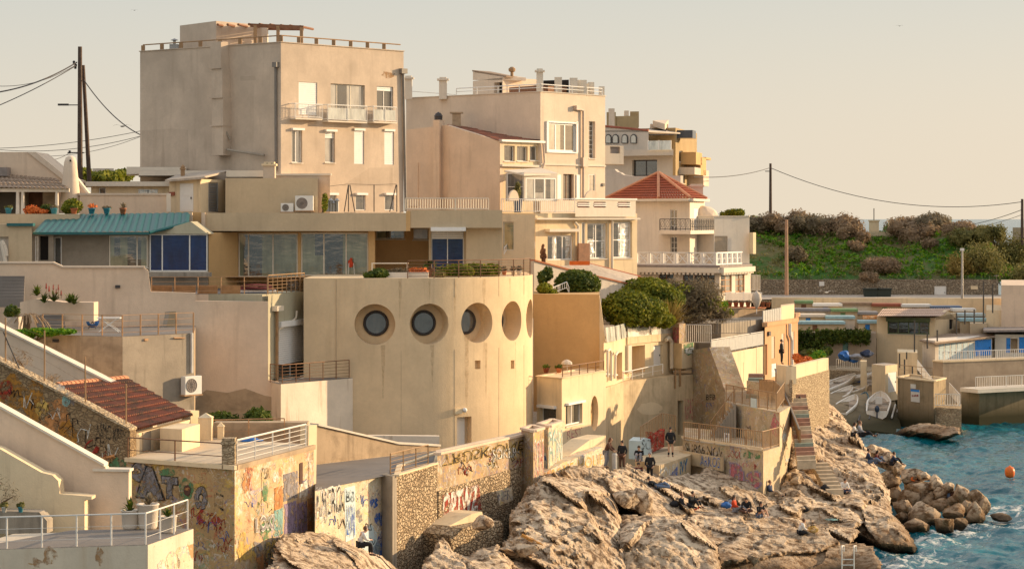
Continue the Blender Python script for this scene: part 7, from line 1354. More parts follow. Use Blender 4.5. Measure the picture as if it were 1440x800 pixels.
def rock(name,label,poly,ctrl,step=2.0,ew=20,er=2.2,amp=1.0,seed=0,cat='rock',strata=.5,dirv=(-.25,-.9,.32)):
    xs=[p[0] for p in poly]; ys=[p[1] for p in poly]; gx=np.arange(min(xs)-2,max(xs)+2,step); gy=np.arange(min(ys)-2,max(ys)+2,step); X,Y=np.meshgrid(gx,gy); Q=np.stack([X.ravel(),Y.ravel()],1)
    jit=np.array([noise.noise(Vector((q[0]*.06,q[1]*.06,seed)))*5+noise.noise(Vector((q[0]*.2,q[1]*.2,seed+3)))*2.2 for q in Q]); Qd=Q+np.stack([jit,jit*.7],1)
    ins,dist=polydist(Qd,poly); e=np.clip(dist/ew,0,1); dd=tps(ctrl)(Q)+er*(1-np.sqrt(np.clip(1-(1-e)**2,0,1)))
    mb=MB(); idx=-np.ones(len(Q),int); dv=Vector(dirv).normalized()
    for k in np.nonzero(ins)[0]:
        p=P(Q[k,0],Q[k,1],dd[k]); o=Vector((seed*11.3,seed*5.7,0)); q=Vector((p.x*.9+p.z*.35,p.y*.75,p.z-p.x*.25))+o
        big=noise.noise(q*.22)*1.3; rid=(.45-abs(noise.noise(q*.45+Vector((5,1,2))))*2.2)*1.0; mid=noise.noise(q*1.1)*.42; fine=noise.noise(q*2.9)*.17+noise.noise(q*6.5)*.07
        vz=noise.voronoi(Vector((q.x*.38,q.y*.3,q.z*.5))+Vector((noise.noise(q*.6),noise.noise(q*.6+Vector((9,9,9))),0))*.6)[0]; cr=-max(0,.16-(vz[1]-vz[0]))*5.5
        cell=noise.cell(Vector((0,0,0))); st=math.sin((p.z*1.0+noise.noise(q*.3)*2.2)*3.1)*.16*strata
        k2=amp*min(1,float(e[k])*2+.25); fc=facet(q,.33,3.1)*.85+facet(q+Vector((4,2,7)),.95,8.3)*.55+facet(q,2.3,5.5)*.28; ab=abs(noise.noise(q*.30+Vector((3,3,3))))*2.6-.45+abs(noise.noise(q*.75))*1.25-.2+abs(noise.noise(q*1.7))*.62-.1+abs(noise.noise(q*3.9))*.3-.05+abs(noise.noise(q*8.5))*.13; ab+=abs(noise.noise(Vector((q.x*1.5+q.z*.5,q.y*1.2,q.z*.35))))*1.1-.15; ab-=max(0,.10-abs(noise.noise(q*.55+Vector((8,1,4)))))*3.0
        p=p+dv*((big*.4+ab*.34+fc*1.05+st)*k2); idx[k]=len(mb.v); mb.v.append(p)
    nx=len(gx)
    for j in range(len(gy)-1):
        for i in range(nx-1):
            a=j*nx+i; c=[idx[a],idx[a+nx],idx[a+nx+1],idx[a+1]]
            if min(c)>=0: mb.f.append([int(x) for x in c])
    # close with a skirt going back
    from collections import Counter
    ed=Counter(); 
    for f in mb.f:
        for u,v in zip(f,f[1:]+f[:1]): ed[(u,v)]+=1
    bd=[(u,v) for (u,v) in ed if (v,u) not in ed]; mp={}
    for u,v in bd:
        for w in (u,v):
            if w not in mp: mp[w]=len(mb.v); p=mb.v[w]; mb.v.append(Vector((p.x*.98,p.y+5,p.z-1.2)))
    for u,v in bd: mb.f.append([v,u,mp[u],mp[v]])
    o=single(mb,name,'rock',label,cat,kind=None); 
    for pl in o.data.polygons: pl.use_smooth=True
    o.data.set_sharp_from_angle(angle=math.radians(28))
    V_=mb.v; TREES.append((BVHTree.FromPolygons([tuple(v) for v in V_],mb.f),o)); return o
def hit(px,py,default=None):
    o=Vector((0,0,H)); d=(P(px,py,100)-o).normalized(); best=None
    for t_,ob in TREES:
        h=t_.ray_cast(o,d)
        if h[0] is not None and (best is None or h[3]<best[1]): best=(h[0],h[3])
    return best[0] if best else P(px,py,default or 128)
rock('rock_outcrop','tall fissured pale rock outcrop rising under the painted wall at the bottom centre',[(640,860),(648,802),(690,790),(706,765),(716,748),(717,722),(735,700),(752,677),(768,668),(800,655),(850,655),(872,668),(866,700),(880,740),(888,770),(905,860)],
 [(640,830,101.5),(660,790,105.5),(715,740,111),(735,700,115),(760,675,118),(800,668,121),(860,668,123.5),(700,800,105),(760,740,112),(760,800,107),(850,720,117),(860,790,111.5),(890,830,110)],2,26,3.5,1.0,1)
rock('rock_slope','low pale rock slope at the foot of the graffiti house and pale wall',[(352,860),(372,800),(384,768),(396,752),(436,746),(470,752),(500,768),(540,782),(560,800),(580,806),(600,860)],
 [(370,830,91),(385,775,95),(440,752,99.5),(500,775,99),(540,790,101),(450,820,93.5),(600,820,103),(560,840,99)],1.8,14,1.6,.55,2)
rock('rock_knoll','rounded knoll of brown rock between the plinth and the tall outcrop',[(590,860),(597,790),(606,769),(624,754),(640,775),(660,782),(700,762),(722,790),(726,860)],[(570,820,102),(600,785,104),(630,755,107.5),(650,800,104),(700,790,105),(700,840,102)],2,12,1.6,.7,3)
rock('rock_shelf','broad rock shelf where most of the visitors sit below the stair landings',[(846,664),(880,650),(930,668),(985,664),(990,650),(1030,668),(1090,690),(1118,650),(1150,680),(1195,700),(1218,735),(1180,765),(1110,757),(1060,762),(1000,775),(960,770),(900,720),(866,705)],
 [(850,668,124),(880,655,128),(925,682,127.5),(985,660,134.5),(1030,685,130.5),(1090,692,132.5),(1130,660,137),(1190,710,132),(960,705,126),(1040,715,127.5),(900,720,120),(940,760,119),(1010,765,120.5),(1080,745,124),(1140,750,124.5),(1200,745,126),(1110,715,129)],1.8,9,1.3,.62,4)
rock('rock_block','big fractured rock block with a dark undercut base near the ladder slab',[(872,720),(900,722),(960,728),(990,748),(1012,770),(1016,800),(1030,860),(880,860),(874,780)],[(880,735,118.5),(950,740,117),(1000,775,115.5),(900,800,112.5),(980,810,112.5),(1020,840,111)],1.8,14,2,.6,5)
rock('rock_ledge','sloping boulder ledge stretching under the seated group to the ladder slab',[(1005,770),(1050,745),(1110,742),(1165,735),(1205,742),(1216,752),(1195,766),(1140,776),(1060,790),(1010,800)],[(1020,785,117.5),(1060,755,121),(1120,750,122.5),(1180,742,124.5),(1150,765,121),(1080,780,118.5)],1.8,9,1.2,.4,6)
rock('rock_ridge','large pale rock ridge falling from the stairs to the sea at the right',[(1108,600),(1126,590),(1138,570),(1160,562),(1172,570),(1192,590),(1208,612),(1226,640),(1236,662),(1252,690),(1256,720),(1240,735),(1200,715),(1150,696),(1115,690),(1106,650)],
 [(1120,610,141),(1140,580,149),(1165,570,153),(1190,600,148),(1215,640,143),(1235,680,138.5),(1250,715,133),(1200,700,134.5),(1150,680,135.5),(1120,660,137)],1.8,14,2.6,.75,7)
rock('rock_nose','rounded brown rock nose dipping into the water right of the shelf',[(1118,700),(1150,688),(1200,690),(1240,706),(1272,738),(1292,770),(1284,778),(1240,776),(1216,756),(1170,735),(1130,722)],[(1130,712,132),(1180,700,133.5),(1230,712,132),(1270,745,128.5),(1288,772,126.5),(1240,770,126),(1200,735,128.5)],1.8,16,2.4,.55,8)
# ladder slab
rock('ladder_slab','flat rock slab with a straight edge and a swimming ladder at the bottom right',[(1000,784),(1060,776),(1140,768),(1200,762),(1228,766),(1240,792),(1238,860),(1006,860)],[(1010,790,117),(1100,772,120.5),(1220,768,122),(1100,792,117.5),(1230,800,117.6),(1020,800,116.8),(1100,840,117.2),(1230,840,117.5)],1.8,6,.6,.16,9,strata=.2)
q=thing('swimming_ladder','pale metal swimming ladder at the edge of the flat slab','ladder',P(1190,800,117.2))
for x in (1184,1201): b=P(x,800,117.0); MB().path([b-Vector((0,0,1.2)),P(x,770,117.0),P(x,767,117.3),P(x+3,767,118),P(x+3,775,118)],.035,6).build('rail','rail_white',q)
for k in range(4): a=P(1184,786+k*8,117); c=P(1201,786+k*8,117); MB().tube(a,c,.025).build('rung','rail_white',q)
# boulders
BL=[(1232,637,16,9,0),(1246,650,12,11,1),(1262,657,10,8,0),(1281,668,15,11,0),(1255,676,14,10,0),(1316,680,10,10,0),(1300,686,16,10,0),(1325,693,14,11,0),(1292,697,12,11,0),(1306,707,14,10,0),(1278,703,16,14,0),(1354,695,11,12,0),(1372,700,12,12,0),(1384,712,9,14,1),(1340,705,12,8,0),(1322,712,16,9,0),(1272,716,13,14,0),(1360,715,10,13,0),(1300,725,22,14,1),(1340,722,16,11,0),(1328,738,14,11,0),(1290,740,18,11,1),(1262,700,12,12,0),(1268,728,8,9,0),(1372,722,11,14,0),(1258,690,10,10,0),(1312,697,9,7,0),(1350,735,10,7,1),(1408,726,14,5,1),(1298,668,9,6,0),(1284,684,9,8,0),(1334,684,8,7,0)]
rs=random.Random(9)
def boulder(px,py,rx,rz,dark,i):
    base=min(py+rz,HY+18.9*FL/125); d=min(H*FL/(py+rz*1.0-HY)*1.0,165) if dark!=2 else 0
    d=59200/(py+rz-3-HY+ (0 if py+rz>735 else (735-py-rz)*.0)); d=max(127,min(d,150-(px-1230)*.05)); zt=0
    k=d/FL; c=P(px,py,d); R_=Vector((rx*k*1.3,rx*k*1.3,rz*k*1.25))
    bm=bmesh.new(); bmesh.ops.create_icosphere(bm,subdivisions=4,radius=1); o=Vector((i*3.7,i*1.9,i)); vs=[]
    pl=[Vector((rs.uniform(-1,1),rs.uniform(-1,.6),rs.uniform(-.6,1))).normalized() for _ in range(13)]
    for v in bm.verts:
        q=v.co.copy()
        for n_ in pl:
            e=q.dot(n_)-.56
            if e>0: q-=n_*e*.95
        q*=1.14+.16*noise.noise(q*1.5+o)+.16*abs(noise.noise(q*3+o))+.08*abs(noise.noise(q*7+o)); vs.append(c+Vector((q.x*R_.x,q.y*R_.y,q.z*R_.z)))
    mb=MB().mesh(vs,[[v.index for v in f.verts] for f in bm.faces]); bm.free(); return mb
for i,b_ in enumerate(BL):
    mb=boulder(*b_,i); px,py=b_[0],b_[1]
    where='out at the tip of the point' if px>1345 else 'in the middle of the boulder pile' if px>1290 else 'against the foot of the big ridge'
    lvl='washed by the waves' if py>722 else 'high on the pile' if py<690 else 'half way up the pile'
    o=single(mb,'boulder','rock',f'{"dark wet" if b_[4] else "pale angular"} boulder {where}, {lvl}, {"wide" if b_[2]>13 else "small"} one number {i+1}' if 0 else f'{"dark wet" if b_[4] else "pale angular"} {"wide" if b_[2]>13 else "smaller"} boulder {where}, {lvl}','boulder','boulders piled at the point'); o.data.polygons.foreach_set('use_smooth',[True]*len(o.data.polygons)); o.data.set_sharp_from_angle(angle=math.radians(22)); TREES.append((BVHTree.FromPolygons([tuple(v) for v in mb.v],mb.f),o))
for i,(px,py,rx,rz,d,lb) in enumerate(((880,700,15,12,119.5,'squarish rock block fallen beside the tall outcrop'),(905,705,12,16,121,'upright rock block in the cleft right of the tall outcrop'),(1112,694,11,8,132,'small block leaning on the sunlit corner of the landing wall'),(1120,672,10,7,134,'stone block at the foot of the painted stairs'),(735,772,16,9,107.5,'flat slab lying on the slope at the bottom centre'),(680,735,12,8,110,'loose rock under the painted wall'),(1060,785,9,7,116.5,'dark stone in the water cave mouth'))):
    mb=boulder(px,py,rx,rz,0,40+i); 
    c=sum(mb.v,Vector())/len(mb.v); t0=P(px,py,d); s=d/c.y; mb.v=[t0+(v-c)*s for v in mb.v]; single(mb,'fallen_rock','rock',lb,'rock')
rock('slipway_slab','flat brown slab lying at the water edge below the harbour mouth block',[(1272,598),(1300,594),(1350,600),(1352,610),(1330,614),(1276,606)],[(1280,600,194),(1345,602,190),(1340,612,188),(1290,608,191)],1.5,4,.8,.2,12)
# ================================================================ sea
ang=random.Random(2); W=[]
for i in range(60):
    L_=.7*1.075**i*(1); L_=.35+ (i/59)**2.2*6.5; th=math.radians(200+ang.gauss(0,38)); k=2*math.pi/L_; W.append((k*math.cos(th),k*math.sin(th),.011*L_**.8*ang.uniform(.5,1.2),ang.uniform(0,6.28)))
def seah(X,Y):
    Hh=np.zeros_like(X)
    for kx,ky,A,ph in W:
        s=np.sin(kx*X+ky*Y+ph); Hh+=A*(1-np.abs(s))*1.6 if abs(A)>.035 else A*s
    return Hh-.22
xs=np.arange(8,75,.16); ys=np.concatenate([np.arange(112,175,.2),np.arange(175,225,.35)]); X,Y=np.meshgrid(xs,ys); Zs=seah(X,Y); 
fx=np.clip((X-8)/2,0,1)*np.clip((75-X)/4,0,1)*np.clip((Y-112)/2,0,1); Zs*=fx
me=bpy.data.meshes.new('water'); nv=X.size; co=np.stack([X.ravel(),Y.ravel(),Zs.ravel()],1); nx_=len(xs); ny_=len(ys); ii=np.arange(nv).reshape(ny_,nx_); F_=np.stack([ii[:-1,:-1],ii[:-1,1:],ii[1:,1:],ii[1:,:-1]],-1).reshape(-1,4)
me.vertices.add(nv); me.vertices.foreach_set('co',co.ravel()); me.loops.add(F_.size); me.loops.foreach_set('vertex_index',F_.ravel()); me.polygons.add(len(F_)); me.polygons.foreach_set('loop_start',np.arange(0,F_.size,4)); me.polygons.foreach_set('loop_total',np.full(len(F_),4)); me.polygons.foreach_set('use_smooth',np.ones(len(F_),bool)); me.update(calc_edges=True)
n=N('sea_water'); p=n.pos(); w1=n.noise(p,1.4,5,.6).outputs[0]; w2=n.noise(n.pos((1,.6,1)),.12,4,.6).outputs[0]; w3=n.noise(p,4,4,.6).outputs[0]
g=n.new('ShaderNodeNewGeometry'); sx=n.new('ShaderNodeSeparateXYZ'); n.link(g.outputs['Position'],sx.inputs[0])
deep=n.mix(n.ramp(w2,[(.35,0),(.65,1)]),(.002,.08,.115),(.006,.15,.19))
crest=n.ramp(n.math('ADD',n.math('MULTIPLY',sx.outputs['Z'],1.3),w1),[(.66,0),(1.0,.3)]); deep=n.mix(crest,deep,(.06,.22,.22))
# foam around the rocks: distance to the point of boulders
def fo(cx,cy,r):
    vm=n.new('ShaderNodeVectorMath',operation='DISTANCE'); n.link(g.outputs['Position'],vm.inputs[0]); vm.inputs[1].default_value=(cx,cy,0); return n.math('DIVIDE',vm.outputs['Value'],r)
dist=None
for (px,py,r) in ((1292,778,3.2),(1250,790,3.0),(1340,745,3.4),(1370,735,3),(1395,720,3),(1415,735,3.2),(1310,760,3.0),(1300,610,3),(1420,712,2.5),(1262,640,1.5)):
    q=P(px,py,D(py,0)); e=fo(q.x,q.y,r*1.15); dist=e if dist is None else n.math('MINIMUM',dist,e)
near=n.ramp(dist,[(.35,1),(1.0,0)]); fn=n.noise(n.pos((1,.75,1)),1.5,7,.7,.8).outputs[0]; foam=n.math('MULTIPLY',n.ramp(n.math('ADD',fn,n.math('MULTIPLY',near,.16)),[(.645,0),(.74,.9)]),n.ramp(near,[(0,0),(.25,1)]))
wc=n.ramp(n.math('ADD',n.math('MULTIPLY',sx.outputs['Z'],.8),n.noise(p,1.1,5,.7).outputs[0]),[(.93,0),(1.0,.4)]); foam=n.math('MAXIMUM',foam,wc)
n.fin(n.mix(foam,deep,(.72,.70,.64)),n.mix(foam,(.12,.12,.12),(.8,.8,.8)),n.bump(n.math('ADD',w1,n.math('MULTIPLY',w3,.5)),.6,.14),.35); n.b.inputs['IOR'].default_value=1.33
me.materials.append(M['sea_water']); o=bpy.data.objects.new('water',me); col.objects.link(o); tag(o,kind='structure')
mb=MB(); Rg=40000
mb.box
def quad(x0,y0,x1,y1,z=-.02): mb.poly([(x0,y0,z),(x1,y0,z),(x1,y1,z),(x0,y1,z)])
quad(-Rg,-Rg,Rg,112.1); quad(-Rg,112.1,8.1,Rg); quad(74.9,112.1,Rg,Rg); quad(8.1,224.5,74.9,Rg)
n=N('far_water'); p=n.pos(); w=n.noise(n.pos((1,1,1)),.35,6,.7).outputs[0]; w2=n.noise(n.pos((1,.4,1)),.01,4).outputs[0]; n.fin(n.mix(w2,(.012,.07,.10),(.03,.12,.15)),.18,n.bump(w,.9,.9),.5)
single(mb,'far_water','far_water',None,None,kind='structure')
# land under everything
def land(x,y):
    if x<18: base=2+max(0,(y-118))*.16; 
    else: base=2+max(0,(y-118))*.16-(x-18)*.35*max(0,1-(y-118)/110)
    return min(base,9.5)
mb=MB(); gx=list(np.linspace(-140,24,30)); gy=list(np.linspace(112,330,40))
for y in gy:
    for x in gx: mb.v.append(Vector((x,y,min(9.2,-2+max(0,y-135)*.14)+(.0 if x<8 else -max(0,(x-8))*.5*max(0,1-(y-112)/110)))))
for j in range(len(gy)-1):
    for i in range(len(gx)-1): a=j*len(gx)+i; mb.f.append([a,a+1,a+len(gx)+1,a+len(gx)])
single(mb,'ground','harbour_wall',None,None,kind='structure')
mb=MB(); mb.prism([(24,221,2.6),(150,221,3.2),(150,262,9.3),(24,262,9.3)],(0,0,-8)); single(mb,'harbour_ground','quay',None,None,kind='structure')
# ================================================================ people
def skinned(name, joints, edges, rad, mat, parent, off, sub=1, root=0):
    me=bpy.data.meshes.new(name); keys=list(joints); ix={k:i for i,k in enumerate(keys)}
    me.from_pydata([tuple(joints[k]) for k in keys],[(ix[a],ix[b]) for a,b in edges],[]); o=bpy.data.objects.new(name,me); col.objects.link(o)
    s=o.modifiers.new('s','SKIN'); s.use_smooth_shade=True; sv=me.skin_vertices[0].data
    for k in keys: r=rad[k]; sv[ix[k]].radius=r if hasattr(r,'__len__') else (r,r)
    sv[root].use_root=True; b=o.modifiers.new('d','SUBSURF'); b.levels=sub; b.render_levels=sub
    dg=bpy.context.evaluated_depsgraph_get(); dg.update(); m2=bpy.data.meshes.new_from_object(o.evaluated_get(dg)); m2.name=name
    bpy.data.objects.remove(o); bpy.data.meshes.remove(me); m2.materials.clear(); m2.materials.append(M[mat]); m2.transform(off)
    for p in m2.polygons: p.use_smooth=True
    o=bpy.data.objects.new(name,m2); col.objects.link(o); o.parent=parent; return o
V3=Vector
def pose(kind):
    # x right, y forward, z up; origin = contact point
    J={}
    def torso(hip,chest,neck,head,sh=.19):
        J.update(pelvis=V3(hip),waist=V3(hip).lerp(V3(chest),.45),chest=V3(chest),neck=V3(neck),head=V3(head)); c=V3(chest)
        up=(V3(neck)-c); J['shl']=c+V3((-sh,0,0))+up*.45; J['shr']=c+V3((sh,0,0))+up*.45
    def leg(s,hip,knee,ank,toe): J['hip'+s]=V3(hip);J['knee'+s]=V3(knee);J['ank'+s]=V3(ank);J['toe'+s]=V3(toe)
    def arm(s,el,wr,hd): J['el'+s]=V3(el);J['wr'+s]=V3(wr);J['hd'+s]=V3(hd)
    if kind in('stand','walk','lean'):
        f=.0 if kind!='lean' else .18
        torso((0,0,.93),(0,f*.8,1.30),(0,f*1.15,1.46),(0,f*1.5+.02,1.60))
        if kind=='walk': leg('l',(-.09,0,.9),(-.1,.2,.5),(-.1,.12,.09),(-.1,.30,.03)); leg('r',(.09,0,.9),(.1,-.02,.48),(.1,-.30,.12),(.1,-.14,.03)); arm('l',(-.25,-.12,1.13),(-.26,.02,.9),(-.26,.06,.82)); arm('r',(.25,.02,1.13),(.25,.2,.95),(.24,.25,.9))
        elif kind=='lean': leg('l',(-.09,0,.9),(-.12,.1,.48),(-.13,0,.08),(-.14,.17,.03)); leg('r',(.09,0,.9),(.12,.02,.48),(.14,-.05,.08),(.15,.12,.03)); arm('l',(-.26,.32,1.12),(-.22,.5,1.0),(-.2,.57,.98)); arm('r',(.26,.3,1.1),(.2,.48,.98),(.17,.54,.96))
        else: leg('l',(-.09,0,.9),(-.11,.03,.48),(-.12,0,.08),(-.15,.16,.03)); leg('r',(.09,0,.9),(.11,.03,.48),(.12,0,.08),(.15,.16,.03)); arm('l',(-.27,-.05,1.13),(-.24,.1,.92),(-.2,.15,.88)); arm('r',(.27,-.05,1.13),(.24,.1,.92),(.2,.15,.88))
    elif kind=='knees': torso((0,0,.13),(0,.06,.50),(0,.12,.64),(0,.17,.78)); leg('l',(-.09,.02,.13),(-.12,.42,.50),(-.12,.66,.1),(-.13,.83,.05)); leg('r',(.09,.02,.13),(.12,.42,.48),(.12,.68,.1),(.13,.85,.05)); arm('l',(-.24,.2,.38),(-.14,.42,.42),(-.08,.5,.44)); arm('r',(.24,.2,.38),(.14,.42,.42),(.08,.5,.42))
    elif kind=='stretch': torso((0,0,.13),(0,-.1,.50),(0,-.08,.65),(0,-.05,.79)); leg('l',(-.09,.02,.13),(-.1,.45,.2),(-.1,.86,.09),(-.12,.9,.24)); leg('r',(.09,.02,.13),(.1,.42,.34),(.12,.74,.08),(.13,.9,.07)); arm('l',(-.28,-.2,.33),(-.3,-.3,.1),(-.32,-.28,.03)); arm('r',(.25,.05,.36),(.18,.25,.3),(.14,.33,.3))
    elif kind=='ledge': torso((0,0,.12),(0,.1,.48),(0,.18,.62),(0,.26,.74)); leg('l',(-.09,.02,.12),(-.11,.45,.12),(-.11,.43,-.30),(-.12,.6,-.36)); leg('r',(.09,.02,.12),(.11,.45,.14),(.11,.5,-.28),(.12,.67,-.34)); arm('l',(-.23,.22,.34),(-.12,.42,.3),(-.06,.48,.3)); arm('r',(.23,.22,.34),(.12,.42,.3),(.06,.48,.3))
    elif kind=='cross': torso((0,0,.13),(0,.08,.49),(0,.16,.62),(0,.24,.73)); leg('l',(-.09,.02,.12),(-.36,.28,.14),(.02,.38,.07),(.14,.42,.05)); leg('r',(.09,.02,.12),(.36,.28,.14),(-.02,.46,.08),(-.14,.5,.05)); arm('l',(-.26,.15,.34),(-.16,.36,.26),(-.1,.43,.25)); arm('r',(.26,.15,.34),(.16,.36,.26),(.1,.43,.25))
    elif kind=='lie': torso((0,0,.12),(0,-.36,.26),(0,-.48,.36),(0,-.54,.5)); leg('l',(-.09,.04,.12),(-.12,.38,.32),(-.12,.74,.08),(-.14,.9,.08)); leg('r',(.09,.04,.12),(.1,.47,.12),(.12,.9,.08),(.14,.95,.22)); arm('l',(-.28,-.46,.1),(-.3,-.2,.05),(-.3,-.12,.04)); arm('r',(.28,-.5,.1),(.3,-.24,.05),(.3,-.15,.04))
    return J
def person(label,kind,base,ang,top='cloth_black',bot='cloth_black',hair='hair_dark',shoe='cloth_black',long=False,shorts=False,hood=None,scale=1.0,face=0):
    t=thing('person',label,'person',base); J=pose(kind); T=Matrix.Rotation(math.radians(ang),4,'Z')@Matrix.Scale(scale,4)
    hd=J['head']; fwd=V3((0,1,0))
    if kind in('knees','cross','ledge','lean'): fwd=V3((0,1,-.35)).normalized()
    B=dict(J); ed=[('pelvis','waist'),('waist','chest'),('chest','neck'),('neck','chin'),('chin','head'),('head','crown')]; B['chin']=hd-V3((0,0,.07))+fwd*.02; B['crown']=hd+V3((0,-.01,.08))
    rd=dict(pelvis=(.155,.12),waist=(.13,.10),chest=(.16,.115),neck=.055,chin=(.062,.07),head=(.078,.095),crown=(.06,.07))
    for s in 'lr':
        sg=-1 if s=='l' else 1
        ed+=[('pelvis','hip'+s),('hip'+s,'knee'+s),('knee'+s,'ank'+s),('ank'+s,'toe'+s),('chest','sh'+s),('sh'+s,'el'+s),('el'+s,'wr'+s),('wr'+s,'hd'+s)]
        rd.update({'hip'+s:.095,'knee'+s:.062,'ank'+s:.042,'toe'+s:.04,'sh'+s:.06,'el'+s:.043,'wr'+s:.028,'hd'+s:(.038,.022)})
        h=J['hd'+s]; w=J['wr'+s]; d=(h-w).normalized(); sd=V3((1,0,0)) if abs(d.x)<.8 else V3((0,1,0)); sd=(sd-d*sd.dot(d)).normalized(); dn=d.cross(sd)*(1 if d.cross(sd).z<0 else -1)
        for i,(o_,l_) in enumerate(((-.03,.075),(-.01,.09),(.01,.085),(.03,.065))):
            a,b=f'f{s}{i}a',f'f{s}{i}b'; B[a]=h+sd*o_+d*l_*.55; B[b]=h+sd*o_*1.1+d*l_*.85+dn*l_*.4; ed+=[('hd'+s,a),(a,b)]; rd[a]=.0095; rd[b]=.008
        a,b=f't{s}a',f't{s}b'; B[a]=w.lerp(h,.35)+sd*(-sg)*.045; B[b]=w.lerp(h,.9)+sd*(-sg)*.06+dn*.02; ed+=[('wr'+s,a),(a,b)]; rd[a]=.011; rd[b]=.009
    body=skinned('body',B,ed,rd,'skin',t,T)
    def sub(name,keys,e,r,m,par=t): 
        return skinned(name,{k:B[k] if k in B else J[k] for k in keys},e,r,m,par,T)
    K=['pelvis','waist','chest','collar','shl','shr','ell','elr','wl','wr_']; B['wl']=J['ell'].lerp(J['wrl'],.9); B['wr_']=J['elr'].lerp(J['wrr'],.9); B['collar']=J['chest'].lerp(J['neck'],.8)
    sub('jacket',K,[('pelvis','waist'),('waist','chest'),('chest','collar'),('chest','shl'),('chest','shr'),('shl','ell'),('ell','wl'),('shr','elr'),('elr','wr_')],dict(pelvis=(.185,.15),waist=(.165,.135),chest=(.19,.145),collar=.075,shl=.088,shr=.088,ell=.068,elr=.068,wl=.05,wr_=.05),top)
    B['kl']=J['hipl'].lerp(J['kneel'],.45) if shorts else J['kneel']; B['kr']=J['hipr'].lerp(J['kneer'],.45) if shorts else J['kneer']; ks=['pelvis','hipl','hipr','kl','kr']; es=[('pelvis','hipl'),('pelvis','hipr'),('hipl','kl'),('hipr','kr')]; rr_=dict(pelvis=(.17,.135),hipl=.118,hipr=.118,kl=.085,kr=.085)
    if not shorts: B['al']=J['kneel'].lerp(J['ankl'],.92); B['ar']=J['kneer'].lerp(J['ankr'],.92); ks+=['al','ar']; es+=[('kl','al'),('kr','ar')]; rr_.update(al=.06,ar=.06)
    sub('skirt' if shorts else 'trousers',ks,es,rr_,bot)
    for s in 'lr':
        B['heel'+s]=J['ank'+s]-(J['toe'+s]-J['ank'+s]).normalized()*.03-V3((0,0,.02)); sub('shoe',['heel'+s,'toe'+s],[('heel'+s,'toe'+s)],{'heel'+s:.055,'toe'+s:(.052,.045)},shoe)
        if shorts and kind in('stand','walk'): B['bt'+s]=J['ank'+s].lerp(J['knee'+s],.6); sub('boot',['ank'+s,'bt'+s],[('ank'+s,'bt'+s)],{'ank'+s:.058,'bt'+s:.065},shoe)
    off=ROOT[t.name]
    W=lambda p: off+(T@p)
    hb_=MB(); c=W(hd+V3((0,-.028,.035))); hb_.blob(c,(.098*scale,.105*scale,.105*scale),1,.08,2)
    if long: hb_.blob(W(hd+V3((0,-.07,-.1))),(.1*scale,.065*scale,.19*scale),2,.12,2)
    hb_.build('hood' if hood else 'hair',hood or hair,t,True)
    fb=MB(); n_=T.to_3x3()@fwd/scale; rt=T.to_3x3()@V3((1,0,0))/scale; up=rt.cross(n_); fc=W(hd)+n_*.092*scale
    nb=MB(); nb.mesh([fc+n_*.03*scale-up*.02*scale,fc-rt*.014*scale-up*.026*scale,fc+rt*.014*scale-up*.026*scale,fc+up*.022*scale],[(0,1,3),(0,3,2),(0,2,1)]); nb.build('nose','skin',t)
    for sg in(-1,1): MB().blob(fc+rt*.03*sg*scale+up*.012*scale,.011*scale,1,0,1).build('eye','hair_dark',t)
    MB().obox(fc-up*.05*scale-n_*.002,rt*.022*scale,up*.005*scale,n_*.004*scale).build('mouth','cloth_maroon',t)
    for sg in(-1,1): MB().blob(W(hd)+rt*.083*sg*scale-up*.005*scale,(.014*scale,.02*scale,.03*scale),1,.05,1).build('ear','skin',t)
    return t
def at(px,py,z=None):
    if z is not None: return onz(px,py,z)
    return hit(px,py)
# angle: facing; 0 = away from camera (+y), 180 = towards camera, -90 = to the right(+x), 90 = to the left
person('person in white top and dark trousers sitting on a rock by the pale graffiti wall','ledge',P(506,769,98.6),-75,'cloth_white','cloth_black','hair_brown',shoe='cloth_black',scale=1.05)
person('person in dark top and grey trousers leaning forward beside the metal post','lean',P(852,658,127.8),-100,'cloth_brown','cloth_grey','hair_brown',long=True)
person('person in black jacket and brown trousers standing right of the metal post','stand',P(875,662,128),150,'cloth_black','cloth_brown','hair_dark',shoe='cloth_white')
person('woman in black jacket, short skirt and tall boots standing on the platform','stand',P(943,642,133.2),185,'cloth_black','cloth_black','hair_dark',long=True,shorts=True)
person('person in dark clothes sitting with a pale bag on the platform by the painted block','knees',P(899,648,131.5),170,'cloth_black','cloth_grey','hair_dark')
person('person in black with a pale hood standing in front of the platform','stand',P(914,678,129),160,'cloth_black','cloth_black',hood='cloth_grey')
person('person in maroon crouching at the left foot of the platform','knees',P(897,672,128.8),190,'cloth_maroon','cloth_black','hair_dark')
person('person in black lounging on the rock right below the platform corner','lie',hit(925,686),-120,'cloth_black','cloth_denim','hair_dark')
person('left person in black of the couple sitting on the middle rocks','stretch',hit(960,716),-115,'cloth_black','cloth_black','hair_brown',shoe='cloth_red')
person('right person in black of the couple sitting on the middle rocks','knees',hit(971,713),-130,'cloth_black','cloth_black','hair_dark')
person('person in a bright red top sitting in the group on the rock shelf','stretch',hit(1034,719),-110,'cloth_red','cloth_grey','hair_dark',long=True,shoe='cloth_white')
person('person in black in the middle of the group on the rock shelf','cross',hit(1050,720),170,'cloth_black','cloth_brown','hair_dark')
person('person with bare knees in denim at the right of the group on the rock shelf','knees',hit(1068,727),-150,'cloth_black','cloth_denim','hair_dark',long=True,shorts=True,shoe='cloth_white')
person('person in dark tee and beige trousers sitting against the sunlit landing corner','stretch',hit(1084,697),-120,'cloth_navy','cloth_beige','hair_brown')
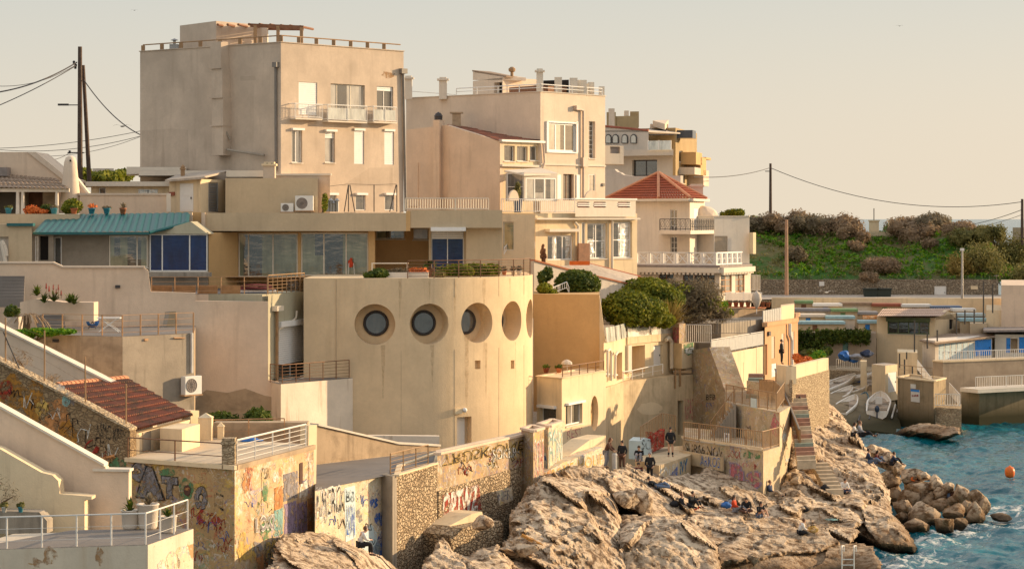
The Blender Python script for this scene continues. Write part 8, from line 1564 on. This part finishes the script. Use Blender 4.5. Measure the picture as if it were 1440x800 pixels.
person('blond person in white tee sitting cross legged on the lower ledge','cross',hit(1125,751),-80,'cloth_white','cloth_black','hair_brown')
person('person in white top reading on the shelf below the rock steps','cross',hit(1186,692),-160,'cloth_white','cloth_navy','hair_dark')
person('person in pale top sitting at the left on the ridge crest','knees',hit(1199,613),-100,'cloth_white','cloth_black','hair_dark',long=True)
person('person in grey jacket sitting at the right on the ridge crest','stretch',hit(1211,614),-110,'cloth_grey','cloth_black','hair_brown')
person('person in navy sitting lower on the seaward side of the ridge','stretch',hit(1223,651),-100,'cloth_navy','cloth_denim','hair_dark')
person('person in maroon sitting beside the navy dressed one on the ridge side','knees',hit(1231,652),-110,'cloth_maroon','cloth_denim','hair_dark',long=True)
person('person in orange lying on the boulder pile','lie',hit(1290,676),-80,'buoy_orange','cloth_brown','hair_brown')
person('person in dark clothes sitting at the far end of the boulder pile','lie',hit(1334,698),80,'cloth_brown','cloth_denim','hair_dark')
person('person in black sitting behind the ridge near the first boulders','knees',hit(1254,654),-90,'cloth_navy','cloth_black','hair_dark')
person('person in dark tee standing on the rampart terrace by the orange house','stand',onz(1105,515,8.35)+V3((0,2.5,0)),-90,'cloth_black','cloth_black','hair_dark')
bld('rampart_terrace_floor','flat terrace paving behind the cream parapet','terrace',[(1094,142.5),(1112,141),(1163,149.5)],8.33,5,'terrace_floor_warm',back=[(1160,160),(1098,158)]) if 0 else None
person('person in navy sitting at the foot of the stone rampart by the stairs','knees',P(1122,578,140.5),-60,'cloth_navy','cloth_navy','hair_dark')
person('long haired person in brown standing at the window terrace of the pink house','stand',onz(765,378,15.2) if 0 else P(764,380,157.5),-60,'cloth_brown','cloth_brown','hair_brown',long=True,scale=1.05)
def bag(lb,p,m,s=.25): t=thing('bag',lb,'bag',p); MB().blob(V3(p)+V3((0,0,s*.6)),(s*1.1,s*.8,s*.75),3,.3,3).build('body',m,t,True); MB().path([V3(p)+V3((s*.5*math.cos(a),0,s*1.1+s*.5*math.sin(a))) for a in (math.pi*i/6 for i in range(7))],.02,5).build('strap','cloth_black',t); return t
bag('blue backpack lying left of the red dressed person',hit(1021,714),'tarp_blue'); bag('grey bag beside the blue backpack on the rock shelf',hit(1027,711),'cloth_grey'); bag('black backpack on the rock right of the group',hit(1132,719),'cloth_black',.2); bag('black bag left of the reading person',hit(1160,689),'cloth_black',.22); bag('yellow and grey bag beside the blond person',hit(1143,748),'yellow_spray',.25); bag('black bag behind the couple on the middle rocks',hit(948,712),'cloth_black',.22)
q=thing('towel','small turquoise towel spread on the brown rock','towel',hit(1169,731)); p=hit(1169,731); MB().blob(p+V3((0,-.1,.05)),(.35,.4,.05),3,.2,3).build('cloth','cyan_spray',q)
q=thing('towel','white towel spread beside the black bag near the reading person','towel',hit(1170,690)); p=hit(1170,691); MB().blob(p+V3((0,-.1,.05)),(.4,.4,.05),4,.2,3).build('cloth','cloth_white',q)
q=thing('broken_board','broken plank with a green smear lying on the rock at the bottom centre','board',hit(745,770)); p=hit(748,762); MB().obox(p+V3((0,0,.1)),V3((.5,0,-.25)),V3((0,.25,0)),V3((.03,0,.05))).build('plank','ochre_spray',q)
# ================================================================ camera, light
cam=bpy.data.cameras.new('camera'); co_=bpy.data.objects.new('camera',cam); col.objects.link(co_); co_.location=(0,0,H); co_.rotation_euler=(math.pi/2,0,0)
cam.sensor_width=36; cam.lens=36*FL/1440; cam.shift_y=-(400-HY)/1440; cam.clip_end=100000; cam.clip_start=1; sc.camera=co_
SAZ=math.radians(112); EL=math.radians(13)     # azimuth measured from the -y axis towards +x
sd=Vector((math.sin(SAZ)*math.cos(EL),-math.cos(SAZ)*math.cos(EL),math.sin(EL)))
L=bpy.data.lights.new('sun','SUN'); L.energy=SUN_E if 'SUN_E' in globals() else 5.0; L.angle=math.radians(.6); L.color=(1.0,.72,.42); lo=bpy.data.objects.new('sun',L); col.objects.link(lo); lo.rotation_euler=(-sd).to_track_quat('-Z','Y').to_euler(); lo.location=(60,60,80)
w=bpy.data.worlds.new('World'); sc.world=w; w.use_nodes=True; nt=w.node_tree; bg=nt.nodes['Background']; sky=nt.nodes.new('ShaderNodeTexSky'); sky.sky_type='NISHITA'; sky.sun_disc=False; sky.sun_elevation=EL; sky.sun_rotation=math.atan2(sd.x,sd.y); sky.air_density=1.0; sky.dust_density=3.0; sky.ozone_density=1.0; sky.altitude=0
mx=nt.nodes.new('ShaderNodeMix'); mx.data_type='RGBA'; mx.blend_type='MULTIPLY'; mx.inputs[0].default_value=1; mx.inputs[7].default_value=(1.0,.80,.56,1); nt.links.new(sky.outputs[0],mx.inputs[6])
g_=nt.nodes.new('ShaderNodeTexCoord'); sp=nt.nodes.new('ShaderNodeSeparateXYZ'); nt.links.new(g_.outputs['Generated'],sp.inputs[0]); rp=nt.nodes.new('ShaderNodeValToRGB'); nt.links.new(sp.outputs['Z'],rp.inputs[0]); e=rp.color_ramp.elements; e[0].position=0; e[0].color=(.83,.715,.545,1); e[1].position=.35; e[1].color=(.84,.79,.72,1); q_=e.new(.10); q_.color=(.60,.60,.55,1); q_=e.new(1); q_.color=(.70,.74,.80,1)
hz_=nt.nodes.new('ShaderNodeMix'); hz_.data_type='RGBA'; hz_.blend_type='MULTIPLY'; hz_.inputs[0].default_value=1; hz_.inputs[7].default_value=(6.3,6.35,6.5,1); nt.links.new(rp.outputs[0],hz_.inputs[6]); ad_=nt.nodes.new('ShaderNodeMix'); ad_.data_type='RGBA'; ad_.inputs[0].default_value=.82; nt.links.new(mx.outputs[2],ad_.inputs[6]); nt.links.new(hz_.outputs[2],ad_.inputs[7])
nt.links.new(ad_.outputs[2],bg.inputs[0]); bg.inputs[1].default_value=.14
sc.view_settings.view_transform='Standard'; sc.view_settings.look='None'; sc.view_settings.exposure=.42; sc.view_settings.gamma=1
sc.render.engine='CYCLES'; sc.render.resolution_x=1024; sc.render.resolution_y=568
print('OBJECTS', len(bpy.data.objects))
